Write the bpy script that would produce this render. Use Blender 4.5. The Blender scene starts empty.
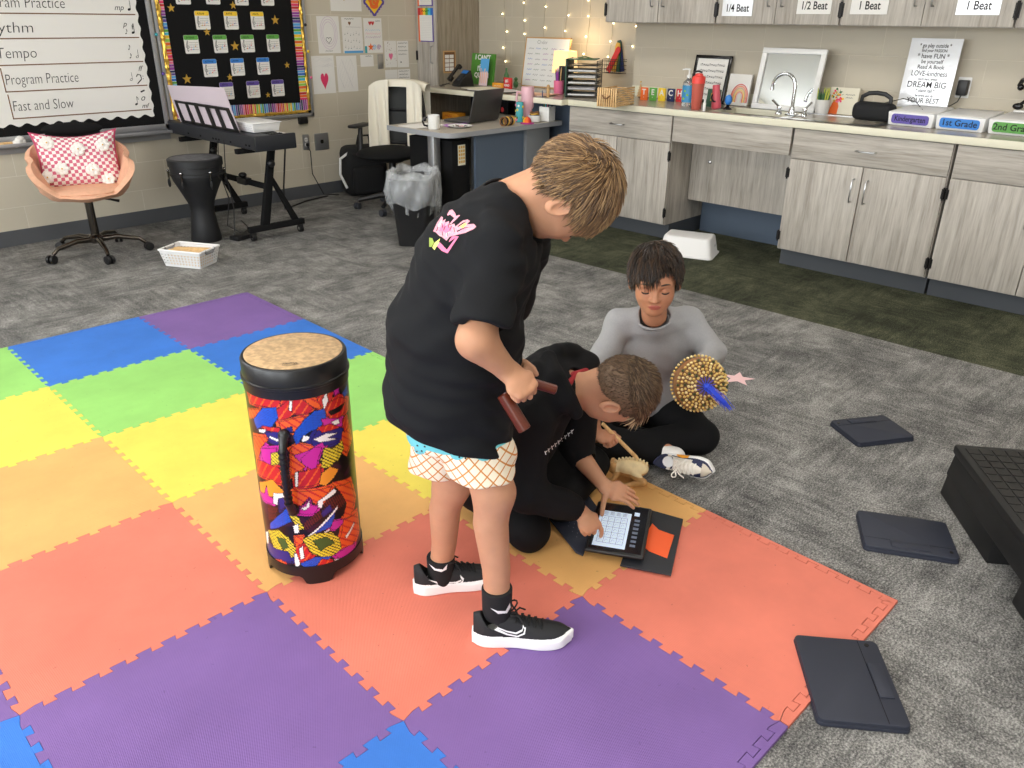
import bpy, bmesh, math, random
import numpy as np
from mathutils import Vector, Matrix, Euler
random.seed(7); np.random.seed(7)
sc = bpy.context.scene; COL = sc.collection
PI = math.pi
# ---------------------------------------------------------------- camera numbers
F_PX, PITCH, ROLL, CAM_H, PSI = 794.67, 1.13893, 0.0111, 1.4336, -0.8171
RT = np.array([math.cos(PSI), math.sin(PSI)]); FW = np.array([-math.sin(PSI), math.cos(PSI)])
FL = -0.010        # carpet level; the foam mat's top is z = 0
def W(u, v, w):    # room diagonal frame (right, away, up) -> room coordinates
    return np.array([u*RT[0]+v*FW[0], u*RT[1]+v*FW[1], w])
_c, _s = math.cos(PITCH), math.sin(PITCH); _cr, _sr = math.cos(ROLL), math.sin(ROLL)
_R = np.array([[RT[0], FW[0], 0], [RT[1], FW[1], 0], [0, 0, 1]]) @ np.array([[1,0,0],[0,_c,-_s],[0,_s,_c]]) @ np.array([[_cr,-_sr,0],[_sr,_cr,0],[0,0,1]])
def A(px, py, D):  # the point seen at (px, py) of the photograph at horizontal distance D: measured positions of joints
    d = _R @ np.array([px-512, -(py-384), -F_PX]); t = D/(d[:2] @ FW)
    return np.array([0, 0, CAM_H]) + t*d
# ---------------------------------------------------------------- materials
def lin(c):
    return tuple(((v/255)/12.92 if v/255 <= .04045 else ((v/255+.055)/1.055)**2.4) for v in c[:3]) + (1,)
MATS = {}
def nodes(name):
    m = bpy.data.materials.new(name); m.use_nodes = True
    nt = m.node_tree; return m, nt, nt.nodes['Principled BSDF']
def mat(name, col=(128,128,128), rough=.6, metal=0, var=0.0, scale=30, bump=0, bscale=200, spec=.5, emit=0, trans=0, alpha=1, sheen=0, stretch=(1,1,1), coat=0, sss=0, col2=None, det=3):
    if name in MATS: return MATS[name]
    m, nt, b = nodes(name); N = nt.nodes; L = nt.links
    b.inputs['Base Color'].default_value = lin(col); b.inputs['Roughness'].default_value = rough
    b.inputs['Metallic'].default_value = metal; b.inputs['Specular IOR Level'].default_value = spec
    b.inputs['Transmission Weight'].default_value = trans; b.inputs['Alpha'].default_value = alpha
    b.inputs['Sheen Weight'].default_value = sheen; b.inputs['Coat Weight'].default_value = coat
    if sss:
        b.inputs['Subsurface Weight'].default_value = sss; b.inputs['Subsurface Radius'].default_value = (.012,.004,.002); b.inputs['Subsurface Scale'].default_value = 1
    if emit:
        b.inputs['Emission Color'].default_value = lin(col); b.inputs['Emission Strength'].default_value = emit
    if var or bump or col2:
        tc = N.new('ShaderNodeTexCoord'); mp = N.new('ShaderNodeMapping'); mp.inputs['Scale'].default_value = stretch
        L.new(tc.outputs['Object'], mp.inputs['Vector'])
    if var or col2:
        nz = N.new('ShaderNodeTexNoise'); nz.inputs['Scale'].default_value = scale; nz.inputs['Detail'].default_value = det
        L.new(mp.outputs[0], nz.inputs['Vector'])
        rp = N.new('ShaderNodeValToRGB'); c = lin(col)
        if col2: c1, c2 = lin(col2), c
        else: c1 = tuple(v*(1-var) for v in c[:3])+(1,); c2 = tuple(min(1, v*(1+var)) for v in c[:3])+(1,)
        rp.color_ramp.elements[0].position = .35; rp.color_ramp.elements[1].position = .65
        rp.color_ramp.elements[0].color = c1; rp.color_ramp.elements[1].color = c2
        L.new(nz.outputs['Fac'], rp.inputs[0]); L.new(rp.outputs[0], b.inputs['Base Color'])
    if bump:
        n2 = N.new('ShaderNodeTexNoise'); n2.inputs['Scale'].default_value = bscale; n2.inputs['Detail'].default_value = 2
        L.new(mp.outputs[0], n2.inputs['Vector'])
        bp = N.new('ShaderNodeBump'); bp.inputs['Strength'].default_value = bump; bp.inputs['Distance'].default_value = .002
        L.new(n2.outputs['Fac'], bp.inputs['Height']); L.new(bp.outputs[0], b.inputs['Normal'])
    MATS[name] = m; return m
def math_node(nt, op, a=None, b=None, c=None):
    n = nt.nodes.new('ShaderNodeMath'); n.operation = op
    for i, v in enumerate((a, b, c)):
        if v is None: continue
        if isinstance(v, (int, float)): n.inputs[i].default_value = v
        else: nt.links.new(v, n.inputs[i])
    return n.outputs[0]
def mixc(nt, fac, a, b):
    n = nt.nodes.new('ShaderNodeMix'); n.data_type = 'RGBA'
    if isinstance(fac, (int, float)): n.inputs[0].default_value = fac
    else: nt.links.new(fac, n.inputs[0])
    for i, v in ((6, a), (7, b)):
        if isinstance(v, tuple): n.inputs[i].default_value = v
        else: nt.links.new(v, n.inputs[i])
    return n.outputs[2]
def ramp(nt, fac, stops):
    r = nt.nodes.new('ShaderNodeValToRGB'); e = r.color_ramp.elements
    while len(e) < len(stops): e.new(.5)
    for i, (p, c) in enumerate(stops): e[i].position = p; e[i].color = c
    nt.links.new(fac, r.inputs[0]); return r.outputs[0]
def noise(nt, vec, scale, detail=3, rough=.5):
    n = nt.nodes.new('ShaderNodeTexNoise'); n.inputs['Scale'].default_value = scale; n.inputs['Detail'].default_value = detail; n.inputs['Roughness'].default_value = rough
    if vec is not None: nt.links.new(vec, n.inputs['Vector'])
    return n.outputs['Fac']
def mapping(nt, scale=(1,1,1), rot=(0,0,0), loc=(0,0,0), coord='Object', src=None):
    if src is None:
        tc = nt.nodes.new('ShaderNodeTexCoord'); src = tc.outputs[coord]
    m = nt.nodes.new('ShaderNodeMapping'); m.inputs['Scale'].default_value = scale; m.inputs['Rotation'].default_value = rot; m.inputs['Location'].default_value = loc
    nt.links.new(src, m.inputs['Vector']); return m.outputs[0]
def bumpn(nt, b, h, strength=.3, dist=.002):
    bp = nt.nodes.new('ShaderNodeBump'); bp.inputs['Strength'].default_value = strength; bp.inputs['Distance'].default_value = dist
    nt.links.new(h, bp.inputs['Height']); nt.links.new(bp.outputs[0], b.inputs['Normal'])
# ---------------------------------------------------------------- mesh builder
def T(x=0, y=0, z=0): return Matrix.Translation((x, y, z))
def RX(a): return Matrix.Rotation(a, 4, 'X')
def RY(a): return Matrix.Rotation(a, 4, 'Y')
def RZ(a): return Matrix.Rotation(a, 4, 'Z')
_txt = {}
def text_mesh(s, size, align='CENTER', bold=0.0, shear=0):
    k = (s, size, align, bold, shear)
    if k in _txt: return _txt[k]
    cu = bpy.data.curves.new('writing', 'FONT'); cu.body = s; cu.size = size; cu.align_x = align; cu.align_y = 'CENTER'
    cu.offset = bold; cu.shear = shear; cu.resolution_u = 3
    o = bpy.data.objects.new('writing', cu); COL.objects.link(o)
    dg = bpy.context.evaluated_depsgraph_get(); me = bpy.data.meshes.new_from_object(o.evaluated_get(dg))
    v = [tuple(x.co) for x in me.vertices]; f = [tuple(p.vertices) for p in me.polygons]
    bpy.data.objects.remove(o); bpy.data.curves.remove(cu); bpy.data.meshes.remove(me)
    _txt[k] = (v, f); return v, f
class MB:
    def __init__(s): s.v = []; s.f = []; s.m = []; s.mats = []; s.M = None
    def mi(s, m):
        if isinstance(m, str): m = MATS[m]
        if m not in s.mats: s.mats.append(m)
        return s.mats.index(m)
    def add(s, vs, fs, m, M=None):
        o = len(s.v); k = s.mi(m)
        for p in vs:
            p = Vector(p)
            if M is not None: p = M @ p
            if s.M is not None: p = s.M @ p
            s.v.append(tuple(p))
        for f in fs: s.f.append(tuple(o+i for i in f)); s.m.append(k)
        return s
    def bm(s, bm, m, M=None):
        bm.verts.ensure_lookup_table(); bm.verts.index_update()
        r = s.add([v.co.copy() for v in bm.verts], [[v.index for v in f.verts] for f in bm.faces], m, M); bm.free(); return r
    def box(s, x0, x1, y0, y1, z0, z1, m, bev=0, M=None, seg=2):
        vs = [(x0,y0,z0),(x1,y0,z0),(x1,y1,z0),(x0,y1,z0),(x0,y0,z1),(x1,y0,z1),(x1,y1,z1),(x0,y1,z1)]
        fs = [(0,3,2,1),(4,5,6,7),(0,1,5,4),(1,2,6,5),(2,3,7,6),(3,0,4,7)]
        if not bev: return s.add(vs, fs, m, M)
        b = bmesh.new(); bv = [b.verts.new(p) for p in vs]
        for f in fs: b.faces.new([bv[i] for i in f])
        bmesh.ops.bevel(b, geom=list(b.edges), offset=bev, segments=seg, affect='EDGES', profile=.5)
        return s.bm(b, m, M)
    def hexa(s, lo, hi, m, bev=0, M=None):   # lo, hi: four corners each
        b = bmesh.new(); bv = [b.verts.new(p) for p in list(lo)+list(hi)]
        for f in [(0,3,2,1),(4,5,6,7),(0,1,5,4),(1,2,6,5),(2,3,7,6),(3,0,4,7)]: b.faces.new([bv[i] for i in f])
        if bev: bmesh.ops.bevel(b, geom=list(b.edges), offset=bev, segments=2, affect='EDGES', profile=.5)
        return s.bm(b, m, M)
    def prism(s, poly, z0, z1, m, M=None, mtop=None, bev=0):
        n = len(poly); vs = [(p[0],p[1],z0) for p in poly]+[(p[0],p[1],z1) for p in poly]
        if bev:
            b = bmesh.new(); bv = [b.verts.new(p) for p in vs]
            b.faces.new([bv[i] for i in range(n)][::-1]); t = b.faces.new([bv[n+i] for i in range(n)])
            for i in range(n): b.faces.new([bv[i], bv[(i+1)%n], bv[n+(i+1)%n], bv[n+i]])
            bmesh.ops.bevel(b, geom=list(t.edges), offset=bev, segments=2, affect='EDGES', profile=.5)
            return s.bm(b, m, M)
        s.add(vs, [tuple(range(n))[::-1]]+[(i,(i+1)%n,n+(i+1)%n,n+i) for i in range(n)], m, M)
        return s.add([(p[0],p[1],z1) for p in poly], [tuple(range(n))], mtop or m, M)
    def poly(s, pts, m, M=None): return s.add(pts, [tuple(range(len(pts)))], m, M)
    def lathe(s, prof, m, M=None, n=24, cap=True, sx=1, sy=1):
        vs = []; fs = []
        for r, z in prof:
            for k in range(n):
                a = 2*PI*k/n; vs.append((r*math.cos(a)*sx, r*math.sin(a)*sy, z))
        for i in range(len(prof)-1):
            for k in range(n):
                k2 = (k+1)%n; fs.append((i*n+k, i*n+k2, (i+1)*n+k2, (i+1)*n+k))
        if cap:
            fs.append(tuple(range(n))[::-1]); fs.append(tuple(range((len(prof)-1)*n, len(prof)*n)))
        return s.add(vs, fs, m, M)
    def cyl(s, p0, p1, r0, r1=None, m=None, n=14):
        return s.tube([p0, p1], [r0, r1 if r1 is not None else r0], m, n)
    def tube(s, pts, r, m, n=8, closed=False, M=None, flat=1):
        pts = [Vector(p) for p in pts]; K = len(pts)
        rs = r if isinstance(r, (list, tuple)) else [r]*K
        vs = []; fs = []; prev = None
        for i, p in enumerate(pts):
            if closed: t = pts[(i+1)%K]-pts[i-1]
            else: t = pts[min(i+1,K-1)]-pts[max(i-1,0)]
            if t.length < 1e-9: t = Vector((0,0,1))
            t.normalize()
            if prev is None:
                up = Vector((0,0,1)) if abs(t.z) < .9 else Vector((1,0,0)); a = t.cross(up).normalized()
            else: a = (prev - t*prev.dot(t)).normalized()
            prev = a; b = t.cross(a)
            for k in range(n):
                an = 2*PI*k/n; vs.append(p + (a*math.cos(an)*flat + b*math.sin(an))*rs[i])
        R = K if closed else K-1
        for i in range(R):
            j = (i+1)%K
            for k in range(n):
                k2 = (k+1)%n; fs.append((i*n+k, i*n+k2, j*n+k2, j*n+k))
        if not closed: fs.append(tuple(range(n))[::-1]); fs.append(tuple(range((K-1)*n, K*n)))
        return s.add(vs, fs, m, M)
    def ball(s, c, r, m, M=None, n=16, k=10):
        if isinstance(r, (int, float)): r = (r, r, r)
        vs = [(c[0], c[1], c[2]-r[2])]; fs = []
        for i in range(1, k):
            ph = -PI/2+PI*i/k
            for j in range(n):
                a = 2*PI*j/n; vs.append((c[0]+r[0]*math.cos(ph)*math.cos(a), c[1]+r[1]*math.cos(ph)*math.sin(a), c[2]+r[2]*math.sin(ph)))
        vs.append((c[0], c[1], c[2]+r[2])); L = len(vs)-1
        for j in range(n): fs.append((0, 1+(j+1)%n, 1+j)); fs.append((L, L-n+j, L-n+(j+1)%n))
        for i in range(k-2):
            for j in range(n):
                a = 1+i*n+j; b = 1+i*n+(j+1)%n; fs.append((a, b, b+n, a+n))
        return s.add(vs, fs, m, M)
    def text(s, t, size, m, M=None, align='CENTER', bold=0, shear=0, sx=1):
        v, f = text_mesh(t, size, align, bold, shear)
        if sx != 1: v = [(p[0]*sx, p[1], p[2]) for p in v]
        return s.add(v, f, m, M)
    def stroke(s, pts, w, m, M=None):     # flat line of width w in the xy plane
        vs = []; fs = []; n = len(pts)
        for i, p in enumerate(pts):
            a = pts[max(i-1,0)]; b = pts[min(i+1,n-1)]; dx, dy = b[0]-a[0], b[1]-a[1]; l = math.hypot(dx, dy) or 1
            nx, ny = -dy/l*w/2, dx/l*w/2; vs += [(p[0]+nx, p[1]+ny, 0), (p[0]-nx, p[1]-ny, 0)]
        for i in range(n-1): fs.append((2*i, 2*i+1, 2*i+3, 2*i+2))
        return s.add(vs, fs, m, M)
    def obj(s, name, parent=None, loc=(0,0,0), rotz=0, sharp=40):
        me = bpy.data.meshes.new(name); me.from_pydata(s.v, [], s.f); 
        for m in s.mats: me.materials.append(m)
        me.polygons.foreach_set('material_index', s.m); me.polygons.foreach_set('use_smooth', [True]*len(s.f))
        me.update(); me.set_sharp_from_angle(angle=math.radians(sharp))
        o = bpy.data.objects.new(name, me); COL.objects.link(o)
        if parent is not None: o.parent = parent
        o.location = loc; o.rotation_euler = (0, 0, rotz); return o
def tag(o, label=None, cat=None, group=None, kind=None):
    if label: o['label'] = label
    if cat: o['category'] = cat
    if group: o['group'] = group
    if kind: o['kind'] = kind
    return o
def thing(name, label, cat, loc=(0,0,0), rotz=0, group=None):
    o = bpy.data.objects.new(name, None); COL.objects.link(o); o.empty_display_size = .1
    o.location = loc; o.rotation_euler = (0, 0, rotz); return tag(o, label, cat, group)
def struct(name, mb, **k):
    o = mb.obj(name, **k); o['kind'] = 'structure'; return o
def dup(root, loc=None, label=None, rotz=None):
    r = root.copy(); COL.objects.link(r)
    if loc is not None: r.location = loc
    if rotz is not None: r.rotation_euler = (0, 0, rotz)
    if label: r['label'] = label
    for ch in list(root.children):
        c = ch.copy(); COL.objects.link(c); c.parent = r
        for g in list(ch.children):
            d = g.copy(); COL.objects.link(d); d.parent = c
    return r
def star_pts(r, n=5, inner=.42, rot=PI/2):
    return [((r if i%2==0 else r*inner)*math.cos(rot+PI*i/n), (r if i%2==0 else r*inner)*math.sin(rot+PI*i/n)) for i in range(2*n)]
def heart_pts(s, n=24):
    return [(s*.06*16*math.sin(t)**3/1.0, s*.06*(13*math.cos(t)-5*math.cos(2*t)-2*math.cos(3*t)-math.cos(4*t))) for t in [2*PI*i/n for i in range(n)]]
def rrect(w, h, r, n=4):
    out = []
    for cx, cy, a0 in ((w/2-r, h/2-r, 0), (-w/2+r, h/2-r, PI/2), (-w/2+r, -h/2+r, PI), (w/2-r, -h/2+r, 1.5*PI)):
        for i in range(n+1): a = a0+PI/2*i/n; out.append((cx+r*math.cos(a), cy+r*math.sin(a)))
    return out
MWALL_A = lambda x, z, y: Matrix(((1,0,0,x),(0,0,-1,y),(0,1,0,z),(0,0,0,1)))      # xy sheet -> facing -y
MWALL_B = lambda y, z, x: Matrix(((0,0,-1,x),(-1,0,0,y),(0,1,0,z),(0,0,0,1)))     # xy sheet -> facing -x
# ---------------------------------------------------------------- organic surfaces: a field of blended shapes, meshed on a grid
def n3(a): return np.asarray(a, dtype=np.float32)
def f_cap(a, b, ra, rb):
    a, b = n3(a), n3(b); ab = b-a; L2 = float(ab@ab)+1e-12
    def f(P):
        t = np.clip(((P-a)@ab)/L2, 0, 1); d = P-a-t[:,None]*ab
        return np.sqrt((d*d).sum(1))-(ra+(rb-ra)*t)
    return f
def f_ell(c, r, R=None):
    c, r = n3(c), n3(r); R = None if R is None else n3(R)
    def f(P):
        d = P-c
        if R is not None: d = d@R        # columns of R: the ellipsoid's axes
        q = d/r; k0 = np.sqrt((q*q).sum(1))+1e-9; q2 = q/r; k1 = np.sqrt((q2*q2).sum(1))+1e-9
        return k0*(k0-1)/k1
    return f
def f_box(c, h, rad, R=None):
    c, h = n3(c), n3(h); R = None if R is None else n3(R)
    def f(P):
        d = P-c
        if R is not None: d = d@R
        q = np.abs(d)-(h-rad); o = np.maximum(q, 0)
        return np.sqrt((o*o).sum(1))+np.minimum(q.max(1), 0)-rad
    return f
def f_chain(pts, rs, R=None, sq=None):
    fs = [f_cap(pts[i], pts[i+1], rs[i], rs[i+1]) for i in range(len(pts)-1)]
    def f(P):
        d = fs[0](P)
        for g in fs[1:]: d = np.minimum(d, g(P))
        return d
    return f
def smin(a, b, k):
    h = np.maximum(k-np.abs(a-b), 0)/k; return np.minimum(a, b)-h*h*k*.25
def smax(a, b, k): return -smin(-a, -b, k)
def f_union(fs, k=.02):
    def f(P):
        d = fs[0](P)
        for g in fs[1:]: d = smin(d, g(P), k)
        return d
    return f
def f_near(f0, c, r, m=.05):      # only work the detailed shape out close to it
    c = n3(c)
    def f(P):
        d = np.sqrt(((P-c)**2).sum(1))-r; k = d < m
        if k.any(): d = d.astype(np.float32); d[k] = f0(P[k])
        return d
    return f
def f_wrinkle(f0, amp, freq, seed=0, stretch=(1,1,1)):
    rs = np.random.RandomState(seed); K = rs.randn(7, 3).astype(np.float32)*freq/np.array(stretch, dtype=np.float32); ph = rs.rand(7).astype(np.float32)*6.28
    def f(P):
        d = f0(P); w = np.zeros(len(P), np.float32); Q = P+.02*np.sin(P[:, [1,2,0]]*freq*.7)
        for i in range(7): w += np.sin(Q@K[i]+ph[i])
        return d+amp*w/3.0
    return f
def mesh_sdf(f, lo, hi, h):
    lo, hi = n3(lo), n3(hi); B = 12
    nb = np.ceil((hi-lo)/h/B).astype(int); n = nb*B+1
    G = np.ones(tuple(n), np.float32)
    bc = np.stack(np.meshgrid(*[np.arange(k) for k in nb], indexing='ij'), -1).reshape(-1, 3)
    cen = lo+(bc+.5)*B*h; dc = f(cen.astype(np.float32)); half = B*h*.5*1.74*1.35
    act = np.abs(dc) < half
    for b in bc[(~act) & (dc < 0)]:
        G[b[0]*B:b[0]*B+B+1, b[1]*B:b[1]*B+B+1, b[2]*B:b[2]*B+B+1] = -1
    r = np.arange(B+1); off = np.stack(np.meshgrid(r, r, r, indexing='ij'), -1).reshape(-1, 3)
    ab = bc[act]
    for i in range(0, len(ab), 160):
        ch = ab[i:i+160]; idx = (ch[:, None, :]*B+off[None]).reshape(-1, 3)
        val = f((lo+idx*h).astype(np.float32)); G[idx[:,0], idx[:,1], idx[:,2]] = val
    S = G < 0
    c = [S[i:n[0]-1+i, j:n[1]-1+j, k:n[2]-1+k] for i in (0,1) for j in (0,1) for k in (0,1)]
    any_ = c[0].copy(); all_ = c[0].copy()
    for q in c[1:]: any_ |= q; all_ &= q
    cell = np.argwhere(any_ & ~all_)
    vid = -np.ones(tuple(n-1), np.int32); vid[cell[:,0], cell[:,1], cell[:,2]] = np.arange(len(cell))
    acc = np.zeros((len(cell), 3), np.float32); cnt = np.zeros(len(cell), np.float32)
    cor = [(i,j,k) for i in (0,1) for j in (0,1) for k in (0,1)]
    for a in range(8):
        for b in range(a+1, 8):
            if sum(x != y for x, y in zip(cor[a], cor[b])) != 1: continue
            ga = G[cell[:,0]+cor[a][0], cell[:,1]+cor[a][1], cell[:,2]+cor[a][2]]; gb = G[cell[:,0]+cor[b][0], cell[:,1]+cor[b][1], cell[:,2]+cor[b][2]]
            m = (ga < 0) != (gb < 0); t = ga[m]/(ga[m]-gb[m])
            acc[m] += np.array(cor[a])+t[:,None]*(np.array(cor[b])-np.array(cor[a])); cnt[m] += 1
    V = lo+(cell+acc/cnt[:,None])*h
    quads = []
    for ax in range(3):
        sl0 = [slice(None)]*3; sl1 = [slice(None)]*3; sl0[ax] = slice(0, -1); sl1[ax] = slice(1, None)
        s0, s1 = S[tuple(sl0)], S[tuple(sl1)]; e = np.argwhere(s0 != s1)
        o1, o2 = (ax+1)%3, (ax+2)%3
        e = e[(e[:,o1] > 0) & (e[:,o2] > 0) & (e[:,o1] < n[o1]-1) & (e[:,o2] < n[o2]-1)]
        fl = s0[e[:,0], e[:,1], e[:,2]]
        def g(d1, d2):
            q = e.copy(); q[:,o1] -= d1; q[:,o2] -= d2; return vid[q[:,0], q[:,1], q[:,2]]
        Q = np.stack([g(1,1), g(0,1), g(0,0), g(1,0)], 1); Q[~fl] = Q[~fl][:, ::-1]; quads.append(Q)
    Q = np.concatenate(quads); Q = Q[(Q >= 0).all(1)]
    return V, Q
def sdf_obj(name, f, lo, hi, h, mats, parent, org=(0,0,0), rotz=0, matf=None, warp=None):
    V, Q = mesh_sdf(f, lo, hi, h)
    # one projection step onto the exact surface
    e = h*.5; P = V.astype(np.float32); d = f(P)
    g = np.stack([f(P+np.float32(e)*np.eye(3, dtype=np.float32)[i])-d for i in range(3)], 1)/e; g2 = (g*g).sum(1)+1e-6
    st = -d/g2; V = V+np.clip(st, -h*.6, h*.6)[:,None]*g
    if warp is not None: V = warp(V)
    me = bpy.data.meshes.new(name); nv, nf = len(V), len(Q)
    ca, sa = math.cos(-rotz), math.sin(-rotz); X = V-np.array(org)
    X = np.stack([ca*X[:,0]-sa*X[:,1], sa*X[:,0]+ca*X[:,1], X[:,2]], 1)
    me.vertices.add(nv); me.vertices.foreach_set('co', X.astype(np.float32).ravel())
    me.loops.add(nf*4); me.loops.foreach_set('vertex_index', Q.ravel().astype(np.int32))
    me.polygons.add(nf); me.polygons.foreach_set('loop_start', np.arange(0, nf*4, 4, dtype=np.int32)); me.polygons.foreach_set('loop_total', np.full(nf, 4, np.int32))
    if isinstance(mats, (str, bpy.types.Material)): mats = [mats]
    for m in mats: me.materials.append(MATS[m] if isinstance(m, str) else m)
    if matf is not None: me.polygons.foreach_set('material_index', matf(V[Q].mean(1)).astype(np.int32))
    me.polygons.foreach_set('use_smooth', np.ones(nf, bool)); me.update(calc_edges=True); me.validate()
    o = bpy.data.objects.new(name, me); COL.objects.link(o)
    if parent is not None: o.parent = parent
    else: o.location = org; o.rotation_euler = (0, 0, rotz)
    return o
def grad(f, P, e=.001):
    P = P.astype(np.float32)
    g = np.stack([f(P+np.float32(e)*np.eye(3, dtype=np.float32)[i])-f(P-np.float32(e)*np.eye(3, dtype=np.float32)[i]) for i in range(3)], 1)
    return g/(np.linalg.norm(g, axis=1)[:,None]+1e-9)
def in_poly(x, y, poly):
    r = np.zeros(len(x), bool); n = len(poly); j = n-1
    for i in range(n):
        xi, yi = poly[i]; xj, yj = poly[j]
        c = ((yi > y) != (yj > y)) & (x < (xj-xi)*(y-yi)/((yj-yi) or 1e-9)+xi); r ^= c; j = i
    return r
# ================================================================ MATERIALS
def make_carpet(name, cA, cB, cC, seam_dark=True, tile=.5, off=(0,0), sc_=1.0):
    m, nt, b = nodes(name); MATS[name] = m; L = nt.links
    geo = nt.nodes.new('ShaderNodeNewGeometry'); pos = geo.outputs['Position']
    sx = nt.nodes.new('ShaderNodeSeparateXYZ'); L.new(mapping(nt, (1/tile,1/tile,1), loc=(off[0],off[1],0), src=pos), sx.inputs[0])
    par = math_node(nt, 'MODULO', math_node(nt, 'ABSOLUTE', math_node(nt, 'ADD', math_node(nt, 'FLOOR', sx.outputs[0]), math_node(nt, 'FLOOR', sx.outputs[1]))), 2)
    par = math_node(nt, 'GREATER_THAN', par, .5)
    s1 = noise(nt, mapping(nt, (3.0,22,1), src=pos), 1.6*sc_, 4, .6); s2 = noise(nt, mapping(nt, (22,3.0,1), src=pos), 1.6*sc_, 4, .6)
    mx = nt.nodes.new('ShaderNodeMix'); L.new(par, mx.inputs[0]); L.new(s1, mx.inputs[2]); L.new(s2, mx.inputs[3])
    big = noise(nt, mapping(nt, (1,1,1), src=pos), 2.2, 3, .6)
    fine = noise(nt, mapping(nt, (1,1,1), src=pos), 190, 2, .7)
    md = noise(nt, mapping(nt, (1,2.2,1), (0,0,.02), src=pos), 80, 3, .7); bg2 = noise(nt, pos, 7, 5, .65)
    t = math_node(nt, 'ADD', math_node(nt, 'MULTIPLY', mx.outputs[0], .20), math_node(nt, 'MULTIPLY', big, .20))
    t = math_node(nt, 'ADD', t, math_node(nt, 'MULTIPLY', fine, .50)); t = math_node(nt, 'ADD', t, math_node(nt, 'MULTIPLY', md, .28)); t = math_node(nt, 'ADD', t, math_node(nt, 'MULTIPLY', bg2, .26))
    col = ramp(nt, t, [(.60, lin(cA)), (.72, lin(cB)), (.85, lin(cC))])
    L.new(col, b.inputs['Base Color']); b.inputs['Roughness'].default_value = .95; b.inputs['Specular IOR Level'].default_value = .15
    bumpn(nt, b, fine, .8, .004); return m
make_carpet('carpet_grey', (68,68,68), (118,117,115), (176,174,170))
make_carpet('carpet_green', (34,37,30), (66,69,54), (108,110,88), off=(.3,.1))
def make_block(name, col, axis, u0, z0, joint, dark=.93):
    m, nt, b = nodes(name); MATS[name] = m; L = nt.links
    geo = nt.nodes.new('ShaderNodeNewGeometry'); s = nt.nodes.new('ShaderNodeSeparateXYZ'); L.new(geo.outputs['Position'], s.inputs[0])
    cb = nt.nodes.new('ShaderNodeCombineXYZ'); L.new(math_node(nt, 'ADD', s.outputs[axis], 10-u0), cb.inputs[0]); L.new(math_node(nt, 'ADD', s.outputs[2], 2-z0), cb.inputs[1])
    br = nt.nodes.new('ShaderNodeTexBrick'); L.new(cb.outputs[0], br.inputs['Vector'])
    br.inputs['Scale'].default_value = 1; br.inputs['Brick Width'].default_value = .4; br.inputs['Row Height'].default_value = .2
    br.inputs['Mortar Size'].default_value = .0028; br.inputs['Mortar Smooth'].default_value = .4
    c = lin(col); br.inputs['Color1'].default_value = c; br.inputs['Color2'].default_value = tuple(v*.96 for v in c[:3])+(1,); br.inputs['Mortar'].default_value = lin(joint)
    n = noise(nt, geo.outputs['Position'], 60, 3); L.new(br.outputs['Color'], b.inputs['Base Color']); b.inputs['Roughness'].default_value = .55
    h = math_node(nt, 'SUBTRACT', math_node(nt, 'MULTIPLY', n, .25), br.outputs['Fac']); bumpn(nt, b, h, .5, .003)
make_block('block_wall_left', (206,198,180), 0, 4.45, .24, (220,214,200))
make_block('block_wall_right', (200,191,173), 1, 3.0, .04, (210,202,185))
def make_wood(name, cols, axis_scale, band=26):
    m, nt, b = nodes(name); MATS[name] = m; L = nt.links
    geo = nt.nodes.new('ShaderNodeNewGeometry'); v = mapping(nt, axis_scale, src=geo.outputs['Position'])
    a = noise(nt, v, 1.0, 5, .65); f = noise(nt, mapping(nt, tuple(4*x for x in axis_scale), src=geo.outputs['Position']), 1.0, 3, .6)
    t = math_node(nt, 'ADD', math_node(nt, 'MULTIPLY', a, .75), math_node(nt, 'MULTIPLY', f, .25))
    L.new(ramp(nt, t, [(.3, lin(cols[0])), (.48, lin(cols[1])), (.68, lin(cols[2]))]), b.inputs['Base Color'])
    b.inputs['Roughness'].default_value = .5; bumpn(nt, b, f, .08, .001)
LAM = ((146,138,128), (178,171,162), (200,194,185))
make_wood('laminate_vertical', LAM, (26,26,1.6))
make_wood('laminate_horizontal', LAM, (1.6,1.6,30))
make_wood('laminate_taupe', ((122,112,98),(150,140,124),(172,162,146)), (26,26,1.6))
make_wood('light_wood', ((196,150,96),(222,182,126),(236,204,154)), (40,40,9))
make_wood('red_wood', ((84,38,26),(118,58,40),(140,74,52)), (60,60,14))
mat('baseboard', (82,84,88), .6); mat('ceiling_tile', (225,223,218), .9, var=.03, scale=80)
mat('wall_paint', (186,180,165), .7); mat('alu', (178,180,184), .38, .85); mat('alu_frame', (172,173,176), .45, .5)
mat('chrome', (215,218,222), .12, 1); mat('steel_brushed', (176,176,176), .3, 1); mat('dark_metal', (42,40,40), .4, .6); mat('gunmetal', (88,82,76), .22, .95)
mat('black_plastic', (22,22,24), .45); mat('black_matte', (20,20,21), .85, spec=.2); mat('black_gloss', (14,14,16), .15); mat('dark_grey_plastic', (52,54,60), .5)
mat('white_plastic', (236,236,234), .4); mat('white_paper', (236,234,230), .8); mat('cream_paper', (232,226,206), .8); mat('ink', (28,28,30), .8); mat('ink_faint', (120,118,122), .8)
mat('counter_top', (172,164,150), .22, var=.06, scale=300, spec=.6); mat('counter_edge', (232,228,206), .5)
mat('desk_top', (176,168,156), .4, var=.05, scale=200); mat('desk_edge', (150,152,156), .5); mat('slate_blue', (84,98,116), .55); mat('slate_grey', (112,116,120), .5); mat('shade_dark', (30,30,34), .8)  # the last one holds the shade under the back desk as a colour
mat('toe_kick', (70,74,80), .6)
mat('mirror_glass', (235,238,238), .02, 1); mat('glass_clear', (240,245,245), .05, trans=1, spec=.5)
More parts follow.
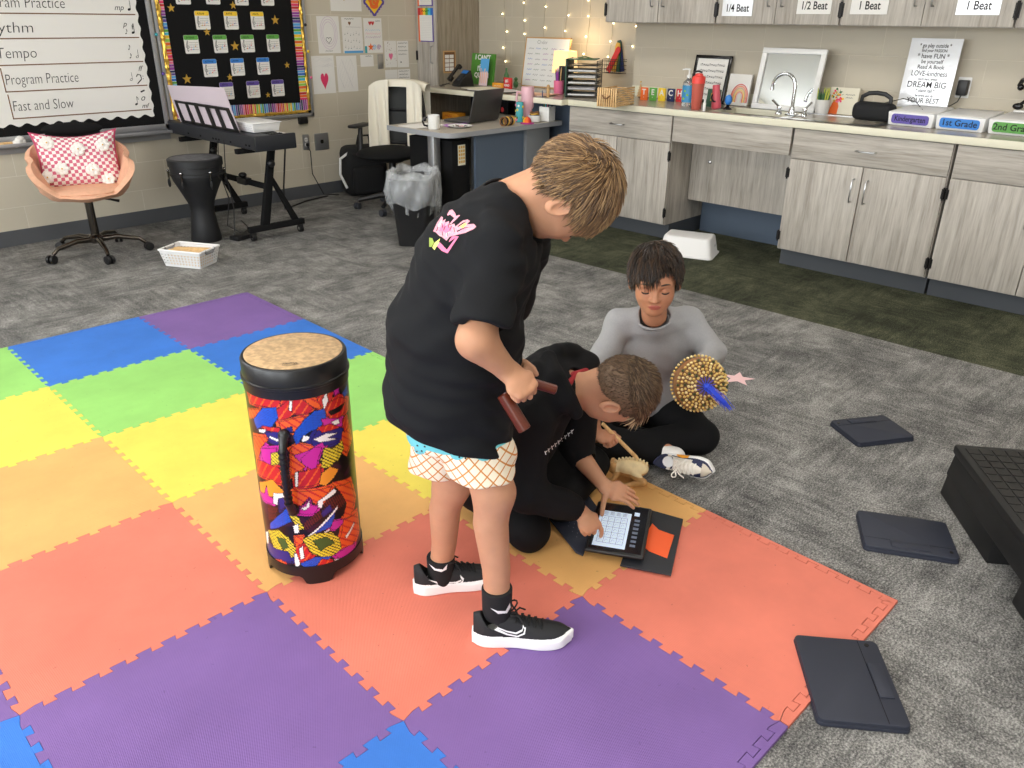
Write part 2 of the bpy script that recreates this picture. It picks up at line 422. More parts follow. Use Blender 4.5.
for k, c in dict(red=(206,48,52), orange=(240,110,40), yellow=(246,206,50), green=(96,170,70), blue=(48,110,200), purple=(96,74,160), violet=(150,60,160), pink=(236,120,160), teal=(70,170,180), gold=(214,168,70), brown=(120,80,46), skyblue=(90,170,226), navy=(34,46,92), hotpink=(232,62,110), lime=(150,210,80), cyan=(70,190,220), tan=(200,160,110), magenta=(196,60,150)).items(): mat(k, c, .6)
mat('label_purple', (98,84,170), .5); mat('label_blue', (52,130,214), .5); mat('label_green', (92,158,72), .5)
mat('gold_foil', (224,182,78), .35, .6)
mat('soap_blue', (70,160,216), .3, trans=.2); mat('clear_plastic', (235,240,242), .12, trans=.85); mat('tint_red', (236,120,104), .25, trans=.35); mat('coral', (238,74,66), .4); mat('rose_plastic', (228,98,112), .4); mat('pump_white', (238,238,236), .35)
mat('leaf_green', (66,110,66), .6); mat('leaf_tip', (196,200,84), .6); mat('pot_white', (228,226,222), .5); mat('book_green', (52,92,70), .6)
mat('speaker_fabric', (24,25,28), .8, bump=.6, bscale=900)
mat('bin_white', (238,238,238), .35)
mat('lamp_shade', (255,222,160), .7, emit=.55)
mat('sign_green', (74,134,44), .6); mat('peach', (240,190,160), .6)
mat('orange_yellow', (240,160,40), .6)
mat('fairy_bulb', (255,232,180), .4, emit=9); mat('fairy_wire', (150,140,118), .6)
mat('piano_body', (34,36,42), .42); mat('lilac_paper', (214,200,210), .7); mat('magenta_paper', (214,60,110), .6); mat('drum_shell_black', (26,27,30), .55); mat('drum_head_dark', (92,92,94), .7, var=.3, scale=25); mat('handle_grey', (150,150,152), .5)
mat('blush_fabric', (226,174,144), .85, var=.05, scale=40, bump=.2, bscale=500); mat('white_wool', (240,236,232), .95, bump=.5, bscale=300); mat('pillow_edge', (196,76,110), .9); mat('laptop_grey', (70,70,70), .35, .3); mat('violet_paper', (186,120,206), .7); mat('tumbler_pink', (232,184,196), .4)
mat('mesh_fabric', (50,52,52), .8); mat('cream_cloth', (236,230,214), .9, bump=.3, bscale=120); mat('black_fabric', (22,22,24), .85, bump=.4, bscale=200); mat('bin_black', (24,24,26), .5, bump=.15, bscale=300)
mat('liner_film', (232,236,240), .18, alpha=.30, spec=.8, bump=.9, bscale=30); mat('grip_grey', (196,192,184), .9, bump=.4, bscale=300); mat('case_navy', (38,42,56), .55, bump=.08, bscale=400); mat('star_pink', (236,196,198), .7)
mat('step_black', (20,20,21), .5, var=.2, scale=14); mat('step_grip', (34,32,30), .75, bump=.4, bscale=300)
mat('skin_fair', (192,141,110), .55, sss=.12, var=.04, scale=25, spec=.35); mat('skin_tan', (190,134,104), .55, sss=.12, var=.04, scale=25, spec=.35); mat('lip', (196,108,100), .5, sss=.1); mat('lip_tan', (176,96,84), .5, sss=.1)
for k_, c_, r_ in (('hair_blond',(128,98,66),.5),('hair_blond_light',(172,138,96),.5),('hair_blond_dark',(88,66,46),.5),('hair_dark',(50,36,27),.38),('hair_dark_b',(32,23,18),.38),('hair_dark_c',(84,62,44),.4),('hair_fade',(112,88,66),.6),('hair_fade_b',(84,66,50),.6),('hair_ash',(128,104,78),.5),('hair_ash_dark',(78,60,44),.5),('hair_tip',(214,190,150),.5)): mat(k_, c_, r_)
mat('tee_black', (20,21,24), .85, bump=.25, bscale=500, spec=.25); mat('hoodie_black', (19,19,21), .9, bump=.3, bscale=400, spec=.2); mat('hoodie_red', (150,30,38), .85); mat('pants_black', (16,16,18), .88, spec=.2); mat('sweat_grey', (156,156,158), .92, bump=.35, bscale=450, spec=.2, var=.03, scale=200); mat('sock_black', (20,20,22), .9); mat('sock_white', (232,230,228), .9)
mat('shoe_black', (24,25,28), .7, bump=.3, bscale=900); mat('sole_white', (240,240,240), .5); mat('lace_black', (16,16,17), .8); mat('lace_white', (236,232,224), .8); mat('print_pink', (236,138,170), .6, col2=(240,176,180), scale=220); mat('print_pink_b', (240,120,160), .6); mat('print_yellow', (236,232,120), .6); mat('print_green', (150,170,70), .6); mat('mark_white', (238,238,238), .5)
mat('leather_white', (226,220,210), .5); mat('navy_suede', (38,44,76), .75); mat('leather_cream', (206,196,180), .6); mat('teal_print', (110,196,206), .8); mat('tube_wood', (92,37,20), .32, spec=.4, var=.15, scale=40, stretch=(1,1,1)); mat('orange_mark', (240,160,40), .6)
def waffle():
    m, nt, b = nodes('waffle_cloth'); MATS['waffle_cloth'] = m; geo = nt.nodes.new('ShaderNodeNewGeometry'); v = mapping(nt, (1,1,1), (0,0,-PSI), src=geo.outputs['Position']); s = nt.nodes.new('ShaderNodeSeparateXYZ'); nt.links.new(v, s.inputs[0])
    z = math_node(nt, 'MULTIPLY', s.outputs[2], .95); outs = []
    for sg in (1, -1):
        q = math_node(nt, 'ADD', s.outputs[0], math_node(nt, 'MULTIPLY', z, sg)); q = math_node(nt, 'FRACT', math_node(nt, 'ADD', math_node(nt, 'MULTIPLY', q, 36), 40)); outs.append(math_node(nt, 'LESS_THAN', q, .15))
    f = math_node(nt, 'MAXIMUM', outs[0], outs[1]); nt.links.new(mixc(nt, f, lin((240,228,206)), lin((204,132,60))), b.inputs['Base Color']); b.inputs['Roughness'].default_value = .85
waffle()
# ================================================================ ROOM
XB, XF, YA = 5.45, 5.70, 6.10; X0, Y0, ZC = -3.6, -3.4, 2.9
b = MB(); b.box(X0, 3.965, Y0, YA, FL-.1, FL, 'carpet_grey'); b.box(3.965, 5.7, 4.75, YA, FL-.1, FL, 'carpet_grey'); struct('floor', b)
b = MB(); b.box(3.965, 5.7, Y0, 4.75, FL-.1, FL, 'carpet_green'); struct('floor_green', b)
b = MB(); WA = (-3.1, -.5, .95, 2.6)
b.box(X0, WA[0], YA, YA+.1, FL, ZC, 'block_wall_left'); b.box(WA[1], XF+.1, YA, YA+.1, FL, ZC, 'block_wall_left'); b.box(WA[0], WA[1], YA, YA+.1, FL, WA[2], 'block_wall_left'); b.box(WA[0], WA[1], YA, YA+.1, WA[3], ZC, 'block_wall_left'); struct('wall_left', b)
w = thing('window_4', None, None, (WA[0], YA+.05, WA[2])); w['kind'] = 'structure'; b = MB(); l, h = WA[1]-WA[0], WA[3]-WA[2]
for q in ((0,.05,0,h),(l-.05,l,0,h),(0,l,0,.05),(0,l,h-.05,h),(l/3-.02,l/3+.02,0,h),(2*l/3-.02,2*l/3+.02,0,h),(0,l,h*.6,h*.6+.04)): b.box(q[0],q[1],-.03,.03,q[2],q[3],'white_plastic')
b.obj('window_frame', w); b = MB(); b.box(.05,l-.05,-.004,.004,.05,h-.05,'glass_clear'); b.obj('window_pane', w)
b = MB(); b.box(XF, XF+.1, 3.86, YA, FL, ZC, 'block_wall_right'); struct('wall_right_corner', b); b = MB(); b.box(XB, XF+.1, Y0, 3.86, FL, ZC, 'block_wall_right'); struct('wall_right', b)
b = MB(); b.box(X0, XF+.1, Y0-.1, Y0, FL, ZC, 'wall_paint'); struct('wall_back', b)
# wall behind the photographer's left with three windows
WN = [(-2.2,-.4), (.4,2.2), (3.0,4.8)]; b = MB(); ys = Y0
for a, c in WN: b.box(X0-.1, X0, ys, a, FL, ZC, 'wall_paint'); b.box(X0-.1, X0, a, c, FL, .9, 'wall_paint'); b.box(X0-.1, X0, a, c, 2.4, ZC, 'wall_paint'); ys = c
b.box(X0-.1, X0, ys, YA, FL, ZC, 'wall_paint'); struct('wall_front', b)
for i, (a, c) in enumerate(WN):
    w = thing('window_%d' % (i+1), None, None, (X0-.05, a, .9)); w['kind'] = 'structure'
    b = MB(); h = 1.5; l = c-a
    for q in ((0,.05,0,h), (l-.05,l,0,h), (0,l,0,.05), (0,l,h-.05,h), (l/2-.02,l/2+.02,0,h)): b.box(-.03, .03, q[0], q[1], q[2], q[3], 'white_plastic')
    b.obj('window_frame', w)
    b = MB(); b.box(-.004, .004, .05, l-.05, .05, h-.05, 'glass_clear'); b.obj('window_pane', w)
b = MB(); b.box(X0, XF+.1, Y0, YA, ZC, ZC+.1, 'ceiling_tile'); struct('ceiling', b)
b = MB(); b.box(X0, 5.165, YA-.012, YA, FL, .092, 'baseboard'); struct('baseboard_left', b)
b = MB(); b.box(XB-.012, XB, 2.21, 3.03, FL, .10, 'baseboard'); struct('baseboard_right', b)
mat('lamp_panel', (255,250,242), .5, emit=7.5)
cl = None
for x in (-2.0, .6, 3.2):
    for y in (-1.9, .9, 3.7):
        if cl is None:
            cl = thing('ceiling_light', 'recessed rectangular ceiling light panel above the classroom', 'light', (x, y, ZC-.02), 0, 'ceiling light panels')
            b = MB()
            for q in ((-.32,.32,-.62,-.6), (-.32,.32,.6,.62), (-.32,-.3,-.6,.6), (.3,.32,-.6,.6)): b.box(*q, -.005, .02, 'white_plastic')
            b.obj('frame', cl); b = MB(); b.box(-.3, .3, -.6, .6, 0, .012, 'lamp_panel'); b.obj('diffuser', cl)
        else: dup(cl, (x, y, ZC-.02))
# ================================================================ WORKTOP AND CABINETS ALONG THE RIGHT WALL
b = MB(); CF = 4.80; SX0, SX1, SY0, SY1 = 4.87, 5.25, 2.30, 2.84
def slab(x0, x1, y0, y1):
    b.box(x0, x1, y0, y1, .889, .89, 'counter_top')
slab(CF, SX0, .2, 3.97); slab(SX1, XB-.002, .2, 3.85); slab(SX0, SX1, .2, SY0); slab(SX0, SX1, SY1, 3.97); slab(SX1, XB-.003, 3.85, 3.97)
b.box(CF, CF+.03, .2, 3.97, .848, .889, 'counter_edge', .003); b.box(CF+.03, SX0, .2, 3.97, .852, .889, 'counter_edge'); b.box(SX1, XB-.002, .2, 3.97, .852, .889, 'counter_edge')
b.box(SX0, SX1, .2, SY0, .852, .889, 'counter_edge'); b.box(SX0, SX1, SY1, 3.97, .852, .889, 'counter_edge')
b.box(XB-.02, XB-.002, .2, 3.85, .89, .966, 'counter_edge', .003)
tag(b.obj('worktop'), 'long stone-coloured worktop with cream edge running along the right wall', 'countertop')
b = MB(); b.box(4.73, 4.76, 3.971, 5.56, .85, .889, 'counter_edge', .003); b.box(4.76, XF-.002, 3.971, 5.56, .852, .889, 'counter_edge'); b.box(4.73, XF-.002, 3.971, 5.56, .889, .89, 'counter_top'); b.box(XB, XF-.002, 3.862, 3.971, .852, .89, 'counter_top'); tag(b.obj('desk_worktop'), 'stone-coloured worktop of the teacher corner, carrying phone, lamp and letter tray', 'countertop')
def pull(parent, M, l=.11):
    q = MB(); q.tube([(-l/2,0,0),(-l/2,0,-.028),(-l/2+.012,0,-.034),(l/2-.012,0,-.034),(l/2,0,-.028),(l/2,0,0)], .0045, 'steel_brushed', 8)
    q.M = None; v = [tuple(M @ Vector(p)) for p in q.v]; q.v = v; q.obj('handle', parent)
# local cabinet frame: front plane x = 0 (towards room = -x), y = 0 at its left end as seen (larger y), width runs to -y
def MX(y, z, rot=0): return T(0, y, z) @ Matrix(((0,0,1,0),(1,0,0,0),(0,1,0,0),(0,0,0,1))) @ RZ(rot)
def hinge(parent, y, z, l=.07):
    q = MB(); q.cyl((-.006, y, z-l/2), (-.006, y, z+l/2), .0055, None, 'dark_metal', 8); q.box(-.003, .001, y-.012, y+.012, z-l/2+.008, z+l/2-.008, 'dark_metal'); q.obj('hinge', parent)
def base_unit(y1, w, label, door_pull=True, hl=True):
    t = thing('base_cabinet', label, 'cabinet', (4.82, y1, 0), 0, 'base cabinets under the worktop')
    b = MB(); b.box(.02, .62, -w+.002, -.002, .10, .848, 'laminate_vertical'); b.obj('body', t)
    b = MB(); b.box(.075, .60, -w+.002, -.002, FL, .0995, 'toe_kick'); b.obj('toe_kick', t)
    b = MB(); b.box(0, .019, -w+.006, -.006, .672, .842, 'laminate_horizontal', .0015); d = b.obj('drawer', t); pull(d, MX(-w/2, .755))
    h = w/2
    for i in (0, 1):
        b = MB(); y0, yy = (-h+.003, -.006) if i == 0 else (-w+.006, -h-.003)
        b.box(0, .019, y0, yy, .108, .666, 'laminate_vertical', .0015); d = b.obj('door', t)
        if door_pull: pull(d, MX(-h+.04 if i == 0 else -h-.04, .53, PI/2), .13)
        hy = -.002 if i == 0 else -w+.002
        if i == 0 or hl: hinge(d, hy, .58); hinge(d, hy, .19)
    return t
base_unit(3.97, .905, 'grey wood-grain base cabinet under the wooden box, left of the knee space', door_pull=False)
base_unit(2.205, .91, 'grey wood-grain base cabinet with two full doors, right of the sink knee space')
base_unit(1.285, .91, 'grey wood-grain base cabinet cut by the right edge of the photo', door_pull=True)
b = MB(); b.box(4.82, 4.84, 2.215, 3.058, .682, .846, 'laminate_horizontal', .0015); tag(b.obj('sink_apron'), 'horizontal wood-grain front panel below the sink', 'panel')
t = thing('modesty_panel', 'upright wood-grain panel hiding the pipes under the sink', 'panel', (5.10, 2.21, 0))
b = MB(); b.box(0, .019, .005, .848, .25, .846, 'laminate_vertical', .001); b.obj('panel', t)
b = MB(); b.lathe([(0,.0),(.012,.0),(.012,.008),(.004,.012),(0,.012)], 'steel_brushed', T(-.0, .70, .53) @ RY(-PI/2), 12); b.obj('key_lock', t)
b = MB(); b.box(5.30, 5.32, 2.225, 3.05, FL, .84, 'slate_blue'); tag(b.obj('back_panel'), 'blue-grey back panel low in the knee space', 'panel')
# upper cabinets
def upper_unit(y1, w, label, pulls=True):
    t = thing('wall_cabinet', label, 'cabinet', (5.12, y1, 1.41), 0, 'wall cabinets above the worktop')
    b = MB(); b.box(.02, .325, -w+.002, -.002, 0, .75, 'laminate_vertical'); b.obj('body', t); h = w/2
    for i in (0, 1):
        b = MB(); y0, yy = (-h+.002, -.004) if i == 0 else (-w+.004, -h-.002)
        b.box(0, .019, y0, yy, .004, .746, 'laminate_vertical', .0015); d = b.obj('door', t)
        pull(d, MX(-h+.045 if i == 0 else -h-.045, .17, PI/2), .13)
        hinge(d, -.002 if i == 0 else -w+.002, .085, .09)
    return t
for y1, w, l in ((3.91,.91,'wall cabinet with plain doors, left end of the row of uppers'), (2.995,.83,'wall cabinet with the quarter-beat and half-beat signs on its doors'), (2.162,.93,'wall cabinet with the two one-beat signs on its doors'), (1.23,.93,'wall cabinet at the far right edge of the photo')):
    upper_unit(y1, w, l)
# signs on the upper doors
def beat_sign(y, txt, col, label, z0=1.475, w=.215, plastic=False):
    t = thing('beat_sign', label, 'sign', (5.117, y, z0), 0, 'beat signs taped to the wall cabinets')
    b = MB(); M = MWALL_B(0, 0, 0)
    b.box(-w/2, w/2, 0, .28, 0, .002, 'white_paper' if not plastic else 'sheet_glossy', 0, M)
    b.text(txt, .062, 'ink', M @ T(0, .045, .0026), bold=.001, sx=.8)
    b.box(-w*.36, w*.34, .10, .235, .0022, .0026, 'ink', 0, M); b.box(-w*.34, w*.32, .107, .228, .0026, .003, col, 0, M)
    b.obj('paper', t)
mat('sheet_glossy', (232,234,238), .12, bump=.6, bscale=25, coat=.5)
beat_sign(2.845, '1/4 Beat', 'blue', 'crinkled white 1/4 Beat sign with a blue box on a wall cabinet', 1.458, plastic=True)
beat_sign(2.332, '1/2 Beat', 'blue', 'white 1/2 Beat sign with a blue box on a wall cabinet', 1.472)
beat_sign(2.0, '1 Beat', 'green', 'matte white 1 Beat sign, left of the two one-beat signs', 1.472)
beat_sign(1.42, '1 Beat', 'green', 'glossy plastic-covered 1 Beat sign, rightmost beat sign', 1.472, plastic=True)
# ---------------------------------------------------------------- sink, tap
t = thing('sink', 'stainless steel drop-in sink basin in the worktop', 'sink', (SX0, SY0, .89))
b = MB(); w, l = SX1-SX0, SY1-SY0
def ring(x0, x1, y0, y1, z): return [(x0,y0,z),(x1,y0,z),(x1,y1,z),(x0,y1,z)]
R0 = ring(-.03, w+.03, -l-.03, .03, .003); R1 = ring(.012, w-.012, -l+.012, -.012, .004); R2 = ring(.03, w-.03, -l+.03, -.03, -.15)
vs = R0+R1+R2; fs = [(i,(i+1)%4,4+(i+1)%4,4+i) for i in range(4)]+[(4+i,4+(i+1)%4,8+(i+1)%4,8+i) for i in range(4)]+[(8,9,10,11)]
b.add(vs, fs, 'steel_brushed'); b.obj('basin', t, sharp=20); b = MB(); b.lathe([(.001,0),(.035,0),(.03,.004),(.001,.004)], 'chrome', T(w/2,-l/2,-.149), 16); b.obj('drain', t)
t = thing('faucet', 'chrome gooseneck tap with two lever handles behind the sink', 'tap', (5.02, 2.33, .8945))
b = MB(); b.box(-.03, .03, -.03, .03, 0, .012, 'chrome', .004); b.lathe([(.024,.01),(.018,.03),(.014,.05)], 'chrome', None, 16)
pts = [(0,0,.04),(0,0,.165)]+[(0-.0*i, .075-.075*math.cos(a), .165+.075*math.sin(a)) for i, a in enumerate([PI*k/10 for k in range(1,11)])]+[(0,.15,.14)]
b.tube(pts, [.011]*(len(pts)-1)+[.012], 'chrome', 12); b.obj('spout', t)
for s_, yy in ((-1,-.085),(1,.085)):
    b = MB(); b.lathe([(.024,0),(.02,.012),(.012,.02),(.012,.034),(.016,.038),(.014,.046),(.0,.048)], 'chrome', T(0,yy,0), 14); b.tube([(0,yy,.04),(-.01,yy+s_*.02,.062),(-.02,yy+s_*.045,.085)], [.007,.006,.007], 'chrome', 8); b.obj('lever', t)
# ================================================================ LEFT WALL: BOARDS AND PAPERS
def wavy(x0, x1, z, amp, period, n=8):    # scallops
    k = max(2, int(abs(x1-x0)/period*n)); return [(x0+(x1-x0)*i/k, z+amp*math.cos(2*PI*(x0+(x1-x0)*i/k)/period)) for i in range(k+1)]
t = thing('agenda_board', 'large wall board with scalloped white lining, black border and aluminium frame', 'board', (0.9, YA, .66))
b = MB(); w, h = 1.83, 1.3
b.box(0, w, -.012, -.002, 0, h, 'black_matte'); b.obj('backing', t)
b = MB()
for q in ((0,w,0,.035),(0,w,h-.03,h),(0,.03,0,h),(w-.03,w,0,h)): b.box(q[0], q[1], -.022, -.012, q[2], q[3], 'alu_frame', .002)
b.box(0, w, -.014, -.0125, .035, .062, 'black_matte'); b.obj('frame', t)
b = MB(); pts = wavy(.03, 1.735, .100, .010, .098, 10)+[(1.735+.006*math.cos(2*PI*z/.085), z) for z in np.linspace(.12, h-.03, 110)]+[(.03, h-.03)]
b.prism(pts, .0125, .0145, 'white_paper', MWALL_A(0, 0, 0)); b.obj('lining', t)
ST = [1.556, 1.412, 1.270, 1.114, .956]; ST2 = [1.420, 1.274, 1.118, .960, .795]
words = [('Program Practice', 1.635), ('Rhythm', 1.625), ('Tempo', 1.695), ('Program Practice', 1.70), ('Fast and Slow', 1.715)]
def note(b, x, y, s, up=True, flag=0, hollow=False, m='ink', M=None, fl=1):
    e = [(x+s*.5*math.cos(a)*1.0, y+s*.36*math.sin(a)+s*.12*math.cos(a)) for a in [2*PI*i/12 for i in range(12)]]
    if hollow: b.stroke(e+[e[0]], s*.16, m, M)
    else: b.poly([(p[0], p[1], 0) for p in e], m, M)
    sx = x+s*.45 if up else x-s*.45; ey = y+s*2.6*(1 if up else -1); b.stroke([(sx, y), (sx, ey)], s*.14, m, M)
    for k in range(flag): b.stroke([(sx, ey-k*s*.5), (sx+s*.5*fl, ey-s*.7-k*s*.5), (sx+s*.35*fl, ey-s*1.2-k*s*.5)], s*.2, m, M)
def treble(b, x, y, s, m='ink', M=None):
    p = [(0,-1.5),(.25,-1.8),(-.1,-2),(-.35,-1.7),(.1,1.6),(.3,2.2),(.05,2.5),(-.2,1.8),(-.6,.6),(-.7,-.3),(-.2,-.9),(.5,-.6),(.5,.1),(0,.35),(-.3,0)]
    b.stroke([(x+q[0]*s, y+q[1]*s) for q in p], s*.2, m, M)
fresh = {}
for i in range(5):
    top, bot = ST[i]-.004, ST2[i]+.004; hgt = top-bot
    x0 = .93 if i < 3 else 1.70+.006*(i-3)
    lb = ['topmost sentence strip reading Program Practice on the agenda board', 'sentence strip reading Rhythm, second row of the agenda board', 'sentence strip reading Tempo in the middle row of the agenda board', 'sentence strip reading Program Practice just above the Fast and Slow strip', 'sentence strip reading Fast and Slow, lowest on the agenda board'][i]
    t = thing('sentence_strip', lb, 'sign', (x0, YA-.0148, bot), 0, 'sentence strips on the agenda board')
    b = MB(); L_ = 2.622-x0; M = MWALL_A(0, 0, 0); e = wavy(0, hgt, L_, .005, .05); pts = [(0,0)]+[(p[1], p[0]) for p in e]+[(0,hgt)]
    b.prism(pts, 0, .0015, 'white_paper', M); b.box(0, L_-.004, 0, .007, .0015, .0022, 'brown', 0, M)
    if i >= 3: b.box(0, .007, 0, hgt, .0015, .0022, 'brown', 0, M)
    Mt = M @ T(0, 0, .0026); b.text(words[i][0], .092, 'ink', Mt @ T(max(words[i][1]-x0, .01), hgt*.5, 0), 'LEFT', bold=-.0012, shear=.12, sx=[.83,1.12,.9,.70,.74][i])
    xr = L_-.06; s = .022
    if i == 0: b.text('mp', .05, 'ink', Mt @ T(xr-.05, hgt*.35, 0), shear=.4); note(b, xr+.02, .035, s, M=Mt)
    if i == 1: b.text('p', .05, 'ink', Mt @ T(xr-.03, hgt*.68, 0), shear=.4); note(b, xr+.02, .035, s, flag=2, M=Mt, fl=-1); note(b, xr-.03, .03, .011, flag=2, M=Mt)
    if i == 2: note(b, xr+.02, .035, .018, hollow=True, M=Mt); note(b, xr-.03, .085, .011, flag=2, M=Mt); note(b, xr-.03, .03, .011, flag=2, M=Mt)
    if i == 3:
        b.text('ff', .05, 'ink', Mt @ T(xr+.02, hgt*.78, 0), shear=.4); note(b, xr-.05, .045, .018, hollow=True, M=Mt)
        b.stroke([(xr-.012,.062),(xr,.078),(xr+.02,.072),(xr+.022,.045),(xr-.012,.015)], .007, 'ink', Mt); b.text(':', .05, 'ink', Mt @ T(xr+.035, .06, 0))
    if i == 4: note(b, xr-.045, .045, .02, flag=1, M=Mt); b.text('o', .06, 'ink', Mt @ T(xr+.005, .085, 0), shear=.4); b.text('mf', .045, 'ink', Mt @ T(xr+.012, .03, 0), shear=.4); b.stroke([(xr, .125),(xr+.03,.135)], .01, 'ink', Mt)
    b.obj('card', t)
b = MB(); b.box(.9, 2.73, YA-.075, YA-.001, .634, .640, 'alu_frame'); b.box(.9, 2.73, YA-.078, YA-.072, .634, .656, 'alu_frame', .002); b.box(.9, 2.73, YA-.012, YA-.001, .586, .658, 'alu_frame')
tag(b.obj('board_tray'), 'aluminium marker tray below the agenda board', 'tray')
t = thing('mallet', 'wooden mallet with a fuzzy white head lying on the marker tray', 'mallet', (1.40, YA-.045, .655))
b = MB(); b.cyl((0,0,0), (.26,0,0), .011, .013, 'light_wood', 12); b.obj('handle', t)
b = MB(); 
for k in range(7): b.ball((.30+.02*math.cos(k*.9), .012*math.sin(k*2.1), .006+.014*math.sin(k*1.3)), .024, 'white_paper', n=10, k=6)
b.obj('fuzzy_head', t)
# ---- star board
SX, SZ = 2.745, .66; SW, SH = 1.245, 1.3
t = thing('display_board', 'framed display board with a rainbow striped border, gold crepe trim and black centre', 'board', (SX, YA, SZ))
b = MB()
for q in ((0,SW,0,.028),(0,SW,SH-.02,SH),(0,.022,0,SH),(SW-.022,SW,0,SH)): b.box(q[0], q[1], -.024, -.001, q[2], q[3], 'alu_frame', .002)
b.obj('frame', t)
b = MB(); b.box(.02, SW-.02, -.010, -.002, .026, SH-.02, 'black_matte'); b.obj('backing', t)
rb = ['red','orange','yellow','lime','cyan','blue','purple','violet','pink','white_paper']
b = MB(); px0, px1, pz0 = .085, 1.13, .125; x = .03; i = 0
seqs = ['violet','pink','red','hotpink','orange','red','yellow','orange','lime','yellow','cyan','green','blue','skyblue','purple','navy','violet']
while x < 1.195:
    wd = .011+.006*random.random(); b.box(x, x+wd, -.0125, -.0105, .045, pz0+.01, seqs[i%17]); b.box(x+wd, x+wd+.003, -.0125, -.0105, .045, pz0+.01, 'white_paper'); x += wd+.003; i += 1
z = .135; i = 0
while z < SH-.03:
    wd = .015+.006*random.random()
    for (a, c) in ((.03, .095), (1.12, 1.195)): b.box(a, c, -.0125, -.0105, z, z+wd, seqs[(i*1+3)%17]); b.box(a, c, -.0125, -.0105, z+wd, z+wd+.003, 'white_paper')
    z += wd+.003; i += 1
b.obj('rainbow_border', t)
b = MB(); b.prism([(px0+.01,pz0+.02),(px1-.003,pz0-.012),(px1-.003,SH-.03),(px0-.0,SH-.03)], .013, .0145, 'black_matte', MWALL_A(0,0,0)); b.obj('black_panel', t)
b = MB(); rs = random.Random(3)
def crepe(p0, p1, wd, n):
    pts = []
    for i in range(n+1):
        f = i/n; x = p0[0]+(p1[0]-p0[0])*f; z = p0[1]+(p1[1]-p0[1])*f; pts.append((x, z))
    dx, dz = (p1[0]-p0[0]), (p1[1]-p0[1]); l = math.hypot(dx, dz); nx, nz = -dz/l, dx/l; vs = []; fs = []
    for i, (x, z) in enumerate(pts):
        for k in range(5):
            f = (k-2)/2; ww = wd*(.7+.6*rs.random()) if abs(f) == 1 else wd
            vs.append((x+nx*f*ww/2, -.016-.018*rs.random()*(1 if abs(f) < 1 else .4), z+nz*f*ww/2))
    for i in range(n):
        for k in range(4): a = i*5+k; fs.append((a, a+1, a+6, a+5))
    b.add(vs, fs, 'gold_foil')
crepe((.040, 1.25), (.040, .06), .034, 60); crepe((.05, .043), (1.19, .043), .024, 60); crepe((1.205, .05), (1.205, 1.25), .024, 60)
o = b.obj('gold_trim', t, sharp=10)
def card(x, z, hd, label, cols):
    t = thing('staff_card', label, 'card', (x, YA-.0150, z), 0, 'music staff cards on the display board')
    b = MB(); M = MWALL_A(0,0,0); w, h = .112, .125
    b.prism([(p[0]+w/2, p[1]-h/2) for p in rrect(w, h, .01)], 0, .001, 'white_paper', M)
    b.prism([(p[0]+w/2, p[1]-.0165) for p in rrect(w-.002, .031, .009)], .001, .0014, hd, M)
    Mt = M @ T(0, 0, .0018); r = random.Random(int(x*1000+z*777))
    pts = [(.02+.006*k, -.017+(.008 if k%2 else -.007)*(.5+r.random()*.6)) for k in range(int(9+r.random()*4))]; b.stroke(pts, .0046, 'ink', Mt)
    for k in range(4): b.stroke([(.035, -.05-.016*k), (.104, -.05-.016*k)], .0016, 'ink_faint', Mt)
    treble(b, .024, -.076, .0165, 'ink', Mt)
    for k in range(3): note(b, .045+.018*k+r.random()*.006, -.098+.013*k*r.random(), .010, up=True, m=cols[k%len(cols)], M=Mt)
    b.obj('card_face', t)
hc = lambda: random.sample(['orange','pink','skyblue','red','gold','purple'], 3)
for i, (x, z) in enumerate(((2.925,1.622),(3.155,1.626),(3.387,1.623),(3.608,1.625))): card(x, z, 'red', 'white staff card cut by the top edge of the photo, %s in its row' % ['first','second','third','fourth'][i], hc())
for i, x in enumerate((3.051,3.280,3.502)): card(x, 1.456, 'yellow', 'white staff card with a yellow header, %s' % ['left','middle','right'][i], hc())
for i, x in enumerate((2.941,3.168,3.395,3.618)): card(x, 1.294, 'green', 'white staff card with a green header, %s in its row' % ['leftmost','second from left','third from left','rightmost'][i], hc())
for i, x in enumerate((3.060,3.286,3.508)): card(x, 1.128, 'label_blue', 'white staff card with a blue header, %s' % ['left','middle','right'][i], hc())
for i, x in enumerate((3.171,3.397,3.618)): card(x, .960, 'purple', 'white staff card with a purple header, %s' % ['left','middle','right'][i], hc())
sl = ['near the upper left corner of the black panel','above the second yellow-headed card','right of the yellow-headed cards','between the yellow and green rows on the left','between the two middle green-headed cards','right of the blue-headed cards','below the blue-headed cards','at the lower left above the keyboard poster','between the purple-headed cards at the right']
for (x, z, r), l in zip(((2.882,1.472,.030),(3.367,1.497,.028),(3.712,1.398,.036),(3.129,1.314,.027),(3.341,1.215,.036),(3.778,1.067,.026),(3.265,.995,.026),(2.921,.995,.036),(3.576,.850,.022)), sl):
    b = MB(); b.prism(star_pts(r), 0, .003, 'gold_foil', MWALL_A(0,0,0)); tag(b.obj('foil_star', loc=(x, YA-.0155, z)), 'small gold foil star '+l, 'star', 'gold stars on the display board')
for (x, z, c, l) in ((2.737,1.30,'teal','round teal magnet on the frame between the two boards'),(2.74,1.04,'purple','round dark purple magnet between the two boards'),(3.975,1.365,'black_plastic','round black magnet on the right frame of the display board'),(3.980,1.165,'yellow','round yellow magnet on the right frame of the display board'),(3.985,.965,'pink','round pink magnet on the right frame of the display board')):
    b = MB(); b.ball((0, -.008, 0), (.012,.009,.012), c, n=12, k=8); tag(b.obj('magnet', loc=(x, YA-.024, z)), l, 'magnet', 'round magnets on the board frames')
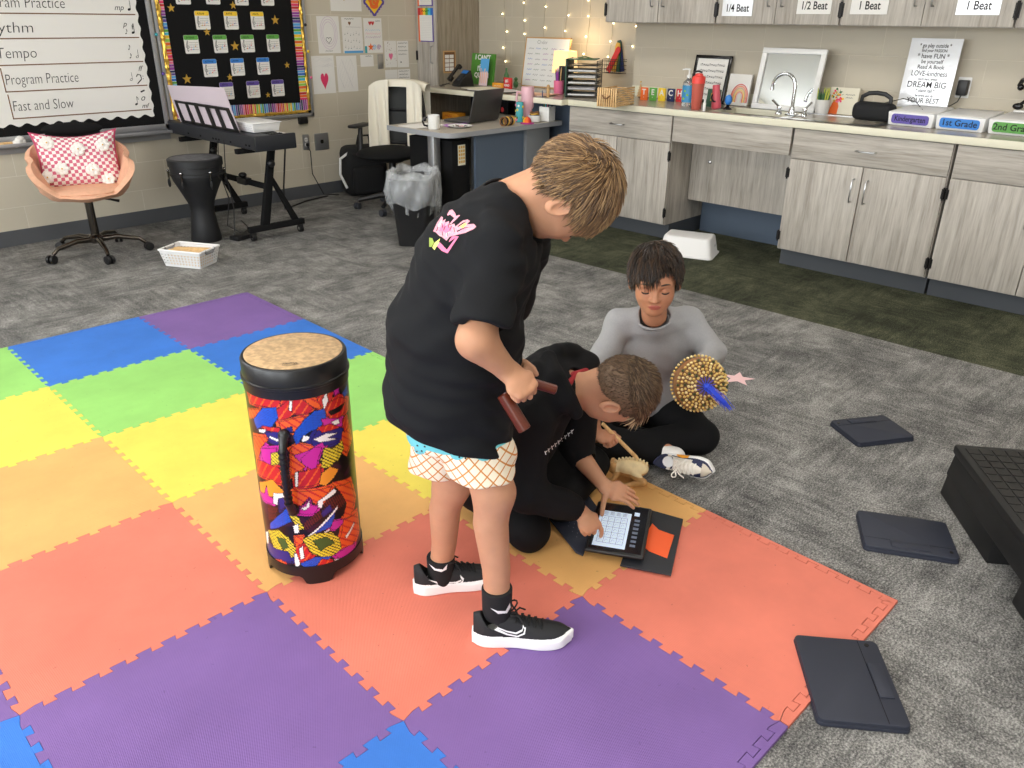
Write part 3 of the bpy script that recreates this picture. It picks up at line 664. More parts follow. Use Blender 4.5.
b = MB(); b.box(0, .082, -.035, -.001, 0, .055, 'black_plastic', .006); tag(b.obj('pencil_sharpener', loc=(3.835, YA, .604)), 'small black box on the wall under the display board corner', 'box')
# ---- outlets
def plate(x, z, w, h, label, n=1, axis='A', m='alu'):
    t = thing('wall_outlet', label, 'outlet', (x, YA-.0015, z) if axis == 'A' else (XB-.0015, x, z))
    M = MWALL_A(0,0,0) if axis == 'A' else MWALL_B(0,0,0)
    b = MB(); b.prism(rrect(w, h, .006), 0, .006, m, M, bev=.002); b.obj('cover_plate', t)
    b = MB()
    for k in range(n):
        dz = (k-(n-1)/2)*.042; b.prism([(p[0], p[1]+dz) for p in rrect(.03, .032, .01)], .006, .009, 'white_plastic' if n > 1 else 'dark_metal', M)
        for s_ in (-1, 1): b.box(s_*.006-.0015, s_*.006+.0015, dz-.006, dz+.006, .009, .0095, 'ink', 0, M)
    b.obj('socket', t); return t
plate(3.895, .452, .062, .125, 'narrow steel outlet plate with two sockets beside the keyboard', 2); plate(4.052, .443, .14, .14, 'square steel wall plate, right of the narrow outlet', 1)
b = MB(); b.box(-.03, .03, -.006, -.001, -.06, .06, 'alu', .002); tag(b.obj('blank_plate', loc=(4.737, YA, 1.067)), 'blank grey wall plate among the children\'s drawings', 'plate')
# ---- drawings
def sheet(x0, z1, x1, z0, label, fn, name='childs_drawing', tilt=0, paper='white_paper', group='drawings taped to the left wall'):
    w, h = x1-x0, z1-z0; t = thing(name, label, 'drawing', (x0, YA-.0003, z0), 0, group)
    b = MB(); M = MWALL_A(0,0,0) @ RZ(tilt); b.box(0, w, 0, h, 0, .001, paper, 0, M); fn(b, M @ T(0,0,.0018), w, h); b.obj('paper', t); return t
def squig(b, M, x0, x1, z, n, amp, w, m, seed=0):
    r = random.Random(seed); b.stroke([(x0+(x1-x0)*i/n, z+(1 if i%2 else -1)*amp*(.3+.7*r.random())) for i in range(n+1)], w, m, M)
mat('lilac_faint', (214,196,214), .8); mat('rose_faint', (232,206,212), .8); mat('grey_faint', (208,206,208), .8)
def d1(b, M, w, h):
    for k in range(3): b.stroke([(w*.5+(.085-.014*k)*math.sin(t)*(1), h*.55+(.125-.02*k)*math.cos(t)) for t in np.linspace(0, 2*PI, 30)], .004, 'lilac_faint', M)
    hp = [(p[0]+w*.48, p[1]+h*.36) for p in heart_pts(.028)]; b.stroke([(p[0], p[1]*1.0) for p in hp]+[hp[0]], .003, 'ink', M); squig(b, M, w*.3, w*.62, .018, 9, .006, .003, 'ink_faint', 2)
def d2(b, M, w, h):
    b.poly([(p[0]+w*.38, p[1]*1.3+h*.83, 0) for p in heart_pts(.014)], 'brown', M); squig(b, M, w*.15, w*.6, h*.95, 9, .004, .003, 'ink', 1); b.stroke([(w*.2,h*.73),(w*.95,h*.72)], .0015, 'ink_faint', M)
    for j in range(3):
        for k in range(6): note(b, w*(.12+.14*k), h*(.52-.19*j)+.008*math.sin(k*2+j), .007, m='ink', M=M)
    b.box(.01, w-.004, 0, .018, 0, .0004, 'skyblue', 0, M)
def d3(b, M, w, h):
    for k, c in ((-.014,'red'),(.016,'red')): b.poly([(p[0]+w*.42+k, p[1]*1.2+h*.86, 0) for p in heart_pts(.017)], c, M)
    squig(b, M, w*.65, w*.92, h*.92, 6, .004, .003, 'ink', 4)
    for j, c in enumerate(('skyblue','pink','violet')): squig(b, M, w*.08, w*.9, h*(.66-.1*j), 15, .010, .002, c, j)
    b.prism(star_pts(.034), 0, .0006, 'orange', M @ T(w*.33, h*.17, 0)); 
    for k, c in ((.52,'skyblue'),(.78,'violet')): b.stroke([(w*k+.022*math.cos(t)*(1-t/14), h*.16+.022*math.sin(t)*(1-t/14)) for t in np.linspace(0, 12, 40)], .004, c, M)
    b.box(0, w*.12, 0, h*.2, 0, .0004, 'teal', 0, M)
def d4(b, M, w, h):
    b.poly([(p[0]*1.0+w*.52, p[1]*1.9+h*.36, 0) for p in heart_pts(.040)], 'hotpink', M)
    r = random.Random(5)
    for k in range(14): squig(b, M, w*r.uniform(.05,.7), w*r.uniform(.75,.95), h*r.uniform(.7,.95), 4, .01, .0012, 'grey_faint', k)
def d5(b, M, w, h):
    for k in range(10): b.stroke([(w*(.15+.07*k)+.02*math.sin(z*30+k), z) for z in np.linspace(.03, h*.9, 12)], .0012, 'grey_faint', M)
def d6(b, M, w, h): squig(b, M, w*.4, w*.85, h*.88, 6, .004, .003, 'ink', 9)
def d7(b, M, w, h):
    b.poly([(p[0]+w*.5, p[1]*1.5+h*.42, 0) for p in heart_pts(.024)], 'pink', M); r = random.Random(8)
    for k in range(22): x, z = r.uniform(.08,.92)*w, r.uniform(.05,.95)*h; b.box(x, x+.004, z, z+.005, 0, .0004, 'brown', 0, M)
def d8(b, M, w, h):
    for k in range(4): squig(b, M, w*.1, w*(.9-.1*(k%2)), h*(.92-.14*k), 12, .005, .003, 'ink', k)
    b.poly([(p[0]+w*.3, p[1]+h*.2, 0) for p in heart_pts(.008)], 'ink', M)
def d9(b, M, w, h): b.poly([(p[0]+w*.5, p[1]*2+h*.42, 0) for p in heart_pts(.026)], 'rose_faint', M); b.poly([(p[0]+w*.5, p[1]*2+h*.42, .0002) for p in heart_pts(.018)], 'pink', M)
sheet(4.104,1.430,4.323,1.146,'drawing with a small outlined heart inside faint rings',d1); sheet(4.350,1.425,4.560,1.143,'drawing with rows of tiny notes and a brown heart',d2)
sheet(4.577,1.418,4.773,1.140,'colourful drawing with two red hearts and an orange star',d3); sheet(4.020,1.129,4.243,.830,'drawing with one solid hot-pink heart',d4)
sheet(4.268,1.123,4.478,.833,'drawing with only faint pencil lines, right of the hot-pink heart',d5); sheet(4.521,1.126,4.663,1.030,'small torn white note under the red-hearts drawing',d6)
sheet(4.791,1.235,4.926,1.016,'small drawing of a pink heart among brown dots',d7); sheet(4.933,1.233,5.065,1.012,'upper handwritten letter beside the small dotted heart drawing',d8)
sheet(4.785,.995,4.925,.80,'half-hidden drawing of a tall pale pink heart above the chair',d9); sheet(4.930,.995,5.075,.80,'lower handwritten letter just above the cream jacket',d8)
def d10(b, M, w, h): b.stroke([(w*.3,h*.6),(w*.55,h*.35),(w*.42,h*.3)], .012, 'gold', M); b.stroke([(w*.5,h*.55),(w*.6,h*.4)], .012, 'tan', M)
sheet(4.254,1.75,4.568,1.470,'large pale sheet with a tan drawing at the top edge',d10)
t = thing('diamond_card', 'yellow and orange diamond card with a purple jagged edge on the wall', 'card', (4.70, YA-.003, 1.545))
b = MB(); M = MWALL_A(0,0,0); jag = []
for k in range(40): a = 2*PI*k/40+PI/2; rr = .125/(abs(math.cos(a-0))+abs(math.sin(a)))*(1 if k%2 else .9); jag.append((rr*math.cos(a), rr*math.sin(a)))
b.prism(jag, 0, .001, 'purple', M); dm = lambda r: [(0,-r),(r,0),(0,r),(-r,0)]
b.prism(dm(.092), .001, .0015, 'yellow', M); b.prism([(p[0]*.055, p[1]*.055) for p in [(math.cos(a)*(1+.15*math.sin(5*a)), math.sin(a)) for a in np.linspace(0, 2*PI, 24)[:-1]]], .0015, .002, 'orange', M); b.stroke([(.02*math.cos(t_), .02*math.sin(t_)) for t_ in np.linspace(0, 5, 12)], .008, 'gold', M @ T(0,0,.0024)); b.obj('paper', t)
# ---- narrow tall cabinet in the corner
t = thing('tall_cabinet', 'tall taupe wood-grain corner cabinet with a narrow door and long pull', 'cabinet', (5.165, 5.82, 0))
b = MB(); b.box(.02, .53, 0, .279, FL, 2.3, 'laminate_taupe'); b.obj('body', t)
b = MB(); b.box(0, .0195, .004, .276, .10, 2.28, 'laminate_vertical', .0015); d = b.obj('door', t)
q = MB(); q.tube([(0,.055,1.05),(-.03,.055,1.055),(-.033,.055,1.12),(-.03,.055,1.19),(0,.055,1.195)], .004, 'steel_brushed', 8); q.obj('handle', d)
q = MB(); q.box(-.012, -.0005, .262, .278, 1.07, 1.15, 'dark_metal', .002); q.obj('hinge', d)
def chart(y, z, w, h, label):
    t = thing('rainbow_chart', label, 'poster', (5.163, y, z), 0, 'rainbow charts on the tall cabinet')
    b = MB(); M = MWALL_B(0,0,0); b.box(0, w, 0, h, 0, .0012, 'purple', 0, M)
    b.box(0, w*.12, 0, h, .0012, .0016, 'orange', 0, M)
    for k, c in enumerate(('red','orange','yellow','green','cyan','blue')): b.box(w*k/6, w*(k+1)/6, h*.78, h, .0016, .002, c, 0, M)
    squig(b, M @ T(0,0,.0024), w*.25, w*.75, h*.91, 8, .008, .005, 'ink', 3)
    b.box(w*.1, w*.93, h*.03, h*.79, .002, .0024, 'white_paper', 0, M)
    for k in range(14): b.stroke([(w*.15, h*(.08+.05*k)), (w*.88, h*(.08+.05*k))], .0012, 'grey_faint', M @ T(0,0,.0028))
    b.obj('sheet', t)
chart(6.06, 1.228, .205, .277, 'lower rainbow-topped lined chart on the corner cabinet door'); chart(6.06, 1.52, .205, .277, 'upper rainbow chart cut by the top of the photo')
t = thing('bulletin_frame', 'small tan bordered notice on the side of the tall cabinet', 'notice', (5.235, 5.818, .965))
b = MB(); M = MWALL_A(0,0,0); b.box(0, .15, 0, .19, 0, .006, 'tan', 0, M); b.box(.012, .138, .012, .178, .006, .0064, 'brown', 0, M)
for k in range(4):
    for j in range(2): b.box(.018+.056*j, .068+.056*j, .018+.036*k, .048+.036*k, .0064, .007, 'white_paper', 0, M)
b.obj('board', t)
# ================================================================ THINGS ON THE WORKTOP (top at z = .89)
ZT = .8905
# wooden slatted box with a bow-shaped handle
t = thing('slatted_box', 'small wooden box made of spaced slats on the worktop end', 'box', (4.72, 3.39, ZT), math.radians(12)); t.scale = (1.3, 1, 1)
b = MB()
for k in range(7): b.box(-.10, .12, .005+0*k, .012, .004+.017*k, .014+.017*k, 'light_wood')
for k in range(7): b.box(-.10, .12, .143, .15, .004+.017*k, .014+.017*k, 'light_wood')
for k in range(8): b.box(.113, .12, .012, .143, .004+.014*k, .010+.014*k, 'light_wood')
b.box(-.095, .115, .012, .143, 0, .006, 'light_wood'); b.obj('slats', t)
b = MB()
for k in range(9): b.box(-.112, -.104, .006+.0165*k, .017+.0165*k, 0, .122, 'light_wood', .001)
b.box(-.104, -.098, .005, .15, .03, .045, 'brown'); b.box(-.104, -.098, .005, .15, .09, .104, 'brown'); b.obj('front_panel', t)
b = MB(); b.tube([(-.118,.05,.075),(-.125,.06,.062),(-.127,.078,.056),(-.125,.096,.062),(-.118,.106,.075)], .005, 'brown', 6); b.obj('handle', t)
# TEACH letter blocks
for k, (ch, c) in enumerate(zip('TEACH', ('orange','green','yellow','navy','red'))):
    t = thing('letter_block', 'flat coloured square with the white letter %s on the worktop' % ch, 'block', (5.19+.020*k, 3.565-.064*k, ZT), 0, 'letter squares spelling a word')
    b = MB(); b.box(-.006, .006, -.030, .030, 0, .088, c, .001); M = MWALL_B(0, 0, -.0068); b.text(ch, .055, 'white_paper', M @ T(0, .056, 0), bold=.0015); b.text('%d' % (k+3), .014, 'white_paper', M @ T(0, .022, 0)); b.obj('square', t)
# soap pump
t = thing('hand_sanitizer', 'clear pump bottle of sanitizer with a blue label', 'bottle', (5.03, 3.10, ZT))
b = MB(); b.lathe([(.034,0),(.038,.006),(.038,.14),(.034,.158),(.018,.172),(.014,.178),(.014,.186)], 'clear_plastic', None, 20, sx=.72, sy=1.05); b.obj('bottle', t)
b = MB(); b.lathe([(.0388,.028),(.0388,.135)], 'soap_blue', None, 20, cap=False, sx=.73, sy=1.06); 
for k, (y, z) in enumerate(((.012,.05),(-.014,.075),(.006,.10))): b.ball((-.026, y, z), (.004,.010,.008), 'lime', n=8, k=5)
b.obj('label_wrap', t)
b = MB(); b.lathe([(.016,.186),(.016,.20),(.007,.205),(.006,.232),(.011,.235),(.011,.243),(0.001,.245)], 'pump_white', None, 14); b.tube([(0,0,.238),(-.01,.022,.239),(-.018,.045,.234)], [.006,.006,.004], 'pump_white', 8); b.obj('pump', t)
t = thing('shaker_bottle', 'tall shaker bottle with a red screw lid and loop', 'bottle', (4.90, 2.945, ZT))
b = MB(); b.lathe([(.030,0),(.033,.004),(.041,.165)], 'tint_red', None, 24); b.obj('body', t)
b = MB(); b.lathe([(.043,.163),(.044,.195),(.040,.205),(.026,.212),(.024,.222),(.012,.226),(.001,.226)], 'coral', None, 24); b.tube([(0,.03,.205),(-.01,.043,.218),(0,.036,.232),(0,.01,.238),(0,-.02,.232)], .006, 'black_plastic', 8); b.obj('lid', t)
t = thing('framed_music', 'black framed sheet of music leaning on the backsplash', 'picture', (5.36, 3.005, ZT))
b = MB(); b.M = RY(math.radians(12)); 
for q in ((-.0,.29,0,.022),(-.0,.29,.298,.32),(0,.022,0,.32),(.268,.29,0,.32)): b.box(-.012, .004, q[0], q[1], q[2], q[3], 'black_gloss', .003)
b.obj('frame', t); b = MB(); b.M = RY(math.radians(12)); b.box(-.006, 0, .02, .27, .02, .30, 'white_paper')
for j in range(6):
    for k in range(3): b.box(-.0068, -.006, .045, .245, .05+.04*j+.005*k, .0512+.04*j+.005*k, 'ink')
    for k in range(12): y = .05+.016*k; b.box(-.0068, -.006, y, y+.007, .048+.04*j+.004*(k%4), .053+.04*j+.004*(k%4), 'ink')
b.obj('print', t)
t = thing('rainbow_canvas', 'small white canvas painted with a rainbow arch', 'picture', (5.345, 2.805, ZT)); b = MB(); b.M = RY(math.radians(10))
b.box(-.02, 0, 0, .17, 0, .205, 'white_paper', .002)
for k, c in enumerate(('red','orange','tan','yellow','orange','rose_faint')):
    r = .062-.009*k; p = [(-.0208, .07+r*math.cos(a), .055+1.35*r*math.sin(a)) for a in np.linspace(0, PI, 16)]; p = [(-.0208,.07+r,.02)]+p+[(-.0208,.07-r,.02)]
    MM = Matrix(((0,0,-1,-.0208),(1,0,0,0),(0,1,0,0),(0,0,0,1))); b.stroke([(q[1], q[2]) for q in p], .0065, c, MM)
b.obj('canvas', t)
t = thing('water_bottle', 'leaning coral pink bottle behind the sink edge', 'bottle', (5.06, 2.885, ZT)); b = MB(); b.M = RX(math.radians(-7)) ; b.lathe([(.028,0),(.034,.01),(.028,.06),(.024,.12),(.024,.145),(.022,.15),(.001,.15)], 'rose_plastic', None, 20); b.obj('body', t)
b = MB(); b.M = RX(math.radians(-7)); b.tube([(-.026,.015,.09),(-.045,.01,.07),(-.045,0,.05),(-.03,-.01,.045)], .006, 'black_plastic', 6); b.obj('strap', t)
t = thing('picture_book', 'small dark green picture propped behind the shaker bottle', 'book', (5.12, 3.00, ZT)); b = MB(); b.M = RY(math.radians(8)); b.box(-.01, 0, -.10, .0, 0, .115, 'book_green', .001); b.box(-.0105, -.0098, -.08, -.03, .04, .09, 'gold'); b.obj('cover', t)
b = MB(); b.lathe([(.008,0),(.010,.005),(.010,.05),(.007,.055),(.007,.075),(.001,.077)], 'white_plastic', None, 10); tag(b.obj('glue_stick', loc=(4.845, 2.85, ZT)), 'small white tube with a silver cap standing by the shaker bottle', 'tube')
t = thing('gel_bottle', 'small green and blue squeeze bottle between sanitizer and shaker', 'bottle', (4.935, 2.985, ZT)); b = MB(); b.lathe([(.016,0),(.02,.008),(.02,.05),(.012,.062)], 'soap_blue', None, 14); b.ball((-.013,0,.03), (.01,.013,.014), 'lime', n=10, k=6); b.obj('body', t); b = MB(); b.lathe([(.009,.062),(.009,.078),(.001,.08)], 'lime', None, 10); b.obj('cap', t)
t = thing('sponge_holder', 'small black and blue gadget beside the coral bottle', 'gadget', (5.06, 2.80, ZT)); b = MB(); b.ball((0,0,.06), (.022,.026,.034), 'label_blue', n=14, k=9); b.obj('body', t); b = MB(); b.lathe([(.03,0),(.026,.008),(.01,.02),(.012,.035)], 'black_gloss', None, 14); b.obj('base', t)
# mirror: white frame leaning against the wall
t = thing('wall_mirror', 'white framed mirror leaning on the wall behind the tap', 'mirror', (5.265, 2.29, ZT)); lean = math.radians(11); b = MB(); b.M = RY(lean)
mw, mh = .44, .385
for q in ((0,mw,0,.034),(0,mw,mh-.034,mh),(0,.036,.034,mh-.034),(mw-.036,mw,.034,mh-.034)): b.box(-.022, .0, q[0], q[1], q[2], q[3], 'white_plastic', .004)
b.obj('frame', t); b = MB(); b.M = RY(lean); b.box(-.008, -.004, .034, mw-.034, .032, mh-.032, 'mirror_glass'); b.obj('glass', t)
t = thing('potted_succulent', 'small spiky green plant in a white pot beside the mirror', 'plant', (5.28, 2.25, ZT)); b = MB(); b.lathe([(.036,0),(.040,.004),(.046,.088),(.042,.088),(.040,.075),(.001,.075)], 'pot_white', None, 24); b.obj('pot', t)
b = MB(); r = random.Random(4)
for k in range(34):
    a, s_, h_ = r.uniform(0, 2*PI), r.uniform(0,.030), r.uniform(.05,.095); x, y = s_*math.cos(a), s_*math.sin(a); m = 'leaf_tip' if h_ > .08 else 'leaf_green'
    b.tube([(x, y, .072), (x*1.3, y*1.3, .072+h_*.55), (x*1.5, y*1.5, .072+h_)], [.005,.006,.001], m, 5)
b.obj('leaves', t)
t = thing('flower_card', 'cream card with an orange and pink painted bouquet', 'card', (5.35, 2.08, ZT)); b = MB(); b.M = RY(math.radians(9)); b.box(-.006, 0, 0, .155, 0, .135, 'cream_paper')
MM = Matrix(((0,0,-1,-.0068),(-1,0,0,.155),(0,1,0,0),(0,0,0,1)))
b.poly([(.012,.0,0),(.058,.0,0),(.06,.04,0),(.045,.075,0),(.025,.06,0),(.015,.03,0)], 'orange', MM); r = random.Random(2)
for k in range(26): x, y = .045+r.gauss(0,.013), .088+r.gauss(0,.016); b.ball((x, y, .0006), (.006,.006,.0006), r.choice(['yellow','orange','pink','hotpink','gold','leaf_green']), MM, 8, 4)
for k in range(6): b.stroke([(.045,.09),(.045+.03*math.cos(k*.5+.3),.09+.035*math.sin(k*.5+.3))], .002, 'leaf_green', MM @ T(0,0,.0008))
squig(b, MM @ T(0,0,.001), .085, .135, .10, 8, .003, .002, 'ink', 1); squig(b, MM @ T(0,0,.001), .09, .125, .085, 6, .003, .002, 'ink', 2); b.obj('card_face', t); t.scale = (1, 1.2, 1.2); t.location.y -= .02
t = thing('portable_speaker', 'rounded black portable speaker with a carry handle', 'speaker', (5.13, 1.865, ZT), math.radians(-6)); b = MB(); b.box(-.055, .055, -.125, .125, .002, .108, 'speaker_fabric', .04, seg=5); b.obj('body', t)
b = MB(); b.tube([(0,.09,.10),(-.005,.085,.135),(0,.05,.155),(0,0,.160),(0,-.05,.155),(.005,-.085,.135),(0,-.09,.10)], [.009]*7, 'black_plastic', 8, flat=1.4); b.obj('carry_handle', t)
# poster leaning with playful rules
t = thing('saying_poster', 'white poster of hand-lettered sayings in a plastic sleeve', 'poster', (5.335, 1.525, ZT+.075)); b = MB(); lean2 = math.radians(5); b.M = RY(lean2)
b.box(-.004, 0, 0, .285, 0, .385, 'sheet_glossy')
MM = Matrix(((0,0,-1,-.0048),(-1,0,0,.285),(0,1,0,0),(0,0,0,1)))
rows = [('* go play outside *', .030, .345), ('find your PASSION', .023, .318), ('* have FUN *', .036, .288), ('be yourself', .030, .258), ('Read A Book', .031, .228), ('LOVE-kindness', .042, .192), ('work hard, always', .019, .162), ('DREAM BIG', .048, .130), ('* stand tall *', .027, .098), ('be brave and do', .020, .070), ('YOUR BEST', .040, .042)]
for s_, sz, y in rows: b.text(s_, sz, 'ink', MM @ T(.142, y, 0), bold=.0004, sx=.78 if len(s_) > 12 else .9)
b.obj('sheet', t)
b = MB(); b.box(-.05, .05, -.25, .045, 0, .065, 'white_plastic', .004); tag(b.obj('storage_box', loc=(5.36, 1.735, ZT)), 'low white plastic box at the back under the leaning poster', 'box')
# grade bins
def bin_(y, label, word, col):
    t = thing('turn_in_bin', label, 'bin', (5.02, y, ZT), math.radians(-3), 'labelled white bins'); b = MB(); w, d, h = .245, .30, .075
    b.hexa([(0,-w/2,0),(d,-w/2+.01,0),(d,w/2-.01,0),(0,w/2,0)], [(-.006,-w/2-.006,h),(d,-w/2,h+.02),(d,w/2,h+.02),(-.006,w/2+.006,h)], 'bin_white', .006)
    for k in range(22): b.box(d-.05, d-.046, -w/2+.02+.0095*k, -w/2+.024+.0095*k, h+.013, h+.0185, 'ink_faint')
    b.box(.02, d-.05, -w/2+.015, w/2-.015, h-.001, h+.0035, 'white_paper'); b.obj('tray', t)
    b = MB(); MM = MWALL_B(0,0,0) @ T(0,0,.0055); b.prism([(p[0], p[1]+.038) for p in rrect(.208, .052, .016)], 0, .0015, col, MM, bev=0); b.text(word, .040 if len(word) > 10 else .046, 'ink', MM @ T(0,.038,.002), bold=.0006, sx=.82 if len(word) > 10 else 1); b.obj('label', t)
bin_(1.615, 'white bin with the purple Kindergarten label', 'Kindergarten', 'label_purple'); bin_(1.353, 'white bin with the blue 1st Grade label', '1st Grade', 'label_blue'); bin_(1.085, 'white bin with the green 2nd Grade label', '2nd Grade', 'label_green')
t = thing('music_ornament', 'black bass clef ornament standing at the far right of the worktop', 'ornament', (5.37, 1.15, ZT+.09)); b = MB()
b.tube([(0,.035,.0+.02),(0,-.01,.06),(0,-.045,.12),(0,-.035,.165),(0,0,.18),(0,.03,.165),(0,.04,.135)], [.006,.010,.016,.018,.016,.013,.012], 'black_gloss', 8); b.ball((0,.03,.13), .018, 'black_gloss', n=12, k=8); b.ball((0,-.07,.14), .012, 'black_gloss', n=10, k=6); b.ball((0,-.07,.09), .012, 'black_gloss', n=10, k=6); b.ball((0,.02,-.0+.03), (.014,.028,.018), 'black_gloss', n=12, k=8); b.box(-.03,.03,-.03,.03,-.09,.012,'white_plastic',.003); b.obj('clef', t)
ot = plate(1.492, 1.087, .075, .115, 'white outlet plate on the right wall with a black charger', 2, 'B', 'white_plastic')
t = thing('phone_charger', 'black charger block plugged in the wall with its cable', 'charger', (XB-.0125, 1.487, 1.09)); b = MB(); b.box(-.045, 0, -.028, .028, -.045, .04, 'black_plastic', .006); b.obj('plug', t)
b = MB(); b.tube([(-.025,0,-.045),(-.03,.01,-.08),(-.05,.04,-.105),(-.09,.09,-.115),(-.16,.16,-.113)], .003, 'black_plastic', 6); b.obj('cable', t)
b = MB(); b.tube([(5.20,1.84,ZT+.10),(5.24,1.75,ZT+.13),(5.26,1.68,ZT+.115),(5.24,1.64,ZT+.085),(5.15,1.60,ZT+.083)], .0028, 'black_plastic', 6); tag(b.obj('speaker_cable'), 'thin black cable running from the speaker over the first bin', 'cable')
t = thing('ornament_tree', 'tiny beige tree ornament at the left end of the backsplash', 'ornament', (5.33, 3.70, ZT)); b = MB()
for k in range(4): b.lathe([(.03-.006*k, .01+.02*k), (.002, .042+.02*k)], 'tan', None, 10)
b.lathe([(.012,0),(.012,.012)], 'brown', None, 8); b.ball((0,0,.112), .006, 'gold', n=8, k=6); b.obj('tree', t)
# ---------------------------------------------------------------- teacher's corner of the worktop
t = thing('desk_tray', 'black wire letter tray with six shelves and green side', 'tray', (5.02, 3.885, ZT), math.radians(30)); b = MB()
for k in range(6):
    z = .012+.042*k; b.box(0, .30, 0, .225, z, z+.003, 'black_plastic')
    b.tube([(0,0,z+.018),(0,.225,z+.018)], .0022, 'black_plastic', 6); b.tube([(0,0,z+.018),(.3,0,z+.018)], .0022, 'black_plastic', 6)
for x in (.0,.3):
    for y in (0,.225): b.cyl((x,y,0), (x,y,.26), .003, None, 'black_plastic', 6)
for k in range(7): b.cyl((.04*k+.02,0,.012), (.04*k+.02,0,.26), .0015, None, 'black_plastic', 5)
b.obj('wire_frame', t)
b = MB(); b.box(-.004, .305, .228, .236, 0, .27, 'book_green', .002); b.obj('side_panel', t)
for k in range(5):
    b = MB(); b.box(.012, .28, .012, .214, .0155+.042*k, .027+.042*k+.006*(k%2), 'white_paper' if k != 1 else 'grey_faint'); b.obj('paper_stack', t)
b = MB(); b.tube([(.1,.05,.27),(.08,.10,.285),(.1,.16,.275),(.14,.13,.268),(.1,.08,.272)], .004, 'leaf_green', 6); b.box(.03, .28, .02, .22, .262, .268, 'book_green'); b.obj('green_folder', t)
# file holder on the wall with coloured folders
t = thing('wall_file_holder', 'black wire file pocket holding red, yellow, green and blue folders', 'file holder', (XF-.002, 4.11, 1.03)); b = MB()
for z in (0,.03,.06,.09,.105): b.tube([(0,0,z),(-.09,0,z),(-.09,.17,z),(0,.17,z)], .002, 'black_plastic', 5)
for k in range(8): b.tube([(-.09,.02*k+.012,.105),(-.09,.02*k+.012,0),(0,.02*k+.012,0)], .0016, 'black_plastic', 5)
b.obj('wire_pocket', t)
t['label'] = 'black wire file pocket on the wall holding coloured folders'
for k, (c, y, a) in enumerate((('red',.150,.50),('gold',.105,.16),('book_green',.075,.02),('navy',.035,-.20))):
    b = MB(); b.M = T(-.07+.012*k, y-.02, .012) @ RX(a); b.prism([(-.022,0),(.022,0),(.022,.19+.01*k),(.014,.21+.01*k),(-.014,.21+.01*k),(-.022,.19+.01*k)], -.004, .004, c, Matrix(((0,0,1,0),(1,0,0,0),(0,1,0,0),(0,0,0,1)))); tag(b.obj('folder', loc=(XF-.002, 4.11, 1.03)), '%s folder standing in the wire wall pocket' % {'red':'red','gold':'mustard yellow','book_green':'dark green','navy':'navy blue'}[c], 'folder', 'folders in the wall pocket')
t = thing('table_lamp', 'lit table lamp with a cream rectangular shade', 'lamp', (5.46, 4.56, ZT)); b = MB(); b.hexa([(-.07,-.085,.13),(.07,-.085,.13),(.07,.085,.13),(-.07,.085,.13)], [(-.06,-.075,.30),(.06,-.075,.30),(.06,.075,.30),(-.06,.075,.30)], 'lamp_shade', .004); b.obj('lamp_shade', t)
b = MB(); b.lathe([(.05,0),(.05,.008),(.01,.02),(.008,.14)], 'steel_brushed', None, 16); b.obj('base', t)
t = thing('whiteboard_easel', 'small framed whiteboard covered with marker writing, propped on the worktop', 'whiteboard', (5.44, 4.53, ZT)); b = MB(); b.M = RY(math.radians(9)); b.box(-.008, 0, 0, .50, 0, .40, 'white_plastic')
MM = Matrix(((0,0,-1,-.0088),(-1,0,0,.50),(0,1,0,0),(0,0,0,1))); r = random.Random(6); b.text('Order', .045, 'ink', MM @ T(.19,.36,0), bold=-.001)
for j in range(7):
    for k in range(5):
        x = .04+.085*k+r.uniform(-.01,.01); squig(b, MM, x, x+.055, .31-.042*j, 5, .007, .003, r.choice(['ink_faint','leaf_green','blue','violet','ink_faint']), j*7+k)
b.obj('board', t); b = MB(); b.M = RY(math.radians(9))
for q in ((0,.5,0,.01),(0,.5,.39,.4),(0,.008,0,.4),(.492,.5,0,.4)): b.box(-.013, .002, q[0], q[1], q[2], q[3], 'tan')
b.obj('frame', t)
t = thing('green_sign', 'green sign with white hand lettering that begins I CAN\'T', 'sign', (5.30, 5.235, ZT)); b = MB(); b.M = RY(math.radians(8)); b.box(-.012, 0, 0, .29, 0, .255, 'sign_green'); MM = Matrix(((0,0,-1,-.0128),(-1,0,0,.29),(0,1,0,0),(0,0,0,1)))
for s_, y in (("I CAN'T", .222), ('. . .', .175), ("I'M A", .13), ('QUEEN', .075)): b.text(s_, .055, 'white_paper', MM @ T(.14, y, 0), bold=.002, sx=1.0)
b.obj('board', t)
t = thing('greeting_card', 'tall card with a pale blue sky and pink column picture', 'card', (5.22, 5.24, ZT)); b = MB(); b.M = RY(math.radians(9)); b.box(-.004, 0, 0, .10, .11, .22, 'skyblue'); b.box(-.004, 0, 0, .10, 0, .11, 'rose_faint')
for k in range(4): b.box(-.0046, -.004, .01+.024*k, .02+.024*k, .02, .12+.02*(k%2), 'peach')
b.obj('picture', t)
t = thing('desk_phone', 'black office desk phone with handset and small blue screen', 'phone', (4.98, 5.42, ZT), math.radians(-12)); b = MB()
b.hexa([(0,-.10,0),(.16,-.10,0),(.16,.02,0),(0,.02,0)], [(.01,-.10,.03),(.13,-.10,.13),(.13,.02,.13),(.01,.02,.03)], 'black_plastic', .006); b.obj('base', t)
b = MB(); sl = math.atan2(.10, .12); MM = T(.015,-.04,.036) @ RY(-sl) ; b.box(.10, .135, -.045, .045, .002, .005, 'label_blue', 0, MM)
for i in range(4):
    for j in range(3): b.box(.015+.02*i, .028+.02*i, -.03+.022*j, -.016+.022*j, .002, .006, 'dark_grey_plastic', 0, MM)
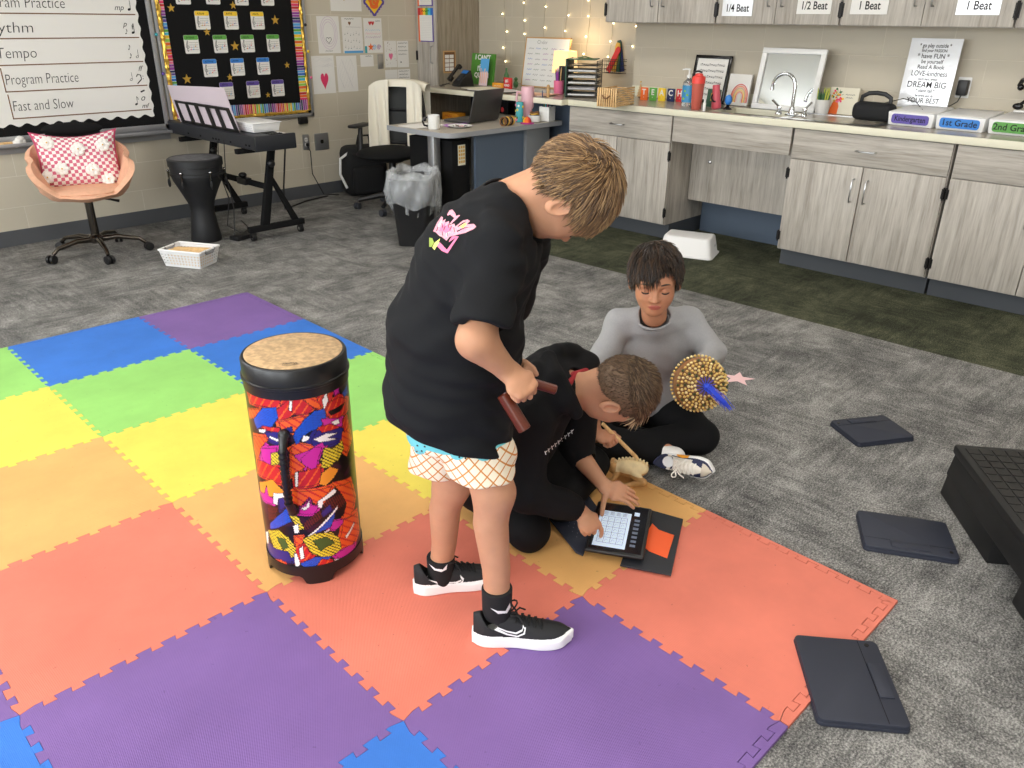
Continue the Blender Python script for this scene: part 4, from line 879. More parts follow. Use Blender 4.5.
b.obj('keypad', t); b = MB(); MM = T(.01,.045,.036) @ RY(-sl-.1); b.box(-.01, .16, -.022, .022, .02, .038, 'black_gloss', .008, MM); b.box(-.01, .035, -.026, .026, .0, .03, 'black_gloss', .008, MM); b.box(.125, .16, -.026, .026, .0, .03, 'black_gloss', .008, MM); b.obj('handset', t)
b = MB(); b.tube([(.0,.05,.02),(-.06,.08,.006),(-.10,.05,.005),(-.12,.0,.005),(-.09,-.02,.005)], .004, 'black_plastic', 6); b.obj('cord', t)
t = thing('paper_pile', 'loose pile of papers and a black folder on the back desk', 'papers', (4.86, 4.82, ZT)); b = MB(); r = random.Random(3)
for k in range(6):
    a = r.uniform(-.35,.35); b.box(-.14, .14, -.11, .11, .003*k, .003*k+.0025, ['white_paper','black_plastic','white_paper','grey_faint','white_paper','cream_paper'][k], 0, T(r.uniform(-.03,.03), r.uniform(-.16,.16), 0) @ RZ(a))
b.obj('sheets', t)
b = MB(); 
for k, c in enumerate(('rose_faint','cream_paper','peach')): b.box(-.10, .10, -.14, .14, .003*k, .003*k+.0025, c, 0, T(0, -.02*k, 0) @ RZ(.1*k))
tag(b.obj('paper_sheets', loc=(4.90, 4.40, ZT)), 'few loose pastel sheets below the small whiteboard', 'papers')
t = thing('number_one_sign', 'orange and red block sign with white lettering on the back desk', 'sign', (5.14, 4.94, ZT)); b = MB(); MM = MWALL_B(0,0,0); b.box(-.03, .0, 0, .125, 0, .042, 'orange_yellow', .003); squig(b, MM @ T(-.0625,.02,.031), -.04, .04, 0, 10, .006, .004, 'cream_paper', 2); b.obj('orange_block', t)
b = MB(); b.box(-.025, .0, -.085, -.004, 0, .088, 'red', .003); b.text('#1', .036, 'white_paper', MM @ T(.043,.064,.026), bold=.001); b.text('KIND', .024, 'white_paper', MM @ T(.043,.028,.026), bold=.001); b.obj('red_block', t)
t = thing('bottle_vase', 'small green glass bottle on the back desk', 'bottle', (5.30, 5.08, ZT)); b = MB(); b.lathe([(.02,0),(.022,.006),(.022,.09),(.009,.12),(.008,.15),(.001,.151)], 'leaf_green', None, 16); b.obj('bottle', t)
for k, (x, y, c, l) in enumerate(((5.24,5.04,'brown','small brown round toy left of the white cups'),(5.24,4.985,'white_plastic','small stack of white cups on the back desk'),(5.26,4.93,'leaf_green','tiny green trinket behind the red block'))):
    b = MB()
    if k == 1: [b.lathe([(.028,.045+.014*j),(.032,.058+.014*j)], c, None, 14) for j in range(2)]; b.lathe([(.03,0),(.03,.045)], c, None, 14)
    else: b.ball((0,0,.03), (.022,.022,.03), c, n=12, k=8); b.ball((0,0,.07), .016, c, n=10, k=6)
    tag(b.obj(['trinket','cup_stack','trinket'][k], loc=(x, y, ZT)), l, 'trinket')
t = thing('pencil_cup', 'pink cup stuffed with markers beside the lamp', 'cup', (5.08, 4.30, ZT)); b = MB(); b.lathe([(.038,0),(.04,.1),(.036,.1),(.035,.02),(.001,.02)], 'pink', None, 18); b.obj('cup', t)
r = random.Random(9)
for k in range(12):
    a = r.uniform(0, 2*PI); x, y = .02*math.cos(a), .022*math.sin(a); c = r.choice(['red','ink','navy','orange','violet','yellow','tan']); h_ = r.uniform(.12,.17)
    b = MB(); b.cyl((0,0,0), (x*.8, y*.8, h_), .0055, None, c, 8); b.cyl((x*.8,y*.8,h_), (x*.92,y*.92,h_+.02), .0055, .002, c, 8); tag(b.obj('marker', loc=(5.08+x*.7, 4.30+y*.7, ZT+.021)), 'marker pen in the pink cup beside the lamp', 'pen', 'markers in the pink cup')
b = MB(); b.box(-.02, .03, -.035, .03, 0, .20, 'black_plastic', .004); tag(b.obj('black_organizer', loc=(5.20, 4.36, ZT)), 'upright black organizer box between the cup and letter tray', 'organizer')
# fairy lights hanging on the wall
for k in range(7):
    y = 5.48-.24*k; b = MB(); w_ = MB(); r = random.Random(20+k); zb = 1.0 if k < 3 else 1.13
    pts = [(XF-.006, y+.012*math.sin(z*9+k), z) for z in np.linspace(2.1, zb, 24)]
    w_.tube(pts, .0014, 'fairy_wire', 4)
    t = thing('light_string', 'hanging string of warm fairy lights, number %s from the tall cabinet' % ['one','two','three','four','five','six','seven'][k], 'light string', (0,0,0), 0, 'fairy light strings')
    t['label'] = ['string of fairy lights nearest the tall cabinet','second string of fairy lights from the tall cabinet','third string of fairy lights, above the green bottle','middle string of fairy lights, ending behind the small whiteboard','fifth string of fairy lights, above the lamp','sixth string of fairy lights, left of the letter tray','string of fairy lights nearest the wall cabinets'][k]
    w_.obj('wire', t)
    z = 2.0-r.random()*.1
    while z > zb: b.ball((XF-.012, y+.012*math.sin(z*9+k)+r.uniform(-.03,.03), z), .0052, 'fairy_bulb', n=8, k=5); z -= r.uniform(.11,.17)
    b.obj('bulbs', t)
l = bpy.data.lights.new('lamp_glow', 'POINT'); l.energy = 1.6; l.color = (1,.72,.4); l.shadow_soft_size = .05; o = bpy.data.objects.new('lamp_glow', l); COL.objects.link(o); o.location = (5.50, 4.50, 1.28)
# ---------------------------------------------------------------- space under the back desk
b = MB(); b.box(5.0, 5.02, 3.98, 4.6, FL, .85, 'slate_blue'); tag(b.obj('desk_back_panel'), 'blue-grey panel closing the space under the back desk', 'panel')
b = MB(); b.box(4.72, XF-.01, 5.54, 5.56, FL, .85, 'laminate_taupe'); tag(b.obj('end_panel'), 'upright wood-grain end panel under the back desk', 'panel')
b = MB(); b.box(5.3, 5.32, 4.6, 5.53, FL, .85, 'shade_dark'); tag(b.obj('shade_panel'), 'back board under the back desk, its dark colour standing in for shade', 'panel')  # dark sheet: the shade of the open desk space put into its colour
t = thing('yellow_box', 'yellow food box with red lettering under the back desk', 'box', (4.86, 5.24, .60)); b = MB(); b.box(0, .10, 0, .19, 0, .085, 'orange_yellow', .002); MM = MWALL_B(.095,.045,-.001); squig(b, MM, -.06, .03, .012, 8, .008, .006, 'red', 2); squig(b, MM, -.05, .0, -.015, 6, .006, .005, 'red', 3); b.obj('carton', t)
b = MB(); b.box(4.80, 5.28, 4.62, 5.52, .58, .60, 'shade_dark'); tag(b.obj('under_shelf'), 'shelf under the back desk, coloured dark for shade, carrying boxes and papers', 'shelf')  # shelf painted dark to match the shade beneath the desk
t = thing('flower_print', 'small dark floral picture on the cabinet beneath the back desk end', 'picture', (5.05, 5.66, .62)); b = MB(); b.box(-.01, 0, 0, .13, 0, .13, 'navy', .001); r = random.Random(1)
for k in range(9): b.ball((-.012, r.uniform(.02,.11), r.uniform(.02,.11)), (.002,.012,.012), r.choice(['rose_faint','brown','white_paper']), n=8, k=5)
b.box(.002, .06, -.02, .15, -.65, 0, 'shade_dark'); b.obj('picture', t)
t = thing('red_print', 'red and black picture leaning in the shade under the back desk', 'picture', (5.2, 4.95, .602)); b = MB(); b.box(-.01, 0, 0, .26, 0, .17, 'black_matte')
for k in range(6): b.ball((-.011, .03+.04*k, .04+.07*(k%2)), (.002,.018,.022), 'red' if k%3 else 'rose_faint', n=8, k=5)
b.obj('picture', t)
b = MB(); [b.box(0, .2, 0, .20, .012*k, .012*k+.01, ['white_paper','grey_faint','skyblue'][k%3]) for k in range(5)]; tag(b.obj('paper_stack', loc=(4.88, 4.98, .601)), 'stack of white papers on the shelf under the back desk', 'papers')
# ================================================================ FOAM PUZZLE MAT
TH, OX, OY, S = -1.60689554, 0.89816142, 4.10912644, .61
UV = np.array([math.cos(TH), math.sin(TH)]); VV = np.array([-math.sin(TH), math.cos(TH)])
def foam(name, c):
    m, nt, b = nodes(name); MATS[name] = m; L = nt.links; geo = nt.nodes.new('ShaderNodeNewGeometry'); pos = geo.outputs['Position']
    n = noise(nt, pos, 3.5, 4, .6); c_ = lin(c); col = ramp(nt, n, [(.3, tuple(v*.90 for v in c_[:3])+(1,)), (.7, tuple(min(1, v*1.08) for v in c_[:3])+(1,))])
    sp = noise(nt, pos, 60, 2, .5); k = math_node(nt, 'GREATER_THAN', sp, .735); col = mixc(nt, math_node(nt, 'MULTIPLY', k, .45), col, tuple(v*.45 for v in c_[:3])+(1,))
    L.new(col, b.inputs['Base Color']); b.inputs['Roughness'].default_value = .62; b.inputs['Specular IOR Level'].default_value = .35
    w = nt.nodes.new('ShaderNodeTexWave'); w.inputs['Scale'].default_value = 85; L.new(mapping(nt, (1,1,1), (0,0,.6), src=pos), w.inputs['Vector'])
    w2 = nt.nodes.new('ShaderNodeTexWave'); w2.inputs['Scale'].default_value = 85; L.new(mapping(nt, (1,1,1), (0,0,-.9), src=pos), w2.inputs['Vector'])
    bumpn(nt, b, math_node(nt, 'ADD', w.outputs['Fac'], w2.outputs['Fac']), .35, .001)
FC = [('foam_blue',(56,118,208)),('foam_green',(150,210,112)),('foam_yellow',(234,216,92)),('foam_orange',(228,174,106)),('foam_red',(222,124,104)),('foam_purple',(124,94,158))]
for n, c in FC: foam(n, c)
NT = 9; AMP = .0085
def edge_wave(n=NT):     # dovetail wave along 0..1, amplitude +-1
    pts = [(0, 0)]; m0 = .045; p = (1-2*m0)/n
    for i in range(n):
        a = m0+i*p
        pts += [(a+p*.03, -1), (a+p*.47-p*.10+p*.10, -1)] if False else [(a+p*.08, -1), (a+p*.36, -1), (a+p*.30, 1), (a+p*.80, 1), (a+p*.74, -1), (a+p*.92, -1)]
    pts.append((1, 0)); out = [pts[0]]
    for q in pts[1:]: 
        if abs(q[0]-out[-1][0]) > 1e-5 or abs(q[1]-out[-1][1]) > 1e-5: out.append(q)
    return out
EW = edge_wave()
tiles = [(0,-1),(0,0),(0,1),(1,-1),(1,0),(1,1),(2,-1),(2,0),(2,1),(3,-2),(3,-1),(3,0),(3,1),(4,-2),(4,-1),(4,0),(4,1),(5,-1),(5,0),(5,1)]
cn = ['blue','green','yellow','orange','red','purple']
tl = {(0,-1):'green foam tile at the left edge of the photo, top row',(0,0):'blue foam tile at the top left of the mat',(0,1):'purple foam tile at the far top corner of the mat',(1,-1):'yellow foam tile cut by the left edge of the photo',(1,0):'whole green foam tile left of the tall drum',(1,1):'blue foam tile just behind the tall drum',
(2,-1):'orange foam tile cut by the left edge of the photo',(2,0):'large yellow foam tile left of the tall drum',(2,1):'green foam tile half hidden between the drum and the standing boy',(3,-2):'sliver of purple foam tile at the lower left edge of the photo',(3,-1):'red foam tile at the left edge, above the near purple tile',(3,0):'orange foam tile under the tall drum',(3,1):'yellow foam tile behind the standing boy\'s shorts',
(4,-2):'blue foam tile in the bottom left corner of the photo',(4,-1):'near purple foam tile at the bottom left centre',(4,0):'red foam tile under the standing boy\'s shoes',(4,1):'orange foam tile under the kneeling boy and the tablet',(5,-1):'blue foam tile at the bottom centre edge of the photo',(5,0):'purple foam tile at the bottom, right of the standing boy\'s shoe',(5,1):'red foam tile at the right corner of the mat'}
def side_pts(u, v, side):
    # corner-to-corner along the shared line; returned in tile order; border sides are inset with a strip
    G = .0006
    if side == 's': line = [(t*S, a*AMP) for t, a in EW]; return [(u*S+x, v*S+y) for x, y in line]            # v = const low, along +u
    if side == 'n': line = [(t*S, a*AMP) for t, a in EW]; return [(u*S+x, (v+1)*S+y) for x, y in line][::-1]
    if side == 'e': line = [(t*S, a*AMP) for t, a in EW]; return [((u+1)*S+y, v*S+x) for x, y in line]
    if side == 'w': line = [(t*S, a*AMP) for t, a in EW]; return [(u*S+y, v*S+x) for x, y in line][::-1]
def shrink(poly, g):
    n = len(poly); out = []
    for i in range(n):
        a, b_, c = poly[i-1], poly[i], poly[(i+1)%n]
        e1 = (b_[0]-a[0], b_[1]-a[1]); e2 = (c[0]-b_[0], c[1]-b_[1]); l1 = math.hypot(*e1) or 1; l2 = math.hypot(*e2) or 1
        n1 = (-e1[1]/l1, e1[0]/l1); n2 = (-e2[1]/l2, e2[0]/l2); k = 1+n1[0]*n2[0]+n1[1]*n2[1]; k = max(k, .4)
        out.append((b_[0]+(n1[0]+n2[0])/k*g, b_[1]+(n1[1]+n2[1])/k*g))
    return out
INS = .022
for (u, v) in tiles:
    out_w, out_n, out_e = u == 0, v == 1, u == 5
    tx = lambda p: (OX+UV[0]*p[0]+VV[0]*p[1], OY+UV[1]*p[0]+VV[1]*p[1])
    c0 = tx(((u+.5)*S, (v+.5)*S)); col = FC[(u-v) % 6][0]
    t = thing('foam_tile', tl[(u,v)], 'foam tile', (c0[0], c0[1], FL), 0, 'interlocking foam floor tiles')
    sd = {k: side_pts(u, v, k) for k in 'senw'}
    def inset(side, P):
        if side == 'w' and out_w: return [(x+INS, y) for x, y in P]
        if side == 'n' and out_n: return [(x, y-INS) for x, y in P]
        if side == 'e' and out_e: return [(x-INS, y) for x, y in P]
        return P
    pl_ = []
    lo_u = u*S+(INS if out_w else 0); hi_u = (u+1)*S-(INS if out_e else 0); hi_v = (v+1)*S-(INS if out_n else 0); lo_v = v*S
    def clampc(p):
        return (min(max(p[0], lo_u-AMP*1.01), hi_u+AMP*1.01), min(max(p[1], lo_v-AMP*1.01), hi_v+AMP*1.01))
    for k in 'senw':
        P = inset(k, sd[k]); P = P[:-1]
        if k in 'sn': P = [(min(max(x, lo_u), hi_u), y) for x, y in P]
        else: P = [(x, min(max(y, lo_v), hi_v)) for x, y in P]
        for q in P:
            if not pl_ or math.hypot(q[0]-pl_[-1][0], q[1]-pl_[-1][1]) > 1e-4: pl_.append(q)
    pl2 = shrink(pl_, .0005); b = MB(); b.prism([(tx(p)[0]-c0[0], tx(p)[1]-c0[1]) for p in pl2], 0.0, -FL, col); b.obj('tile', t)
    # border strips
    def strip(P, outer):
        poly = P+outer; A_ = sum(poly[i-1][0]*poly[i][1]-poly[i][0]*poly[i-1][1] for i in range(len(poly)))
        if A_ < 0: poly = poly[::-1]
        q = shrink(poly, .0013); b = MB(); b.prism([(tx(p)[0]-c0[0], tx(p)[1]-c0[1]) for p in q], 0.0, -FL, col); b.obj('border_strip', t)
    if out_w: P = [(x+INS, y) for x, y in sd['w']]; strip(P, [(u*S, v*S), (u*S, (v+1)*S)])
    if out_n: P = [(min(max(x, lo_u-INS*.9), hi_u+INS*.9), y-INS) for x, y in sd['n']]; strip(P, [(u*S, (v+1)*S), ((u+1)*S, (v+1)*S)])
    if out_e:
        P = [(x-INS, y) for x, y in sd['e']]
        if out_n: P = [(x, min(y, (v+1)*S-INS*.9)) for x, y in P]; strip(P, [((u+1)*S, (v+1)*S-INS*.9), ((u+1)*S, v*S)])
        else: strip(P, [((u+1)*S, (v+1)*S), ((u+1)*S, v*S)])
# ================================================================ TALL DRUM
DC = W(-.567, 1.903, 0); DR = .1325
mat('drum_head', (190,158,118), .6, var=.22, scale=70, det=5); mat('drum_black', (18,18,20), .38)
for k, c in dict(red=(196,34,38), orange=(230,96,36), blue=(28,84,196), navy=(40,38,120), magenta=(196,40,150), yellow=(226,206,56), white=(240,236,232), brown=(98,34,26), amber=(236,150,44), black=(16,12,16), plum=(52,20,40), green=(60,90,40)).items(): mat('drum_p_'+k, c, .28, spec=.5)
t = thing('tall_drum', 'tall floor drum with a tan head and wild leafy multicolour wrap', 'drum', tuple(DC)); cd = Vector((-DC[0], -DC[1], 0)); ang0 = math.atan2(-DC[1], -DC[0])
def cyl_hit(px, py):     # where the photo shows this point of the wrap: angle from the near side, height
    d = _R @ np.array([px-512, -(py-384), -F_PX]); o = np.array([0,0,CAM_H]) - DC
    a = d[0]**2+d[1]**2; b_ = 2*(o[0]*d[0]+o[1]*d[1]); c = o[0]**2+o[1]**2-DR**2; D_ = b_*b_-4*a*c
    tt = (-b_-math.sqrt(max(D_, 0)))/(2*a); p = o+tt*d; an = math.atan2(p[1], p[0])-ang0
    return ((an+PI) % (2*PI)-PI)*DR, p[2]
Apat = [('red',[(75,380),(100,385),(235,430),(230,480),(160,470),(95,455)]),('red',[(235,500),(300,445),(330,430),(480,430),(480,480),(420,490),(370,515),(330,512),(300,535),(250,545)]),('white',[(300,450),(315,445),(312,500),(330,515),(295,490)]),
('orange',[(370,430),(440,425),(470,480),(430,480)]),('white',[(480,440),(500,400),(510,440),(490,490)]),('red',[(512,410),(540,395),(530,440),(515,460)]),('magenta',[(540,380),(565,370),(570,395),(550,412)]),('red',[(505,500),(525,455),(570,430),(612,440),(608,490),(570,530),(525,535)]),('black',[(520,500),(600,455),(575,500),(530,520)]),
('blue',[(108,550),(120,515),(150,490),(215,488),(225,540),(190,590),(150,580),(125,592)]),('blue',[(330,640),(340,600),(370,560),(430,512),(480,500),(490,540),(460,590),(410,610),(370,640),(350,685)]),
('orange',[(250,560),(340,540),(380,535),(350,580),(320,612),(260,600)]),('orange',[(78,490),(140,490),(110,530),(85,535)]),('magenta',[(480,545),(580,538),(585,580),(500,592)]),('white',[(530,560),(565,545),(575,565),(550,575)]),('navy',[(260,602),(310,585),(315,615),(280,618)]),
('navy',[(430,660),(460,612),(520,592),(585,600),(580,650),(520,680),(440,690)]),('white',[(440,655),(500,625),(560,622),(510,645),(560,650),(470,668)]),('red',[(460,590),(520,572),(570,588),(480,615)]),('navy',[(170,622),(240,612),(245,682),(190,662)]),('white',[(190,635),(238,655),(235,668),(195,650)]),('red',[(150,580),(240,592),(240,615),(165,602)]),('white',[(130,600),(170,600),(160,620),(135,615)]),
('orange',[(590,620),(620,590),(635,650),(612,720),(585,700)]),('red',[(590,560),(612,530),(625,580),(600,612)]),('orange',[(108,640),(180,650),(150,690),(125,765),(110,700)]),('magenta',[(170,690),(225,735),(215,775),(140,775),(150,700)]),('magenta',[(335,735),(470,680),(485,702),(430,775),(345,772)]),('orange',[(310,705),(350,680),(430,695),(400,715),(325,738)]),('yellow',[(470,768),(520,720),(582,668),(592,705),(560,770)]),('yellow',[(212,745),(252,722),(256,768),(212,770)]),
('white',[(375,635),(410,640),(400,660),(365,670)]),('blue',[(590,400),(612,360),(618,400),(600,420)])]
Bpat = [('magenta',[(145,-5),(225,-5),(215,30),(200,50),(212,92),(160,62),(150,30)]),('magenta',[(368,50),(430,-5),(470,-5),(450,60),(440,112),(400,90),(390,122)]),('yellow',[(490,-5),(560,-5),(560,40),(520,90),(480,92)]),('yellow',[(200,20),(250,10),(245,72),(200,80)]),('red',[(128,60),(160,70),(230,100),(252,182),(180,152),(133,130)]),('red',[(340,130),(460,100),(472,172),(430,190),(350,200)]),('orange',[(310,30),(382,92),(330,130),(310,142)]),('amber',[(468,182),(480,130),(520,98),(562,110),(540,150),(500,190)]),('white',[(328,130),(346,123),(346,197),(330,197)]),
('amber',[(138,180),(200,168),(262,232),(200,252),(145,232)]),('orange',[(310,232),(520,208),(500,240),(470,292),(430,290),(410,260),(370,302),(328,300)]),('magenta',[(138,225),(163,240),(173,198),(182,250),(217,270),(200,292),(160,272)]),('magenta',[(356,322),(388,305),(405,268),(417,305),(455,308),(430,347),(358,347)]),('white',[(360,320),(390,308),(405,272),(408,310),(385,330)]),('white',[(213,240),(267,240),(267,262),(237,266),(235,297),(213,290)]),('navy',[(240,268),(290,262),(285,300),(250,330)]),('white',[(458,282),(538,218),(552,236),(487,282),(482,312),(463,312)]),
('orange',[(558,212),(630,188),(652,260),(632,352),(590,376),(612,290),(590,250)]),('brown',[(490,305),(510,275),(575,245),(600,290),(560,330),(530,320)]),('navy',[(480,340),(520,300),(530,330),(490,360)]),('brown',[(388,392),(460,338),(472,372),(402,432),(378,432)]),('brown',[(180,298),(232,320),(222,372),(188,382)]),('blue',[(198,402),(288,318),(284,350),(302,392),(240,422),(198,432)]),('blue',[(408,472),(542,328),(542,372),(520,422),(450,452)]),('white',[(408,465),(552,318),(556,330),(420,470)]),('white',[(518,432),(552,388),(546,422),(500,452),(478,456)]),('magenta',[(545,392),(632,368),(632,390),(592,402),(562,432),(530,432)]),
('orange',[(600,392),(662,358),(672,442),(642,512),(568,532),(592,452)]),('white',[(608,470),(650,400),(654,408),(616,480)]),('yellow',[(188,450),(240,448),(292,488),(327,540),(322,582),(260,572),(220,540)]),('green',[(230,480),(270,490),(290,530),(265,545),(250,520)]),('yellow',[(383,497),(440,468),(520,458),(562,490),(572,540),(530,572),(480,582),(430,562),(400,522)]),('green',[(430,500),(500,480),(540,510),(500,530),(470,550),(450,520)]),('yellow',[(303,365),(345,368),(377,430),(350,434)]),('white',[(318,420),(345,408),(352,452),(328,455)]),('orange',[(330,480),(372,475),(370,525),(335,530)]),
('red',[(338,538),(370,522),(422,577),(392,602),(340,612)]),('white',[(352,545),(372,530),(380,590),(360,600)]),('white',[(326,570),(340,575),(357,622),(335,650),(328,610)]),('navy',[(188,520),(282,560),(302,612),(220,592),(186,560)]),('blue',[(368,622),(440,590),(522,588),(480,622),(398,655)]),('orange',[(182,572),(250,602),(262,632),(200,604)]),('magenta',[(556,572),(620,530),(654,518),(642,562),(580,592)]),('white',[(536,602),(592,590),(582,612)]),('red',[(480,600),(540,610),(500,640),(440,650)]),('white',[(170,450),(182,450),(184,510),(176,510)])]
def drum_wrap():
    cols = ['black','plum','red','orange','blue','navy','magenta','yellow','white','brown','amber','green']
    z0, z1 = .052, .572; ns, nz = 560, 340; P_ = [(c, [cyl_hit(235+x/5.486, 320+y/5.486) for x, y in p]) for c, p in Apat]+[(c, [cyl_hit(235+x/5.486, 450+y/5.486) for x, y in p]) for c, p in Bpat]
    def grow(p, k):
        cx = sum(q[0] for q in p)/len(p); cy = sum(q[1] for q in p)/len(p); return [(cx+(q[0]-cx)*k, cy+(q[1]-cy)*k) for q in p]
    P_ = [(c, grow(p, 1.5)) for c, p in P_ if c in ('orange','red','navy','magenta')]+[(c, grow(p, 1.16)) for c, p in P_]
    ang = (np.arange(ns)+.5)/ns*2*PI-PI; s = ang*DR; s = np.where(ang > PI/2, (ang-PI)*DR, np.where(ang < -PI/2, (ang+PI)*DR, s))
    z = z0+(np.arange(nz)+.5)/nz*(z1-z0); SS, ZZ = np.meshgrid(s, z, indexing='ij'); x = SS.ravel(); y = ZZ.ravel()
    jx = x+.0012*np.sin(y*900)*np.sin(x*700+1); jy = y+.0012*np.sin(x*1000+2)
    m = np.where((np.sin(x*60+3*np.sin(y*50))+np.sin(y*75+x*20)) > .9, 1, 0)
    for c, p in P_:
        bx = [q[0] for q in p]; by = [q[1] for q in p]; sel = np.where((x > min(bx)-.004) & (x < max(bx)+.004) & (y > min(by)-.004) & (y < max(by)+.004))[0]
        if len(sel) == 0: continue
        X, Y = jx[sel], jy[sel]; ins = in_poly(X, Y, p); dmin = np.full(len(sel), 9.)
        for i in range(len(p)):
            a, b_ = p[i-1], p[i]; ex, ey = b_[0]-a[0], b_[1]-a[1]; L2 = ex*ex+ey*ey+1e-12; tt = np.clip(((X-a[0])*ex+(Y-a[1])*ey)/L2, 0, 1); dmin = np.minimum(dmin, np.hypot(X-a[0]-tt*ex, Y-a[1]-tt*ey))
        vv = np.full(len(sel), cols.index(c)); r_ = np.sin(X*420+Y*260)
        if c == 'blue': vv[(np.sin(X*700-Y*900) > .86)] = 5
        if c == 'yellow': vv[(np.sin(X*520+Y*610) > .55)] = 0
        if c == 'red': vv[(np.sin(X*260-Y*190) > .8)] = 3
        if c == 'orange': vv[(np.sin(X*240+Y*280) > .72)] = 2
        if c == 'brown': vv[(np.sin(X*900+Y*300) > .4)] = 0
        vv[dmin < .0011] = 0; keep = ins | (dmin < .0005); vv[~ins] = 0; m[sel[keep]] = vv[keep]
    vs = [(DR*math.cos(ang0-PI+2*PI*i/ns), DR*math.sin(ang0-PI+2*PI*i/ns), z0+(z1-z0)*j/nz) for i in range(ns) for j in range(nz+1)]
    fs = [(i*(nz+1)+j, ((i+1)%ns)*(nz+1)+j, ((i+1)%ns)*(nz+1)+j+1, i*(nz+1)+j+1) for i in range(ns) for j in range(nz)]
    b = MB(); b.mats = [MATS['drum_p_'+c] for c in cols]; b.v = vs; b.f = fs; b.m = m.tolist(); return b
drum_wrap().obj('shell', t, sharp=180)
b = MB(); b.lathe([(DR-.004,.565),(DR+.002,.566),(DR+.003,.590),(DR+.006,.592),(DR+.006,.598),(DR+.002,.600),(DR+.002,.640),(DR-.002,.6455),(DR-.012,.6455)], 'drum_black', None, 64, cap=False); b.obj('rim', t)
b = MB(); b.lathe([(DR-.008,.640),(DR-.008,.6462),(DR-.012,.6478),(.001,.648)], 'drum_head', None, 64); MM = Matrix.Translation((0,0,.6487)) @ RZ(ang0+PI/2); squig(b, MM, -.03, .005, -.092, 12, .006, .003, 'drum_black', 3); b.stroke([(-.032,-.100),(-.01,-.104),(.008,-.100)], .002, 'drum_black', MM); b.obj('drum_head', t)
b = MB(); prof = [(DR-.004,.058),(DR+.003,.058),(DR+.003,.030)]; b.lathe(prof, 'drum_black', None, 64, cap=False); n = 96
vs = []; fs = []
for k in range(n):
    a = ang0+2*PI*k/n; ph = (k/n*4) % 1; low = 0 if ph < .16 or ph > .84 else (.026 if .22 < ph < .78 else (.026*(ph-.16)/.06 if ph < .5 else .026*(.84-ph)/.06))
    for r_ in (DR+.003, DR-.006): vs += [(r_*math.cos(a), r_*math.sin(a), .032), (r_*math.cos(a), r_*math.sin(a), low)]
for k in range(n):
    a, c = k*4, ((k+1)%n)*4; fs += [(a, c, c+1, a+1), (a+2, a+3, c+3, c+2), (a+1, c+1, c+3, a+3), (a, a+2, c+2, c)]
b.add(vs, fs, 'drum_black'); b.obj('footed_base', t)
hs, hz1 = cyl_hit(285, 437); _, hz0 = cyl_hit(293, 507); ha = hs/DR+ang0; b = MB(); er = Vector((math.cos(ha), math.sin(ha), 0)); P0 = lambda r_, z: tuple(er*(DR+r_)+Vector((0,0,z)))
b.tube([P0(.002,hz1+.012), P0(.014,hz1), P0(.030,hz1-.03), P0(.034,(hz1+hz0)/2), P0(.030,hz0+.03), P0(.014,hz0), P0(.002,hz0-.012)], [.012,.012,.010,.009,.010,.012,.012], 'drum_black', 10)
for k in range(11): z = hz0+.03+(hz1-hz0-.06)*k/10; b.tube([P0(.031,z), P0(.0312,z+.004)], .0118, 'drum_black', 10)
for z in (hz1+.006, hz0-.006): b.ball(P0(.004, z), (.016,.016,.018), 'drum_black', n=12, k=8)
b.obj('carry_handle', t)
# ================================================================ KEYBOARD ON ITS STAND
t = thing('keyboard', 'black digital piano seen from its back left corner', 'keyboard', (2.72, 4.86, .622)); b = MB()
KL, KW = 1.30, .31
b.prism([(0,.012),(0,.088),(.012,.098),(.13,.098),(.135,.078),(.292,.078),(.30,.06),(.30,.012),(.28,0),(.03,0)], 0, KL, 'piano_body', Matrix(((1,0,0,0),(0,0,1,0),(0,1,0,0),(0,0,0,1))))
b.box(.0, .305, -.012, .012, .0, .100, 'piano_body', .008); b.box(.0, .305, KL-.022, KL+.0, .0, .100, 'piano_body', .008); b.obj('body', t)
for k in range(36):
    if k > 40: break
b = MB()
for k in range(52):
    y = .02+k*.0242
    if y+.023 < KL-.02: b.box(.142, .288, y, y+.0234, .079, .090, 'white_plastic', .0015)
b.obj('white_keys', t); b = MB()
for k in range(52):
    if k % 7 in (2, 6): continue
    y = .02+k*.0242+.017
    if y+.012 < KL-.02: b.box(.142, .235, y, y+.012, .089, .100, 'black_gloss', .0015)
b.obj('black_keys', t)
for y in (.06,.10,.30,.46,.50,.54,.72,.90): b = MB(); b.box(-.0012, .001, y, y+.02, .028, .040, 'black_matte'); b.obj('port', t)
t = thing('music_rest', 'black slotted music rest standing on the digital piano', 'music rest', (2.735, 5.07, .7205)); b = MB(); b.M = RY(math.radians(-16))
for q in ((0,.80,0,.02),(0.03,.78,.145,.165)): b.box(0, .006, q[0], q[1], q[2], q[3], 'black_plastic', .002)
for y0 in (.0,.16,.30,.46,.60,.76): b.hexa([(0,y0,0),(.006,y0,0),(.006,y0+.05,0),(0,y0+.05,0)], [(0,y0*.95+.02,.165),(.006,y0*.95+.02,.165),(.006,y0*.95+.06,.165),(0,y0*.95+.06,.165)], 'black_plastic')
b.obj('rest', t)
t = thing('poster_sheet', 'curling lilac poster sheet leaning on the music rest', 'poster', (2.752, 5.04, .7225)); vs = []; fs = []
for i in range(13):
    for j in range(9):
        f, g = i/12, j/8; y = .03+.84*f-.02*g; z = g*(.285-.03*f); x = -.29*z-.01+.02*math.sin(f*5)*g+.05*g*g*max(0, f-.72)*2; vs.append((x, y, z))
for i in range(12):
    for j in range(8): a = i*9+j; fs.append((a, a+1, a+10, a+9))
